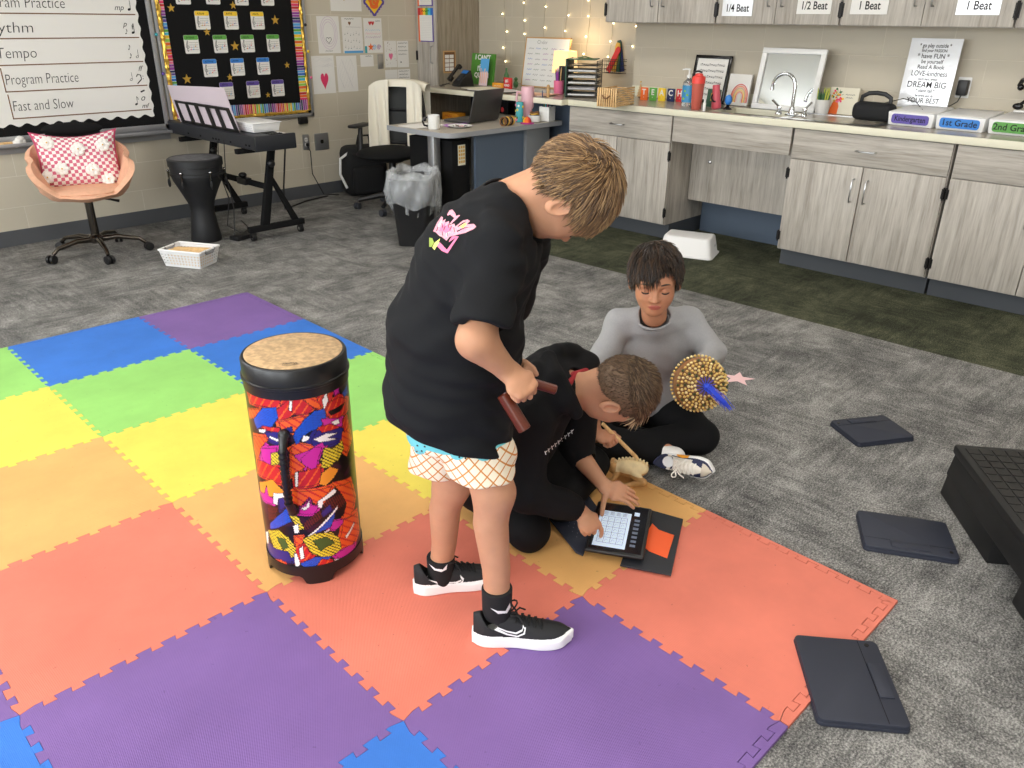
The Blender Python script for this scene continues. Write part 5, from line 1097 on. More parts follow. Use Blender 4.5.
b = MB(); b.add(vs, fs, 'lilac_paper'); b.add([(p[0]+.002, p[1], p[2]) for p in vs], [f[::-1] for f in fs], 'lilac_paper'); b.obj('sheet', t)
t = thing('white_basket', 'small white perforated basket sitting on the piano keys', 'basket', (2.80, 4.99, .7235), math.radians(2)); b = MB(); b.hexa([(.0,.0,0),(.19,.0,0),(.19,.30,0),(0,.30,0)], [(-.012,-.012,.058),(.202,-.012,.058),(.202,.312,.058),(-.012,.312,.058)], 'bin_white', .004); b.box(-.018,.208,-.018,.318,.055,.062,'bin_white',.003); b.obj('tub', t)
b = MB()
for k in range(14):
    for j in range(3): b.box(-.0105+.003*(2-j)-.001, -.009+.003*(2-j), .01+.02*k, .02+.02*k, .014+.013*j, .018+.013*j, 'grey_faint'); 
b.obj('holes', t)
t = thing('red_notebook', 'stack of pink and red papers behind the music rest', 'papers', (2.80, 5.98, .7225)); b = MB(); b.box(0,.12,-.12,.10,0,.012,'lilac_paper'); b.box(-.01,.13,-.14,.08,.012,.034,'magenta_paper',.002); b.box(.02,.10,-.10,.02,.034,.036,'white_paper'); b.obj('papers', t)
t = thing('keyboard_stand', 'black folding stand on casters under the digital piano', 'stand', (2.72, 5.08, FL)); b = MB()
def castr(b, x, y, m='gunmetal'): b.cyl((x-.012,y,.028), (x+.012,y,.028), .026, None, 'black_plastic', 14); b.cyl((x-.014,y,.028), (x+.014,y,.028), .012, None, m, 10); b.box(x-.016,x+.016,y-.02,y+.016,.045,.06,'black_plastic',.003)
for i, y in enumerate((0, .80)):
    b = MB(); b.box(.0, .44, y-.02, y+.02, .06, .10, 'black_matte', .003); b.obj('foot_bar', t)
    b = MB(); b.hexa([(.10,y-.018,.10),(.16,y-.018,.10),(.16,y+.018,.10),(.10,y+.018,.10)], [(.22,y-.018,.60),(.265,y-.018,.60),(.265,y+.018,.60),(.22,y+.018,.60)], 'black_matte', .002); b.hexa([(.35,y-.012,.10),(.40,y-.012,.10),(.40,y+.012,.10),(.35,y+.012,.10)], [(.20,y-.012,.42),(.23,y-.012,.42),(.23,y+.012,.42),(.20,y+.012,.42)], 'black_matte', .002); b.obj('upright', t)
    b = MB(); b.box(-.02, .30, y-.02, y+.02, .598, .630, 'black_matte', .003); b.obj('support_arm', t)
    b = MB(); b.cyl((.20,y-.018,.52), (.20,y-.055,.52), .009, None, 'black_plastic', 8); b.ball((.20,y-.062,.52), (.026,.014,.026), 'black_plastic', n=12, k=8); b.obj('knob', t)
    for x in (.03,.41): q = MB(); castr(q, x, y, 'chrome'); q.obj('caster', t)
b = MB(); b.box(.19, .225, .02, .78, .33, .365, 'black_matte', .003); b.ball((.20,.36,.39), (.03,.03,.02), 'black_plastic', n=12, k=8); b.box(.18,.235,.30,.42,.325,.372,'black_plastic',.003); b.obj('cross_bar', t)
b = MB(); b.tube([(2.72,5.34,.66),(2.70,5.36,.45),(2.74,5.34,.25),(2.71,5.36,.06),(2.78,5.30,.0),(2.9,5.4,-.004),(3.0,5.7,-.004)], .0035, 'black_plastic', 6); b.tube([(2.72,5.26,.66),(2.705,5.27,.45),(2.72,5.25,.2),(2.68,5.22,.0),(2.62,5.26,-.004)], .0032, 'black_plastic', 6); tag(b.obj('pedal_cable'), 'thin black cables hanging from the back of the piano to the floor', 'cable')
b = MB(); b.box(0,.16,0,.09,0,.03,'black_plastic',.006); tag(b.obj('foot_pedal', loc=(2.66,5.14,FL+.001), rotz=.2), 'small black sustain pedal between the drum and the stand', 'pedal')
b = MB(); b.tube([(3.01,4.97,.63),(3.10,5.2,.3),(3.3,5.55,.06),(3.45,5.8,-.003),(3.75,5.95,-.003),(4.0,6.0,-.003)], .006, 'black_plastic', 6); tag(b.obj('power_cord'), 'black cord sweeping from the piano end to the backpack', 'cord')
b = MB(); b.tube([(3.895,6.085,.43),(3.90,6.05,.38),(3.88,6.02,.2),(3.95,5.98,.02),(4.1,5.97,-.003)], .0045, 'black_plastic', 6); b.box(3.885,3.905,6.07,6.088,.42,.445,'black_plastic',.003); tag(b.obj('outlet_cord'), 'black cord hanging from the narrow wall outlet', 'cord')
# ================================================================ GOBLET DRUM, BASKET
t = thing('goblet_drum', 'black goblet shaped hand drum with a worn dark head', 'drum', (2.535, 5.345, FL)); b = MB()
b.lathe([(.100,0),(.104,.01),(.088,.12),(.078,.21),(.084,.26),(.12,.34),(.158,.42),(.168,.455),(.166,.50)], 'drum_shell_black', None, 40); b.obj('shell', t)
b = MB(); b.lathe([(.168,.455),(.176,.457),(.176,.475),(.170,.477),(.170,.515),(.178,.517),(.178,.560),(.170,.566),(.160,.567)], 'drum_shell_black', None, 40, cap=False); b.obj('rim', t)
b = MB(); b.lathe([(.160,.560),(.160,.5655),(.001,.567)], 'drum_head_dark', None, 40); b.obj('drum_head', t)
for k in range(6):
    a = 2*PI*k/6+.55; b = MB(); c_, s_ = math.cos(a), math.sin(a); b.cyl((.180*c_,.180*s_,.40), (.180*c_,.180*s_,.48), .006, None, 'gunmetal', 8); b.ball((.182*c_,.182*s_,.405), (.011,.011,.03), 'black_plastic', n=8, k=6); b.ball((.182*c_,.182*s_,.487), (.010,.010,.008), 'chrome', n=8, k=5); b.obj('tuning_lug', t)
b = MB(); b.tube([(.178*math.cos(a), .178*math.sin(a), .455-.07*math.sin((a+1.2)/1.3*PI)) for a in np.linspace(-1.2, .1, 10)], .004, 'black_plastic', 6); b.obj('strap', t)
t = thing('floor_basket', 'white plastic basket full of holes with grey handles on the carpet', 'basket', (2.175, 4.85, FL), math.radians(-62)); b = MB()
# walls with real holes would be tiny; each wall is a grid of bars
def holed_wall(b, p00, p10, p01, p11, nx, nz, m):
    p00, p10, p01, p11 = map(np.array, (p00, p10, p01, p11)); f = lambda s_, t_: tuple((p00*(1-s_)+p10*s_)*(1-t_)+(p01*(1-s_)+p11*s_)*t_)
    xs = sorted(set([0,1]+[q for i in range(nx) for q in ((i+.30)/nx, (i+.70)/nx)])); zs = sorted(set([0,1]+[.12+.70*q for i in range(nz) for q in ((i+.25)/nz, (i+.75)/nz)]))
    vs = [f(x, z) for x in xs for z in zs]; fs = []; nz_ = len(zs)
    for i in range(len(xs)-1):
        for j in range(nz_-1):
            if i % 2 == 1 and j % 2 == 1 and j < nz_-2: continue
            fs.append((i*nz_+j, (i+1)*nz_+j, (i+1)*nz_+j+1, i*nz_+j+1))
    b.add(vs, fs, m)
w2, d2_, h_ = .125, .085, .105; B0 = [(-w2,-d2_,0),(w2,-d2_,0),(w2,d2_,0),(-w2,d2_,0)]; B1 = [(-w2-.022,-d2_-.018,h_),(w2+.022,-d2_-.018,h_),(w2+.022,d2_+.018,h_),(-w2-.022,d2_+.018,h_)]
for i in range(4): j = (i+1)%4; holed_wall(b, B0[i], B0[j], B1[i], B1[j], 12 if i%2==0 else 8, 4, 'bin_white')
b.poly(B0, 'bin_white')
for i in range(4): b.tube([B1[i], B1[(i+1)%4]], .007, 'bin_white', 8)
b.obj('tub', t)
for s_ in (-1, 1): b = MB(); b.tube([(s_*(w2+.022),-.05,h_+.002),(s_*(w2+.02),-.03,h_-.018),(s_*(w2+.02),.03,h_-.018),(s_*(w2+.022),.05,h_+.002)], .009, 'handle_grey', 8); b.obj('handle', t)
Rz = Matrix.Rotation(math.radians(-62), 3, 'Z')
for k in range(4):
    p = Rz @ Vector((0, -.045+.032*k, 0)); b = MB(); b.cyl((-.115,0,0), (.115,0,0), .013, .013, 'light_wood', 10); b.ball((.118,0,0), (.014,.016,.016), 'light_wood', n=10, k=7); tag(b.obj('wooden_stick', loc=(2.175+p.x, 4.85+p.y, FL+.086-.003*(k%2)), rotz=math.radians(-62+3*k)), 'wooden percussion stick lying in the white floor basket', 'stick', 'sticks in the floor basket')
b = MB(); b.box(-.115,.115,-.07,.07,.004,.070,'light_wood',.01); tag(b.obj('wood_block', loc=(2.175,4.85,FL), rotz=math.radians(-62)), 'pale wooden block under the sticks in the floor basket', 'block')
# ================================================================ PINK TUB CHAIR WITH CUSHION
CX, CY = 1.86, 5.50; face = math.atan2(-CY*.96, -CX*1.0)      # turned towards the photographer
t = thing('tub_chair', 'blush pink swivel tub chair on a bronze five-star base', 'chair', (CX, CY, FL), face+math.radians(2)); b = MB()
# shell in local frame: +x = front
N_ = 49; rows = []; out = []; Zs = []
def chair_ring(a):     # a from -150..150 deg measured from front; returns rim point
    c_, s_ = math.cos(a), math.sin(a); aa = abs(a)
    rx = .30 if abs(a) < PI/2 else .27
    hx = {0:.30}.get(0)
    if aa < .62: z = .415
    elif aa < 1.25: z = .415+(aa-.62)/.63*.175
    elif aa < 1.9: z = .59+(aa-1.25)/.65*.03
    elif aa < 2.35: z = .62+(aa-1.9)/.45*.08
    else: z = .70+(aa-2.35)/.8*.0
    return (rx*c_, .315*s_*(1.0 if aa < 1.9 else .98), z)
vs = []; fs = []; NR = 8
hexr = lambda a, k: 1/ (math.cos(((a+k/2) % k)-k/2)) if k else 1
for i in range(64):
    a = -PI+2*PI*i/64; x, y, z = chair_ring(a); f8 = .92+.08*math.cos(6*a)
    for j in range(NR+1):
        g = j/NR; rr = .60+.40*g**.75; vs.append((x*rr*f8, y*rr*f8, .375+(z-.375)*g**1.3))
    for j in range(NR+1):
        g = 1-j/NR; rr = (.60+.40*g**.75)*.90-.0; vs.append((x*rr*f8, y*rr*f8, max(.415+(z-.40)*g**1.25-.0, .40)))
K = 2*(NR+1)
for i in range(64):
    i2 = (i+1)%64
    for j in range(K-1): fs.append((i*K+j, i2*K+j, i2*K+j+1, i*K+j+1))
b.add(vs, fs, 'blush_fabric'); b.add([vs[i*K] for i in range(64)], [tuple(range(64))[::-1]], 'blush_fabric'); b.obj('tub_shell', t, sharp=60); t.scale = (1.05, 1.06, 1.0)
b = MB(); b.lathe([(.001,.405),(.20,.405),(.235,.415),(.245,.43),(.22,.445),(.001,.45)], 'blush_fabric', None, 36); b.obj('seat_cushion', t)
b = MB(); b.hexa([(-.235,-.16,.44),(-.21,-.16,.44),(-.21,.16,.44),(-.235,.16,.44)], [(-.25,-.15,.76),(-.225,-.15,.76),(-.225,.15,.76),(-.25,.15,.76)], 'black_matte', .01); b.ball((-.232,0,.765), (.025,.17,.042), 'black_matte', n=20, k=10); b.obj('back_pad', t)
b = MB(); b.cyl((0,0,.10), (0,0,.38), .024, .024, 'gunmetal', 16); b.cyl((0,0,.37),(0,0,.385),.07,.09,'dark_metal',16); b.tube([(0,.03,.37),(.0,.12,.345),(0,.17,.33)], [.006,.006,.010], 'dark_metal', 8); b.obj('gas_column', t)
b = MB(); b.lathe([(.03,.075),(.045,.085),(.045,.115),(.028,.13)], 'gunmetal', None, 16); b.obj('hub', t)
for k in range(5):
    a = 2*PI*k/5+math.radians(8); c_, s_ = math.cos(a), math.sin(a); b = MB(); b.tube([(.03*c_,.03*s_,.10),(.12*c_,.12*s_,.108),(.24*c_,.24*s_,.085),(.275*c_,.275*s_,.055)], [.02,.017,.013,.011], 'gunmetal', 10); l = b.obj('base_leg', t)
    b = MB(); M_ = T(.29*c_,.29*s_,0) @ RZ(a+.4)
    for s2 in (-1, 1): b.lathe([(.008,-.010),(.026,-.008),(.028,0),(.026,.008),(.008,.010)], 'black_plastic', M_ @ T(0,s2*.014,.028) @ RX(PI/2), 16)
    b.obj('caster', l)
mat('pillow_pink', (206,104,130), .9)
def pillow():
    t = thing('crochet_cushion', 'pink and white checked cushion with crocheted white flowers on the tub chair', 'cushion', (CX, CY, FL), face+math.radians(2)); n, m_ = 44, 34; w_, h_ = .47, .35
    vs = []; fs = []; mi = []; b = MB(); b.mats = [MATS['pillow_pink'], MATS['white_wool'], MATS['pillow_edge']]
    def P(u, v, s_):      # u,v in -1..1
        th = .075*max(0, (1-u**4))**.6*max(0, (1-v**4))**.6; sx = w_/2*(1+.07*abs(u)**3*abs(v)**3-.05*(1-abs(u))*abs(v)**2); sz = h_/2*(1-.24*(1-u*u)*(v > 0)*v)
        return (s_*th*1.0, -u*sx*(1-.05*(1-v*v)), v*sz)
    for s_ in (1, -1):
        o = len(vs)
        for i in range(n+1):
            for j in range(m_+1): vs.append(P(-1+2*i/n, -1+2*j/m_, s_))
        for i in range(n):
            for j in range(m_):
                a = o+i*(m_+1)+j; q = (a, a+1, a+m_+2, a+m_+1); fs.append(q if s_ < 0 else q[::-1])
                e_ = i in (0, n-1) or j in (0, m_-1); mi.append(2 if e_ else ((i//2+j//2) % 2))
    M_ = T(-.085,0,.60) @ RY(math.radians(-12)); b.v = [tuple(M_ @ Vector(p)) for p in vs]; b.f = fs; b.m = mi; b.obj('cover', t, sharp=180)
    for (u, v) in ((-.66,.42),(-.02,.32),(.70,.62),(-.28,-.45),(.48,-.35),(.86,-.60),(-.62,-.80)):
        p = P(u, v, 1); b = MB()
        for k in range(7): a = 2*PI*k/7; b.ball((p[0]+.008, p[1]+.026*math.cos(a), p[2]+.026*math.sin(a)), (.009,.016,.016), 'white_wool', M_, 8, 6)
        b.ball((p[0]+.012, p[1], p[2]), (.008,.018,.018), 'white_wool', M_, 8, 6); b.ball((p[0]+.021, p[1], p[2]), (.003,.005,.005), 'gold', M_, 8, 5); b.obj('crochet_flower', t)
pillow()
# ================================================================ TEACHER'S DESK, CHAIR, BIN
ZD = .72; b = MB(); t = thing('teacher_desk', 'grey topped teacher desk with a rounded corner and blue-grey side panels', 'desk', (3.74, 4.12, 0))
crn = [(0,.62),(0,.09),(.02,.035),(.06,.008),(.11,0),(1.17,-.01),(1.17,.66),(0,.66)]
b = MB(); b.prism(crn, ZD-.034, ZD-.001, 'desk_edge', None, 'desk_top', bev=0); b.obj('desktop', t)
b = MB(); b.box(.03, .095, .19, .255, FL, ZD-.034, 'alu', .006); b.obj('leg', t)
b = MB(); b.box(.30, .80, .05, .07, .02, ZD-.035, 'slate_blue'); b.obj('front_panel', t); b = MB(); b.box(.80, 1.06, .02, .62, FL, ZD-.035, 'slate_grey', .002); b.obj('pedestal', t)
t = thing('file_cabinet', 'black metal cabinet beneath the desk with a yellow sticker sheet on it', 'cabinet', (3.86, 4.22, FL)); b = MB(); b.box(0, .17, 0, .46, 0, .66, 'black_matte', .004); b.obj('body', t)
b = MB(); b.box(.055, .125, -.0015, -.0002, .49, .63, 'cream_paper')
for k in range(5):
    for j in range(3): b.box(.062+.021*j, .077+.021*j, -.002, -.0015, .505+.025*k, .522+.025*k, 'gold')
b.obj('sticker_sheet', t)
b = MB(); b.tube([(4.02,4.25,0),(4.1,4.2,.0),(4.2,4.26,0),(4.12,4.34,0),(4.0,4.32,0),(4.05,4.22,.004),(4.18,4.22,.004)], .005, 'white_plastic', 6); tag(b.obj('white_cable', loc=(0,0,FL+.005)), 'loose white cable on the floor under the desk', 'cable')
ZD_ = ZD+.0005
t = thing('coffee_mug', 'white mug with a black handle near the desk edge', 'mug', (3.84, 4.38, ZD_)); b = MB(); b.lathe([(.038,0),(.041,.004),(.041,.095),(.037,.095),(.036,.01),(.001,.01)], 'white_plastic', None, 24); b.obj('cup', t); b = MB(); b.tube([(-.030,.028,.078),(-.050,.048,.075),(-.056,.054,.050),(-.048,.046,.024),(-.030,.028,.020)], .007, 'black_gloss', 8); b.obj('handle', t)
t = thing('trinket_dish', 'white speckled trinket dish beside the mug', 'dish', (4.04, 4.33, ZD_)); b = MB(); pr_ = [(.05,0),(.085,.012),(.088,.014),(.05,.004),(.001,.004)]; b.lathe(pr_, 'white_plastic', None, 24); r = random.Random(3)
for k in range(16): a, q = r.uniform(0, 2*PI), r.uniform(.01,.07); b.ball((q*math.cos(a), q*math.sin(a), .009+.006*q/.08), (.006,.006,.003), r.choice(['ink','pillow_pink','brown','ink_faint']), n=6, k=4)
b.obj('dish', t)
t = thing('laptop', 'dark grey open laptop seen from behind its raised lid', 'laptop', (4.22, 4.41, ZD_), math.radians(8)); b = MB(); b.box(-.01, .35, .005, .245, .004, .020, 'laptop_grey', .004); b.obj('base', t)
b = MB(); b.M = T(0, 0, .018) @ RX(math.radians(-78)) ; b.M = T(.345,-.24,.018) @ RZ(PI) @ Matrix.Identity(4); b.M = T(0,0,0); 
hl = [(-.02,-.236,.018),(.34,-.236,.018),(.34,-.244,.018),(-.02,-.244,.018)]; 
b = MB(); b.hexa([(-.01,0.0,.012),(.35,0.0,.012),(.35,.008,.012),(-.01,.008,.012)], [(-.01,-.055,.232),(.35,-.055,.232),(.35,-.048,.234),(-.01,-.048,.234)], 'laptop_grey', .002); b.obj('lid', t)
b = MB(); b.box(0,.20,0,.14,0,.002,'violet_paper'); tag(b.obj('purple_note', loc=(3.99,4.40,ZD_), rotz=-.3), 'purple paper peeking out under the laptop', 'paper'); b = MB(); b.box(0,.28,0,.20,0,.003,'white_paper'); tag(b.obj('desk_paper', loc=(3.76,4.48,ZD_), rotz=-.02), 'white papers lying behind the mug', 'paper')
t = thing('hair_clips', 'row of animal print hair clips on the desk', 'hair clips', (4.33, 4.18, ZD_), .05); b = MB()
for k in range(6): b.tube([(.018*k+.004*math.sin(q), .012*math.cos(q*2)*0+.03*math.cos(q), .030+.028*math.sin(q)) for q in np.linspace(0, 2*PI, 13)[:-1]], .0055, ['brown','ink','gold'][k%3], 6, closed=True)
b.obj('clips', t)
t = thing('rainbow_hat', 'tiny rainbow cap shaped trinket at the desk front', 'trinket', (4.56, 4.155, ZD_))
b = MB()
for k, c in enumerate(('blue','green','yellow','orange','red','violet')):
    a0, a1 = PI*k/6, PI*(k+1)/6; vs = []; fs = []
    for i in range(5):
        for j in range(7): th_ = a0*2+(a1-a0)*2*i/4; ph = PI/2*j/6; vs.append((.033*math.cos(ph)*math.cos(th_), .033*math.cos(ph)*math.sin(th_), .008+.042*math.sin(ph)))
    for i in range(4):
        for j in range(6): a = i*7+j; fs.append((a, a+7, a+8, a+1))
    b.add(vs, fs, c)
b.obj('crown', t); b = MB(); b.lathe([(.001,.001),(.050,0),(.052,.006),(.030,.010)], 'magenta', None, 20); b.obj('brim', t)
t = thing('pattern_tumbler', 'slim floral patterned can behind the rainbow trinket', 'can', (4.60, 4.27, ZD_)); b = MB(); b.lathe([(.026,0),(.028,.004),(.028,.135),(.024,.142),(.001,.142)], 'teal', None, 18); r = random.Random(4)
for k in range(26): a, z = r.uniform(0, 2*PI), r.uniform(.01,.13); b.ball((.027*math.cos(a), .027*math.sin(a), z), (.009,.009,.010), r.choice(['pink','red','yellow','leaf_green','white_paper']), n=6, k=4)
b.obj('can', t)
t = thing('pink_tumbler', 'large pale pink insulated tumbler with a side handle', 'tumbler', (4.72, 4.30, ZD_)); b = MB(); b.lathe([(.034,0),(.036,.006),(.037,.08),(.048,.10),(.050,.235),(.046,.243),(.001,.243)], 'tumbler_pink', None, 28); b.obj('body', t); b = MB(); b.tube([(-.034,.034,.20),(-.056,.056,.205),(-.060,.060,.16),(-.056,.056,.118),(-.034,.034,.115)], .009, 'tumbler_pink', 8); b.obj('handle', t)
t = thing('trinket_bowl', 'round white bowl holding dark beaded bracelets', 'bowl', (4.68, 4.19, ZD_)); b = MB(); b.lathe([(.036,0),(.044,.006),(.050,.05),(.046,.05),(.040,.012),(.001,.012)], 'white_plastic', None, 24); b.obj('bowl', t); b = MB()
for k in range(3): b.tube([(.03*math.cos(q), .03*math.sin(q), .050+.008*k+.004*math.sin(q*3+k)) for q in np.linspace(0, 2*PI, 17)[:-1]], .007, ['ink','gold','brown'][k], 6, closed=True)
b.obj('bracelets', t)
t = thing('pen_box', 'white square pen holder at the desk end', 'pen holder', (4.80, 4.17, ZD_), math.radians(10)); b = MB(); w_ = .045
for q in ((-w_,w_,-w_,-w_+.004),(-w_,w_,w_-.004,w_),(-w_,-w_+.004,-w_,w_),(w_-.004,w_,-w_,w_)): b.box(*q, 0, .105, 'white_plastic')
b.box(-w_, w_, -w_, w_, 0, .006, 'white_plastic'); b.obj('box', t)
r = random.Random(12)
for k in range(9):
    c = ['book_green','ink','red','pink','teal','ink','leaf_green','tan','navy'][k]; x, y = r.uniform(-.025,.025), r.uniform(-.025,.025); h_ = r.uniform(.12,.15) if k < 8 else .2
    b = MB(); b.cyl((0,0,0), (x*.3,y*.3,h_), .0045, None, c, 7); b.cyl((x*.3,y*.3,h_), (x*.33,y*.33,h_+.012), .0045, .0015, c, 7); tag(b.obj('pen', loc=(4.80+x, 4.17+y, ZD_+.008)), 'pen in the white square holder on the desk', 'pen', 'pens in the white holder')
b = MB(); b.cyl((0,0,0),(.02,.01,.22),.008,.012,'tan',8); b.ball((.02,.01,.23),(.014,.014,.02),'tan',n=8,k=6); tag(b.obj('wooden_brush', loc=(4.82,4.19,ZD_+.008)), 'tall tan wooden brush in the white pen holder', 'brush')
# --- office chair
OXc, OYc = 4.12, 5.22; t = thing('office_chair', 'black mesh-back office chair with a raised arm rest', 'chair', (OXc, OYc, FL), math.radians(-158)); b = MB()
# local +x = front
b.ball((.05,0,.45), (.28,.25,.055), 'black_matte', n=32, k=12); b.obj('seat', t)
vs = []; fs = []; n = 12
def bk(u, v): 
    w_ = .20+.03*math.sin(PI*v)-.05*v**3; return (-.20-.06*v+.05*(u*u)+.03*math.sin(PI*v), u*w_, .50+.46*v)
for i in range(n+1):
    for j in range(n+1): vs.append(bk(-1+2*i/n, j/n))
fs = [(i*(n+1)+j, (i+1)*(n+1)+j, (i+1)*(n+1)+j+1, i*(n+1)+j+1) for i in range(n) for j in range(n)]
b = MB(); b.add(vs, fs, 'mesh_fabric'); b.add([(p[0]-.004,p[1],p[2]) for p in vs], [f[::-1] for f in fs], 'mesh_fabric'); b.obj('mesh_back', t, sharp=180)
b = MB(); edge = [bk(-1, j/10) for j in range(11)]+[bk(-1+2*i/8, 1) for i in range(1,9)]+[bk(1, 1-j/10) for j in range(1,11)]+[bk(1-2*i/8, 0) for i in range(1,8)]; b.tube(edge, .014, 'black_plastic', 8, closed=True); b.tube([bk(-1,.55),bk(-.5,.56),bk(0,.56),bk(.5,.56),bk(1,.55)], .012, 'black_plastic', 8); b.tube([(-.18,0,.42),(-.27,0,.46),(-.26,0,.58),(-.24,0,.72)], .022, 'black_plastic', 8); b.obj('back_frame', t)
for s_ in (-1, 1):
    b = MB(); b.tube([(.02,s_*.20,.43),(.03,s_*.27,.44),(.0,s_*.285,.52),(-.02,s_*.29,.63)], [.02,.02,.022,.018], 'black_plastic', 10); a_ = b.obj('arm', t); b = MB(); b.box(-.13,.11,s_*.29-.042,s_*.29+.042,.63,.655,'black_plastic',.012); b.obj('arm_pad', a_)
b = MB(); b.cyl((0,0,.10),(0,0,.42),.028,None,'black_plastic',14); b.cyl((0,0,.38),(0,0,.42),.09,.11,'black_plastic',14); b.obj('gas_column', t)
for k in range(5):
    a = 2*PI*k/5+.2; c_, s_ = math.cos(a), math.sin(a); b = MB(); b.tube([(.0,.0,.115),(.12*c_,.12*s_,.11),(.29*c_,.29*s_,.075)], [.03,.024,.016], 'black_plastic', 8); l = b.obj('base_leg', t); b = MB(); M_ = T(.30*c_,.30*s_,0) @ RZ(a+1.0)
    for s2 in (-1, 1): b.lathe([(.008,-.010),(.026,-.008),(.028,0),(.026,.008),(.008,.010)], 'dark_grey_plastic', M_ @ T(0,s2*.014,.028) @ RX(PI/2), 14)
    b.obj('caster', l)
# cream jacket over the chair back
t = thing('cream_jacket', 'cream jacket with a striped hem draped over the office chair back', 'jacket', (OXc, OYc, FL), math.radians(-158)); vs = []; fs = []; b = MB(); rj = random.Random(2)
def jack(side):
    vs = []; fs = []; nu, nv = 18, 26
    for i in range(nu+1):
        for j in range(nv+1):
            u = i/nu; v = j/nv; yy = side*(.085+.155*u+.02*v*u); zt = .985-.05*(u**3)
            z = zt-v*(.50 if side < 0 else .60); x = -.235+.05*(1-v)*1.0+.055*math.sin(PI*min(1, v*1.2))*0+.04*u*u+.018*math.sin(u*13+v*2)*min(1, v*3)-.0+.05*v
            vs.append((x+.050, yy*.98, z))
    for i in range(nu):
        for j in range(nv): a = i*(nv+1)+j; fs.append((a, a+nv+1, a+nv+2, a+1))
    return vs, fs
for s_ in (-1, 1): v_, f_ = jack(s_); b.add(v_, f_, 'cream_cloth'); b.add([(p[0]-.008, p[1], p[2]) for p in v_], [f[::-1] for f in f_], 'cream_cloth')
vs = []; fs = []
for i in range(25):
    for j in range(13):
        u = -1+2*i/24; v = j/12; a = PI*v; x = -.222+.045*math.cos(a)-.0+.02*u*u; z = .935+.055*math.sin(a)*1.0-.03*abs(u)**3+(0 if v < .5 else -(v-.5)*.9); z = z if v < .5 else .99-.03*abs(u)**3-(v-.5)*1.0; vs.append((x if v < .5 else -.262+.02*u*u+.01*math.sin(u*12), u*.235, z))
for i in range(24):
    for j in range(12): a = i*13+j; fs.append((a, a+13, a+14, a+1))
b.add(vs, fs, 'cream_cloth'); b.obj('cloth', t, sharp=180)
b = MB(); cs = ['red','white_paper','book_green','gold','red','white_paper']
for k in range(6): b.hexa([(-.24,.205,.30+.032*k),(-.16,.19,.30+.032*k),(-.155,.275,.30+.032*k),(-.235,.285,.30+.032*k)], [(-.24,.205,.328+.032*k),(-.16,.19,.328+.032*k),(-.155,.275,.328+.032*k),(-.235,.285,.328+.032*k)], cs[k], .002)
b.obj('striped_hem', t)
b = MB(); 
for k in range(5): b.hexa([(-.15,-.255,.46+.022*k),(-.13,-.25,.46+.022*k),(-.13,-.235,.46+.022*k),(-.15,-.24,.46+.022*k)], [(-.15,-.255,.48+.022*k),(-.13,-.25,.48+.022*k),(-.13,-.235,.48+.022*k),(-.15,-.24,.48+.022*k)], ['red','cream_cloth'][k%2])
b.obj('striped_hem', t)
# backpack by the wall
t = thing('backpack', 'black backpack slumped on the floor against the left wall', 'backpack', (4.33, 5.88, FL), math.radians(-20)); b = MB(); b.box(-.20,.18,-.13,.13,0,.42,'black_fabric',.07,seg=4); b.box(-.15,.13,-.19,-.10,.03,.26,'black_fabric',.04,seg=4); b.obj('pack', t)
b = MB(); b.tube([(-.16,-.10,.38),(-.24,-.10,.33),(-.25,-.10,.20),(-.20,-.11,.08)], .012, 'white_plastic', 6, flat=.4); b.tube([(-.06,0,.42),(-.04,0,.50),(.05,0,.50),(.06,0,.42)], .010, 'black_fabric', 6); b.obj('strap', t)
# waste bin with liner
t = thing('waste_bin', 'black rectangular waste bin beside the office chair', 'waste bin', (3.545, 4.27, FL), math.radians(38)); b = MB()
def rr3(w_, d_, r_, z): return [(p[0], p[1], z) for p in rrect(w_, d_, r_, 4)]
rings = [rr3(.225,.175,.03,0), rr3(.23,.18,.03,.01), rr3(.31,.24,.035,.42), rr3(.32,.25,.035,.425), rr3(.30,.23,.03,.425), rr3(.29,.22,.03,.40), rr3(.215,.165,.03,.015)]
n = len(rings[0]); vs = [p for r_ in rings for p in r_]; fs = [(i*n+k, i*n+(k+1)%n, (i+1)*n+(k+1)%n, (i+1)*n+k) for i in range(len(rings)-1) for k in range(n)]+[tuple(range(n))[::-1], tuple(range((len(rings)-1)*n, len(rings)*n))]
b.add(vs, fs, 'bin_black'); b.obj('bin', t); t.scale = (1.12, 1.12, 1.08)
t = thing('bin_liner', 'translucent plastic liner folded over the rim of the waste bin', 'bin liner', (3.545, 4.27, FL), math.radians(38)); b = MB(); vs = []; nn = 72; rj = random.Random(5)
rn = [[rj.uniform(-1,1) for _ in range(6)] for _ in range(nn)]
prof = [(.80,.20),(.88,.36),(.97,.455),(1.04,.468),(1.16,.42),(1.22,.34),(1.18,.26),(1.10,.225)]
for k in range(nn):
    a = 2*PI*k/nn; c_, s_ = math.cos(a), math.sin(a); qr = (abs(c_/.160)**4+abs(s_/.126)**4)**.25; R_ = 1/qr
    for j, (f, z) in enumerate(prof):
        wob = .012*math.sin(a*9+j*1.1)+.008*math.sin(a*17+j*2)+.006*rn[k][j%6]; zz = z+.02*math.sin(a*3+1)*(j > 4)+.012*math.sin(a*7+j)+(-.05*c_ if j > 5 else 0); vs.append(((R_*f+wob*(1 if j not in (1,) else .4))*c_, (R_*f+wob*(1 if j != 1 else .4))*s_, zz))
K = len(prof); fs = [(k*K+j, ((k+1)%nn)*K+j, ((k+1)%nn)*K+j+1, k*K+j+1) for k in range(nn) for j in range(K-1)]; b.add(vs, fs, 'liner_film'); b.obj('film', t, sharp=180); t.scale = (1.12, 1.12, 1.08)
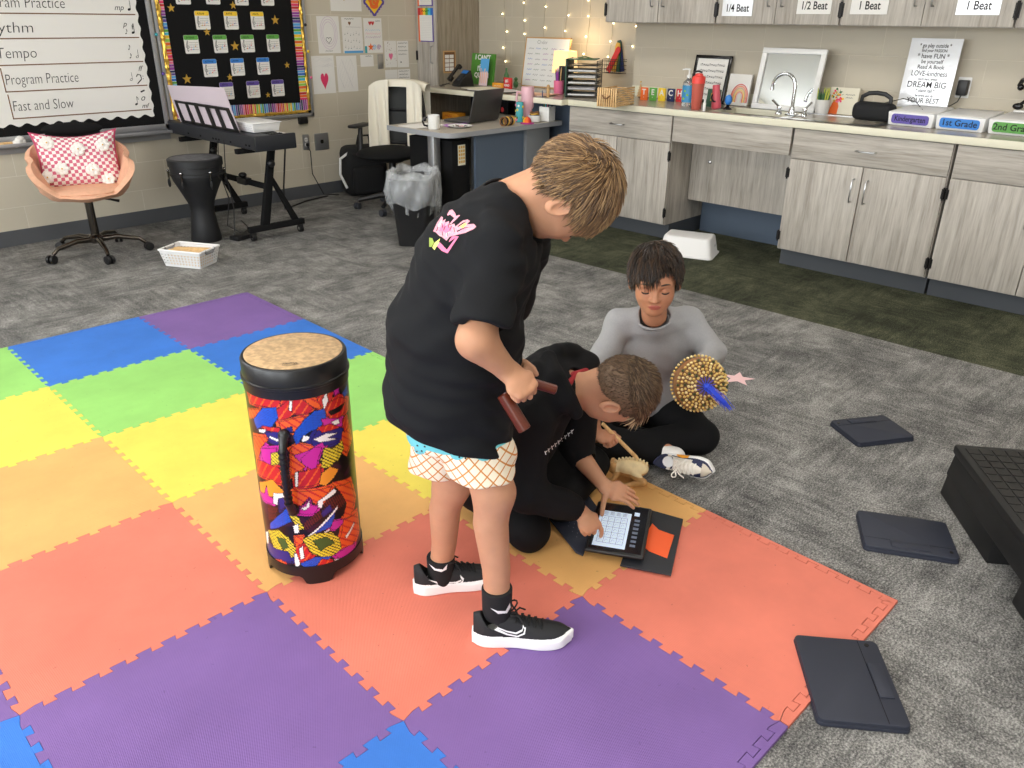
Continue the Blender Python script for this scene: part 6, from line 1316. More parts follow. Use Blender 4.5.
# ================================================================ STEP STOOL, TABLETS, STAR, BLACK STEP
t = thing('step_stool', 'small white plastic step stool with a grey grip top', 'stool', (4.68, 2.76, FL), math.radians(18)); b = MB()
def ovr(w_, d_, z, k=.018): 
    pts = []
    for (x, y) in rrect(w_, d_, .035, 5): pts.append((x*(1-k*8*(1-(2*y/d_)**2)*.12), y, z+ (0)))
    return pts
rg = [ovr(.265,.375,0), ovr(.268,.378,.008), ovr(.245,.355,.014), ovr(.205,.315,.120), ovr(.190,.300,.132), ovr(.165,.275,.134)]; n = len(rg[0]); vs = []
for r_ in rg: 
    for (x, y, z) in r_: vs.append((x, y, z-.012*(1-(2*y/.34)**2)*(z > .1)))
fs = [(i*n+k, i*n+(k+1)%n, (i+1)*n+(k+1)%n, (i+1)*n+k) for i in range(len(rg)-1) for k in range(n)]; b.add(vs, fs+[tuple(range((len(rg)-1)*n, len(rg)*n))], 'bin_white'); b.obj('body', t, sharp=60)
b = MB(); b.prism(rrect(.150,.26,.03), .1235, .1265, 'grip_grey'); b.obj('grip_pad', t); b = MB(); squig(b, MWALL_A(0,0,0) @ T(0,.075,.176), -.02,.02,0,5,.01,.006,'ink_faint',1); b.obj('logo', t)
def folio(loc, rz, label, w_=.185, l_=.25):
    t = thing('tablet_case', label, 'tablet', loc, rz, 'closed tablet cases on the floor'); b = MB(); b.prism(rrect(l_, w_, .014), 0, .010, 'case_navy', None, bev=.003); b.obj('back_shell', t)
    b = MB(); b.prism(rrect(l_-.003, w_-.003, .014), .0105, .0195, 'case_navy', None, bev=.003); b.obj('cover', t)
    b = MB(); b.box(-l_/2+.006, l_/2-.006, w_/2-.050, w_/2-.0488, .0196, .0199, 'black_matte'); b.box(-.055, .055, w_/2-.048, w_/2-.014, .0196, .0222, 'case_navy', .0015); b.obj('stand_flap', t)
    b = MB(); b.lathe([(.006,0),(.006,.001),(.001,.001)], 'dark_metal', T(-l_/2+.020, w_/2-.030, .0196), 10); b.obj('camera_hole', t); return t
def dirang(a, c): return math.atan2(c[1]-a[1], c[0]-a[0])
folio((2.934,.847,FL+.0005), dirang((2.892,.999),(3.106,.857)), 'closed dark tablet case farthest from the mat corner, near the gray shirt boy', .19, .245)
folio((2.31,.502,FL+.0005), dirang((2.344,.665),(2.474,.426))+PI, 'closed dark tablet case lying between the mat and the black step', .20, .265)
folio((1.60,.388,FL+.0025), dirang((1.656,.546),(1.431,.377)), 'closed dark tablet case nearest the camera, overlapping the red mat corner', .205, .275)
bpy.data.objects['tablet_case']['label'] = 'closed dark tablet case farthest away, beyond the mat on the carpet'
b = MB(); b.prism(star_pts(.075, 5, .42, .4), 0, .0012, 'star_pink'); tag(b.obj('floor_star', loc=(3.03, 1.47, FL+.0005)), 'pale pink star sticker on the carpet beside the seated boy', 'sticker')
# black stage step, cut by the frame
t = thing('aerobic_step', 'black plastic step platform with a grooved non-slip top at the right edge', 'step platform', (2.664, .513, FL), math.atan2(.142-.513, 2.147-2.664)); LS, WS, HS = 1.15, .42, .187; b = MB()
# local +x runs along the long visible side towards the camera, +y away to the right
def arch(x0, x1, y0, y1): b.hexa([(x0,y0,0),(x1,y0,0),(x1,y1,0),(x0,y1,0)], [(x0+.008,y0+.012,HS-.035),(x1-.008,y0+.012,HS-.035),(x1-.008,y1-.012,HS-.035),(x0+.008,y1-.012,HS-.035)], 'step_black', .006)
arch(0, .39, .0, WS); arch(.56, .86, 0, WS); arch(.98, LS, 0, WS)
b.hexa([(.0,.004,.075),(LS,.004,.075),(LS,WS-.004,.075),(.0,WS-.004,.075)], [(.006,.012,HS-.03),(LS-.006,.012,HS-.03),(LS-.006,WS-.012,HS-.03),(.006,WS-.012,HS-.03)], 'step_black', .004); b.obj('body', t)
b = MB(); b.box(-.004, LS+.004, .006, WS-.006, HS-.032, HS, 'step_black', .008); b.obj('top_deck', t); b = MB()
for i in range(26):
    for j in range(9): b.box(.025+.042*i, .060+.042*i, .03+.040*j, .064+.040*j, HS-.0005, HS+.0025, 'step_grip', .0)
b.obj('grip_tiles', t)
# ================================================================ PEOPLE
def V3(a): return np.array(a, float)
def unit(a): a = V3(a); return a/np.linalg.norm(a)
IR = np.array([RT[0], RT[1], 0]); IU = np.array([FW[0]*.418, FW[1]*.418, .908]); IT = -np.array([FW[0]*.908, FW[1]*.908, -.418])
def I3(a, b, c): return a*IR+b*IU+c*IT        # direction from (right, up, towards the viewer)
def frame(F, U):
    F = unit(F); U = V3(U)-F*(F@V3(U)); U = unit(U); X = np.cross(F, U); return np.stack([X, F, U], 1)
def f_loft(pts, ra, rb, side, k=.03):
    pts = [n3(p) for p in pts]; side = V3(side); segs = []
    for i in range(len(pts)-1):
        ab = pts[i+1]-pts[i]; t = ab/np.linalg.norm(ab); s = side-t*(side@t); s = n3(s/np.linalg.norm(s)); segs.append((pts[i], ab, n3(t), s, n3(np.cross(t, s)), ra[i], ra[i+1], rb[i], rb[i+1]))
    def f(P):
        d = None
        for a, ab, t_, s, o, a0, a1, b0, b1 in segs:
            tt = np.clip(((P-a)@ab)/float(ab@ab), 0, 1); q = P-a-tt[:,None]*ab; A_ = a0+(a1-a0)*tt; B_ = b0+(b1-b0)*tt
            x, y, z = q@s/A_, q@o/B_, q@t_/np.minimum(A_, B_); g = (np.sqrt(x*x+y*y+z*z)-1)*np.minimum(A_, B_); d = g if d is None else smin(d, g, k)
        return d
    return f
def f_local(c, R, s, g):
    c = n3(c); R = n3(R)
    def f(P): return g(((P-c)@R)/np.float32(s))*np.float32(s)
    return f
# ---- head, in its own frame: x to the person's right, y forward, z up
def head_skin(lids=.6):
    a = [f_ell((0,-.012,.03), (.073,.092,.084)), f_ell((0,.034,-.031), (.051,.053,.067)), f_ell((0,.062,-.076), (.023,.020,.017)), f_ell((.031,.051,-.027), (.025,.027,.025)), f_ell((-.031,.051,-.027), (.025,.027,.025)), f_ell((0,.070,.018), (.048,.018,.020)), f_ell((0,.02,-.054), (.043,.044,.034))]
    nose = f_union([f_cap((0,.084,.004), (0,.103,-.026), .006, .0095), f_ell((.009,.094,-.029), (.007,.008,.006)), f_ell((-.009,.094,-.029), (.007,.008,.006))], .008)
    lips = f_union([f_ell((0,.083,-.0515), (.022,.0085,.0040)), f_ell((0,.082,-.0590), (.018,.008,.0050))], .003)
    lid = [f_ell((s*.030,.072,.000), (.0145,.0135,.0125)) for s in (-1, 1)]
    ear = []
    for s in (-1, 1):
        R = np.array(Euler((math.radians(-12), 0, s*math.radians(-22))).to_matrix())
        e = f_ell((s*.0775,-.012,-.008), (.0075,.0185,.031), R); inn = f_ell((s*.0845,-.009,-.004), (.0065,.0115,.020), R); tr = f_ell((s*.077,.001,-.010), (.005,.005,.007), R)
        ear.append((e, inn, tr))
    base = f_union(a, .03); sock = [f_ell((s*.030,.092,.000), (.017,.014,.010)) for s in (-1, 1)]
    def f(P):
        d = base(P)
        for q in sock: d = smax(d, -q(P), .012)
        d = smin(d, nose(P), .010); d = smin(d, lips(P), .004)
        for q in lid: d = smin(d, q(P), .003)
        for e, inn, tr in ear: d = smin(d, smin(smax(e(P), -inn(P), .004), tr(P), .003), .006)
        return d
    return f
HC, HRR = np.array([0,-.012,.03]), np.array([.0765,.0955,.0875])
def hair_cap(zy, zz, t=.004, side_cut=None):      # hairline height as a function of y
    def f(P):
        e = f_ell(HC, HRR+t)(P); zl = np.interp(P[:,1], zy, zz).astype(np.float32); return smax(e, (zl-P[:,2])*.8, .006)
    return f
def strands(name, parent, c, R, s, mask, flow, n, ln, lift, rad, mats, org, seed=1, steps=8, free=None, jit=.25, fdir=(0,.12,-.55)):
    rs = np.random.RandomState(seed); d = rs.randn(n*6, 3); d /= np.linalg.norm(d, axis=1)[:,None]; P = HC+d*HRR; P = P[mask(P)][:n]; n = len(P)
    L = ln(P)*(.75+.5*rs.rand(n)); hh = (.3+rs.rand(n))*1.0; dirn = flow(P)+jit*rs.randn(n, 3); pts = [P.copy()]; ds = L/steps; q = P.copy(); clump = rs.randn(n, 3)*.10
    for k in range(steps):
        fl = flow(q)+clump+jit*.6*rs.randn(n, 3)*.3; nr = (q-HC)/HRR**2; nr /= np.linalg.norm(nr, axis=1)[:,None]; fl = fl-nr*(fl*nr).sum(1)[:,None]; fl /= np.linalg.norm(fl, axis=1)[:,None]+1e-9
        q2 = q+fl*ds[:,None]; u = (q2-HC)/HRR; rr = np.linalg.norm(u, axis=1); h = 1+(lift*hh*((k+1)/steps)**.7)
        qs = HC+HRR*(u/rr[:,None])*h[:,None]
        if free is not None: fr = free(qs); qs = np.where(fr[:,None], q+ (fl*.55+np.array(fdir))*ds[:,None], qs)
        q = qs; pts.append(q.copy())
    Pp = np.stack(pts, 1); X = (Pp*s)@R.T+np.array(c)-np.array(org); K = steps+1; sd = 4
    tg = np.gradient(X, axis=1); tg /= np.linalg.norm(tg, axis=2)[:,:,None]+1e-9; up = np.array([.3,.5,.81]); a = np.cross(tg, up); a /= np.linalg.norm(a, axis=2)[:,:,None]+1e-9; b_ = np.cross(tg, a)
    rr = rad*np.array([1.0]*(K-3)+[.85,.6,.2]); ring = [X+(a*math.cos(2*PI*j/sd)+b_*math.sin(2*PI*j/sd))*rr[None,:,None] for j in range(sd)]; Vx = np.stack(ring, 2).reshape(-1, 3)
    i = np.arange(n)[:,None,None]; k = np.arange(K-1)[None,:,None]; j = np.arange(sd)[None,None,:]; j2 = (j+1)%sd; ix = lambda i, k, j: (i*K+k)*sd+j
    Q = np.stack([ix(i,k,j), ix(i,k,j2), ix(i,k+1,j2), ix(i,k+1,j)], -1).reshape(-1, 4); nf = len(Q)
    me = bpy.data.meshes.new(name); me.vertices.add(len(Vx)); me.vertices.foreach_set('co', Vx.astype(np.float32).ravel()); me.loops.add(nf*4); me.loops.foreach_set('vertex_index', Q.ravel().astype(np.int32)); me.polygons.add(nf)
    me.polygons.foreach_set('loop_start', np.arange(0, nf*4, 4, dtype=np.int32)); me.polygons.foreach_set('loop_total', np.full(nf, 4, np.int32))
    for m in mats: me.materials.append(MATS[m])
    mi = np.repeat(rs.randint(0, len(mats), n), (K-1)*sd); me.polygons.foreach_set('material_index', mi.astype(np.int32)); me.polygons.foreach_set('use_smooth', np.ones(nf, bool)); me.update(calc_edges=True)
    o = bpy.data.objects.new(name, me); COL.objects.link(o); o.parent = parent; tag(o, kind='stuff'); return o
# ---- hand: wrist point, direction of the fingers, direction out of the back of the hand, thumb side +1 / -1
def hand(w, d, back, side, curl, k=.82, thumb=(.9,.55,-.25), tcurl=.5, spread=.06):
    d = unit(d); b = unit(V3(back)-d*(d@V3(back))); x = np.cross(d, b)*side; w = V3(w); L = lambda p: w+(x*p[0]+d*p[1]+b*p[2])*k
    fs = [f_loft([L((0,.0,0)), L((.002,.045,0)), L((.001,.074,-.001))], [.022*k,.034*k,.036*k], [.016*k,.014*k,.011*k], x, .02*k)]
    fing = []
    for i, (bx, ln) in enumerate(((.0275,.064),(.0095,.071),(-.0085,.066),(-.0255,.052))):
        c = curl[i] if isinstance(curl, (list, tuple)) else curl; p = np.array([bx, .074-.004*abs(i-1), 0.]); pts = [L(p)]; a = 0; r = [.0088,.0080,.0074,.0062]; sp = (1.2-i)*spread
        for j, (fr, ca) in enumerate(((.44,.9),(.31,1.05),(.25,.6))):
            a += c*ca; dv = np.array([math.sin(sp)*math.cos(a), math.cos(sp)*math.cos(a), -math.sin(a)]); p = p+dv*ln*fr; pts.append(L(p))
        g = f_chain(pts, [q*k for q in r]); fing.append(g); fs.append(g)
    tv = unit(thumb); p = np.array([.022,.014,-.004]); pts = [L(p)]; p = p+tv*.036; pts.append(L(p)); t2 = unit(tv+np.array([-.2,.6,-.35])*tcurl); p = p+t2*.028; pts.append(L(p)); t3 = unit(t2+np.array([-.35,.4,-.3])*tcurl); p = p+t3*.021; pts.append(L(p))
    fs.append(f_chain(pts, [.0125*k,.0105*k,.0095*k,.0075*k]))
    palm = fs[0]; kk = .007*k
    def f_(P):
        q = palm(P)
        dd = None
        for g in fs[1:-1]:
            v = g(P); dd = v if dd is None else smin(dd, v, .0022*k)
        q = smin(q, dd, kk); return smin(q, fs[-1](P), .010*k)
    return f_near(f_, w+d*.08*k, .13*k)
def bbox(pts, pad): p = np.array(pts); return p.min(0)-pad, p.max(0)+pad
def eyes(parent, c, R, s, org, brow_m, open_=.0, lash='ink'):
    for sd in (-1, 1):
        b = MB(); to = lambda p: Vector(tuple(R@(np.array(p)*s)+np.array(c)-np.array(org)))
        pts = [to((sd*.030+.0135*math.cos(a), .0852-.004*abs(math.cos(a))**2*1.6, -.0045-.0045*math.sin(a))) for a in np.linspace(0, PI, 9)]; b.tube(pts, [.0007,.0014,.0018,.002,.002,.002,.0018,.0014,.0007], lash, 6); b.obj('eyelashes', parent)
        b = MB(); pts = [to((sd*(.014+.033*t), .0885-.010*t*t+.002, .0205+.006*math.sin(t*2.4)-.003*t)) for t in np.linspace(0, 1, 8)]; b.tube(pts, [.0014,.0026,.003,.003,.0028,.0024,.0018,.0009], brow_m, 6); b.obj('eyebrow', parent)
def skin_mats(R, c, s, base):     # lips by place on the face
    cc = n3(c)
    def mf(X):
        q = ((X-cc)@R)/s; lip = (((q[:,0]/.0205)**2+((q[:,2]+.0552)/.0080)**2) < 1) & (q[:,1] > .078); return np.where(lip, 1, 0)
    return mf
# ---- marks lying on a surface: shapes given where the photograph shows them, carried onto the cloth
def decal(name, parent, f, polys, org, px=.35, D0=1.0, off=.0008):
    allp = [p for _, pl_ in polys for p in pl_]; x0, x1 = min(p[0] for p in allp), max(p[0] for p in allp); y0, y1 = min(p[1] for p in allp), max(p[1] for p in allp)
    nx, ny = int((x1-x0)/px)+2, int((y1-y0)/px)+2; X, Y = np.meshgrid(x0+np.arange(nx+1)*px, y0+np.arange(ny+1)*px, indexing='ij')
    d = np.stack([X.ravel()-512, -(Y.ravel()-384), np.full(X.size, -F_PX)], 1)@_R.T; d /= np.linalg.norm(d, axis=1)[:,None]; t = np.full(len(d), D0); o = np.array([0,0,CAM_H])
    for _ in range(60): v = f((o+d*t[:,None]).astype(np.float32)); t = t+v*.8
    P = o+d*t[:,None]; ok = np.abs(f(P.astype(np.float32))) < .002; P = P-d*off
    cx, cy = (X[:-1,:-1]+px/2).ravel(), (Y[:-1,:-1]+px/2).ravel(); m = -np.ones(len(cx), int); names = []
    for mn, pl_ in polys:
        if mn not in names: names.append(mn)
        m[in_poly(cx, cy, pl_)] = names.index(mn)
    I_, J_ = np.meshgrid(np.arange(nx), np.arange(ny), indexing='ij'); a = (I_*(ny+1)+J_).ravel(); q = np.stack([a, a+1, a+ny+2, a+ny+1], 1); keep = (m >= 0) & ok[q].all(1); q = q[keep]; mk = m[keep]
    used, inv = np.unique(q, return_inverse=True); b = MB(); b.v = [tuple(p) for p in (P[used]-np.array(org))]; b.f = [tuple(int(i) for i in r) for r in inv.reshape(-1, 4)]; b.mats = [MATS[n_] for n_ in names]; b.m = [int(i) for i in mk]
    if b.f: return b.obj(name, parent, sharp=180)
# ---- shoes
def shoe_fields(heel, toe, up, k=1.0):
    heel, toe = V3(heel), V3(toe); L = np.linalg.norm(toe-heel); R = frame(toe-heel, up); Lr = L
    yy = np.array([-.0,.04,.15,.40,.68,.85,.95,1.0])*Lr; ww = np.array([.012,.026,.033,.030,.041,.037,.024,.004])*k*Lr/.245
    hy = np.array([0,.10,.22,.40,.52,.70,.88,1.0])*Lr; hz = np.array([.086,.094,.086,.080,.071,.057,.050,.036])*k
    def smooth_(xs, vs):
        xf = np.linspace(0, Lr, 80); vf = np.interp(xf, xs, vs); pad = np.concatenate([np.full(6, vf[0]), vf, np.full(6, vf[-1])]); return xf, np.convolve(pad, np.ones(13)/13, 'valid')
    yy, ww = smooth_(yy, ww); hy, hz = smooth_(hy, hz); ww = ww*np.clip(1-((yy/Lr-.86)/.14).clip(0, 1)**2.2*.85, 0, 1)**.8*np.clip((yy/Lr+.05)/.10, .3, 1)**.5
    def sole(P):
        w = np.interp(P[:,1], yy, ww).astype(np.float32); zs = .010*np.clip((P[:,1]/Lr-.75)/.25, 0, 1)**2; h = .0145+.004*np.clip(1-P[:,1]/Lr*1.6, 0, 1)
        x = np.abs(P[:,0])-w; z = np.abs(P[:,2]-h-zs)-h; e = np.maximum(-P[:,1]-.002, P[:,1]-Lr); d = np.maximum(np.maximum(x, z), e); o = np.sqrt(np.maximum(x+.006, 0)**2+np.maximum(z+.006, 0)**2)-.006; return np.maximum(np.where((x > -.006) & (z > -.006), o, d), e).astype(np.float32)*.8
    ank = f_cap((0, .20*Lr, .055), (0, .17*Lr, .16), .024*k, .030*k)
    def upper(P):
        w = np.interp(P[:,1], yy, ww*.93).astype(np.float32)+.001; h = np.interp(P[:,1], hy, hz).astype(np.float32); q = np.sqrt((P[:,0]/w)**2+((P[:,2]-.012)/(h-.012))**2); d = (q-1)*np.minimum(w, h-.012)*.8
        e = np.maximum(-P[:,1]+.002, P[:,1]-Lr+.004); d = np.maximum(d, e); d = np.maximum(d, .006-P[:,2]); return smax(d.astype(np.float32), -ank(P), .004)
    both = lambda P: smin(sole(P), upper(P), .003)
    g = f_local(heel, R, 1.0, both); return g, R, L
def make_shoe(name, parent, heel, toe, up, org, mats, k=1.0, sole_z=.030, res=.0018, matf2=None):
    g, R, L = shoe_fields(heel, toe, up, k); h = n3(heel); c = [V3(heel), V3(toe), V3(heel)+R[:,2]*.11]; lo, hi = bbox(c, .06)
    def mf(X):
        q = (X-h)@R; z0 = .033+.006*np.clip(1-q[:,1]/L*2, 0, 1)+.008*np.clip((q[:,1]/L-.8)/.2, 0, 1); r = np.where(q[:,2] < z0, 1, 0)
        if matf2 is not None: r = matf2(q, L, r)
        return r
    return sdf_obj(name, g, lo, hi, res, mats, parent, org, 0, mf), g, R, L
def laces(parent, heel, R, L, org, m, k=1.0, bows=True, name='laces', r0=.0024):
    b = MB(); H = V3(heel); to = lambda p: tuple(H+R@np.array(p)-np.array(org)); hz = lambda y: np.interp(y/L, [0,.10,.22,.40,.52,.70,.88,1], np.array([.086,.094,.086,.080,.071,.057,.050,.036])*k)
    for j in range(5):
        y = L*(.42+.065*j); z = hz(y)+.0015
        b.tube([to((-.020, y+.004, z-.008)), to((-.008, y, z)), to((.008, y+.003, z)), to((.020, y, z-.008))], r0, m, 6)
        if j < 4: b.tube([to((-.018, y, z-.006)), to((0, y+L*.03, z)), to((.018, y+L*.065, z-.008))], r0, m, 6)
    y = L*.40; z = hz(y)+.002
    if bows:
        for s in (-1, 1): b.tube([to((s*(.004+.026*math.sin(a)), y-.004+.012*math.sin(a*2)+.006*(1-math.cos(a)), z+.008+.012*math.sin(a))) for a in np.linspace(0, PI, 9)], r0, m, 6); b.tube([to((0,y,z+.003)), to((s*.018,y+.016,z+.006)), to((s*.032,y+.030,z-.012))], r0, m, 6)
        b.ball(to((0,y,z+.004)), .005, m, n=8, k=6)
    b.obj(name, parent)
# ================================================================ STANDING BOY
org = W(-.1, 1.66, 0); boy = thing('person', 'standing boy in a black printed tee and waffle shorts, head bent down', 'person', tuple(org))
hc = A(565,194,1.68); HR = frame(I3(.30,-.74,-.60), I3(.88,.2,.25)); hs = .975
kR, aR, hR = A(494,492,1.60), A(497,598,1.575), A(462,412,1.645); kL, aL, hL = A(452,484,1.76), A(441,566,1.765), A(450,410,1.74)
neck0, neck1 = A(509,200,1.69), hc+HR@np.array([0,-.03,-.05])
shR, elR, wrR = A(497,248,1.57), A(476,340,1.47), A(507,370,1.50); shL, elL, wrL = A(527,228,1.80), A(508,300,1.83), A(505,362,1.72)
grip = unit(A(524,430,1.47)-A(500,388,1.50))
hd = f_near(f_local(hc, HR, hs, head_skin()), hc, .15)
calf = lambda k, a, r1, r2, r3, bk: f_union([f_chain([k, k*.72+a*.28+bk, a*.7+k*.3, a], [r1, r2, r3+.004, r3]), f_cap(a, a+V3([0,0,-.05]), r3, r3*.8)], .02)
bkv = -IR*.010
legR = f_union([f_chain([hR, kR], [.066,.046]), calf(kR, aR, .045,.043,.031, bkv)], .03); legL = f_union([f_chain([hL, kL], [.064,.046]), calf(kL, aL, .044,.042,.030, bkv)], .03)
armR = f_union([f_chain([shR, elR], [.042,.036]), f_chain([elR, (elR*.6+wrR*.4), wrR], [.036,.033,.0225])], .025); armL = f_union([f_chain([shL, elL, wrL], [.042,.034,.022])], .025)
hndR = hand(wrR, I3(.62,-.62,.1), I3(.35,.35,.85), -1, [1.25,1.3,1.35,1.4], thumb=(.5,.8,-.5), tcurl=1.2); hndL = hand(wrL, I3(.6,-.6,-.1), I3(-.2,.2,-.9), 1, 1.3, thumb=(.5,.8,-.5), tcurl=1.2)
torso_sk = f_loft([A(455,415,1.68), A(478,300,1.68), A(494,240,1.69)], [.085,.10,.085], [.075,.085,.05], W(0,1,0)-W(0,0,0))
neck = f_cap(neck0+(neck0-neck1)*.3, neck1, .045, .042)
def skin1(P):
    d = smin(torso_sk(P), neck(P), .03); d = smin(d, hd(P), .03); d = smin(d, legR(P), .02); d = smin(d, legL(P), .02); d = smin(d, smin(armR(P), hndR(P), .015), .02); return smin(d, smin(armL(P), hndL(P), .015), .02)
lo, hi = bbox([aR-V3([0,0,.06]), aL, hc+.0, hc, elR, elL, A(395,400,1.6), hR], .16)
sdf_obj('body', skin1, lo, hi, .003, ['skin_fair','lip'], boy, org, 0, skin_mats(HR, hc, hs, 0)); eyes(boy, hc, HR, hs, org, 'hair_blond_dark')
# hair
zy = [-.13,-.10,-.075,-.045,-.02,.005,.02,.035,.05,.07,.10]; zz = [-.060,-.056,-.045,-.026,.020,.024,.014,.024,.044,.056,.060]
hc_f = f_local(hc, HR, hs, hair_cap(zy, zz, .007)); lo2, hi2 = hc-.15, hc+.15
sdf_obj('hair', f_wrinkle(hc_f, .0012, 160, 3), lo2, hi2, .0025, 'hair_blond_dark', boy, org)
whorl = np.array([.012,-.075,.088])
def flow1(P):
    r = P-whorl; rn_ = np.linalg.norm(r, axis=1)[:,None]; r = r/(rn_+.03); sw = np.cross(r, np.array([0,-.5,.8])); g = np.zeros_like(P); g[:,2] = -.35; f_ = P[:,1] > -.03; g[f_,1] += .25; return r+(.30+1.2*np.exp(-rn_/.03))*sw+g*np.minimum(rn_/.05, 1)
mk1 = lambda P: P[:,2] > np.interp(P[:,1], zy, zz)-.001
strands('hair_strands', boy, hc, HR, hs, mk1, flow1, 4600, lambda P: np.where(P[:,2] > .045, .062, np.where(P[:,1] > .03, .016, np.where(P[:,1] > -.045, .015, .030))), .17, .00105, ['hair_blond','hair_blond_light','hair_blond','hair_blond_dark'], org, 3, 8, None, .16)
strands('fringe', boy, hc, HR, hs, lambda P: (P[:,1] > .035) & (P[:,2] > .055), lambda P: np.stack([P[:,0]*3-.1, np.full(len(P), .6), np.full(len(P), -.5)], 1), 900, lambda P: np.full(len(P), .046), .20, .00105, ['hair_blond_light','hair_blond'], org, 5, 8, lambda q: q[:,1] > .078, .14, (0,.5,-.25))
strands('crown_hair', boy, hc, HR, hs, lambda P: np.linalg.norm(P-whorl, axis=1) < .042, lambda P: np.stack([.6*np.ones(len(P)), .5+0*P[:,0], .2+0*P[:,0]], 1)+18*np.cross(P-whorl, np.array([0,-.5,.8])), 420, lambda P: np.full(len(P), .036), .20, .00105, ['hair_blond','hair_blond_light','hair_blond_dark'], org, 9, 6, None, .5)
# t-shirt
sp = [A(443,480,1.655), A(457,335,1.67), A(474,270,1.68), A(492,232,1.69), A(505,212,1.69)]
tee_t = f_loft(sp, [.152,.134,.142,.122,.062], [.162,.142,.120,.096,.055], FW.tolist()+[0], .05)
yoke = f_chain([shR+V3([0,0,.0]), A(502,231,1.68), shL+V3([0,0,.0])], [.052,.063,.050]); slR = f_cap(shR, A(484,318,1.485), .055, .058); slL = f_cap(shL, A(514,300,1.85), .055, .055); slcut = A(484,318,1.485); sln = unit(A(484,318,1.485)-shR)
hem_p = A(444,440,1.67)+V3([0,0,.052]); hem_n = unit(np.cross(unit(A(383,410,1.67)-A(508,441,1.67)), FW.tolist()+[0])); hem_n = hem_n if hem_n[2] < 0 else -hem_n
hem_n = unit(V3(hem_n)+V3([0,0,0]))
sR0 = f_loft([hR, A(480,500,1.605)], [.095,.095], [.093,.093], FW.tolist()+[0]); sL0 = f_loft([hL, A(440,490,1.755)], [.095,.095], [.095,.095], FW.tolist()+[0])
def tee(P):
    d = smin(tee_t(P), yoke(P), .05); s = slR(P); s = smax(s, ((P-n3(slcut))@n3(sln))-.016, .006); ins = f_cap(A(484,318,1.485)-sln*.02, A(484,318,1.485)+sln*.12, .046, .05)(P); s = smax(s, -ins, .004); d = smin(d, s, .028); d = smin(d, slL(P), .03)
    d = smin(d, np.minimum(sR0(P), sL0(P)), .03); d = smax(d, (P-n3(hem_p))@n3(hem_n), .008); nk = f_cap(neck0+(neck0-neck1)*.15, neck1, .052, .055)(P); d = smax(d, -nk, .006); return smax(d, -(hd(P)-.012), .006)
tee_w = f_wrinkle(f_wrinkle(tee, .0058, 13, 4, (1.3,1.3,.55)), .0036, 32, 8, (1,1,.6)); lo, hi = bbox([A(383,415,1.67), A(508,450,1.67), shR, shL, slcut, A(500,183,1.7)], .15)
sdf_obj('tee_shirt', tee_w, lo, hi, .0035, 'tee_black', boy, org)
g = lambda x, y: (430+x*.0782, 200+y*.0782)
pr_polys = [('print_pink', [g(220,185),g(250,130),g(285,120),g(320,165),g(335,205),g(375,190),g(382,200),g(268,310),g(252,302),g(310,230),g(255,185),g(225,200)]),
('print_pink', [g(40,400),g(90,290),g(145,208),g(168,225),g(160,270),g(200,240),g(190,290),g(240,270),g(250,320),g(310,300),g(325,340),g(420,262),g(480,248),g(512,270),g(470,310),g(560,305),g(592,340),g(560,370),g(450,420),g(330,450),g(250,470),g(210,520),g(150,470),g(120,460),g(70,410)]),
('print_pink_b', [g(150,330),g(200,290),g(190,330),g(250,310),g(230,360),g(290,340),g(260,400),g(200,420),g(160,400),g(110,400)]),('print_yellow', [g(380,340),g(450,290),g(470,310),g(420,360)]),('mark_white', [g(100,330),g(150,250),g(155,265),g(110,350)]),('mark_white',[g(200,450),g(230,400),g(245,405),g(215,470)]),
('print_pink_b', [g(90,590),g(110,540),g(130,545),g(215,635),g(330,480),g(240,540),g(255,500),g(290,460),g(368,465),g(225,682),g(150,650)]),('print_yellow', [g(30,608),g(60,545),g(130,492),g(105,560),g(58,640)]),('print_green', [g(-10,480),g(30,490),g(52,545),g(20,600),g(-10,600)])]
pr_polys += [('tee_black', [g(a,b_),g(a+9,b_+2),g(a+30*c_+4,b_+60),g(a+30*c_-5,b_+58)]) for a,b_,c_ in ((100,340,-.6),(150,300,.5),(190,330,-.5),(225,300,.6),(270,330,-.6),(300,350,.5),(150,400,.5),(230,400,-.5))]+[('tee_black', [g(340,395),g(440,350),g(520,345),g(440,362),g(350,408)]),('tee_black', [g(350,335),g(420,290),g(470,270),g(425,303),g(360,345)])]
decal('back_print', boy, tee_w, pr_polys, org, .25, 1.4)
# shorts
shl = f_loft([A(456,400,1.67), A(452,425,1.68)], [.112,.112], [.112,.112], FW.tolist()+[0]); sR = f_loft([hR, A(483,476,1.60)], [.080,.080], [.078,.080], FW.tolist()+[0]); sL = f_loft([hL, A(440,462,1.755)], [.085,.078], [.085,.078], FW.tolist()+[0])
cutR, cutL = A(483,473,1.60)+V3([0,0,.004]), A(440,462,1.755)-V3([0,0,.010])
def shorts(P):
    a = smax(sR(P), (cutR[2]-P[:,2]).astype(np.float32), .006); a = smax(a, -f_cap(cutR+V3([0,0,.008]), cutR-V3([0,0,.1]), .064, .066)(P), .004); c = smax(sL(P), (cutL[2]-P[:,2]).astype(np.float32), .006); c = smax(c, -f_cap(cutL+V3([0,0,.008]), cutL-V3([0,0,.1]), .062, .064)(P), .004); a = smin(a, smax(f_cap(A(488,452,1.62), A(470,450,1.64), .066, .07)(P), (cutR[2]+.02-P[:,2]).astype(np.float32), .006), .02); return smin(smin(a, c, .012), smax(shl(P), (P[:,2]*-1+float(cutR[2])+.05).astype(np.float32), .01), .02)
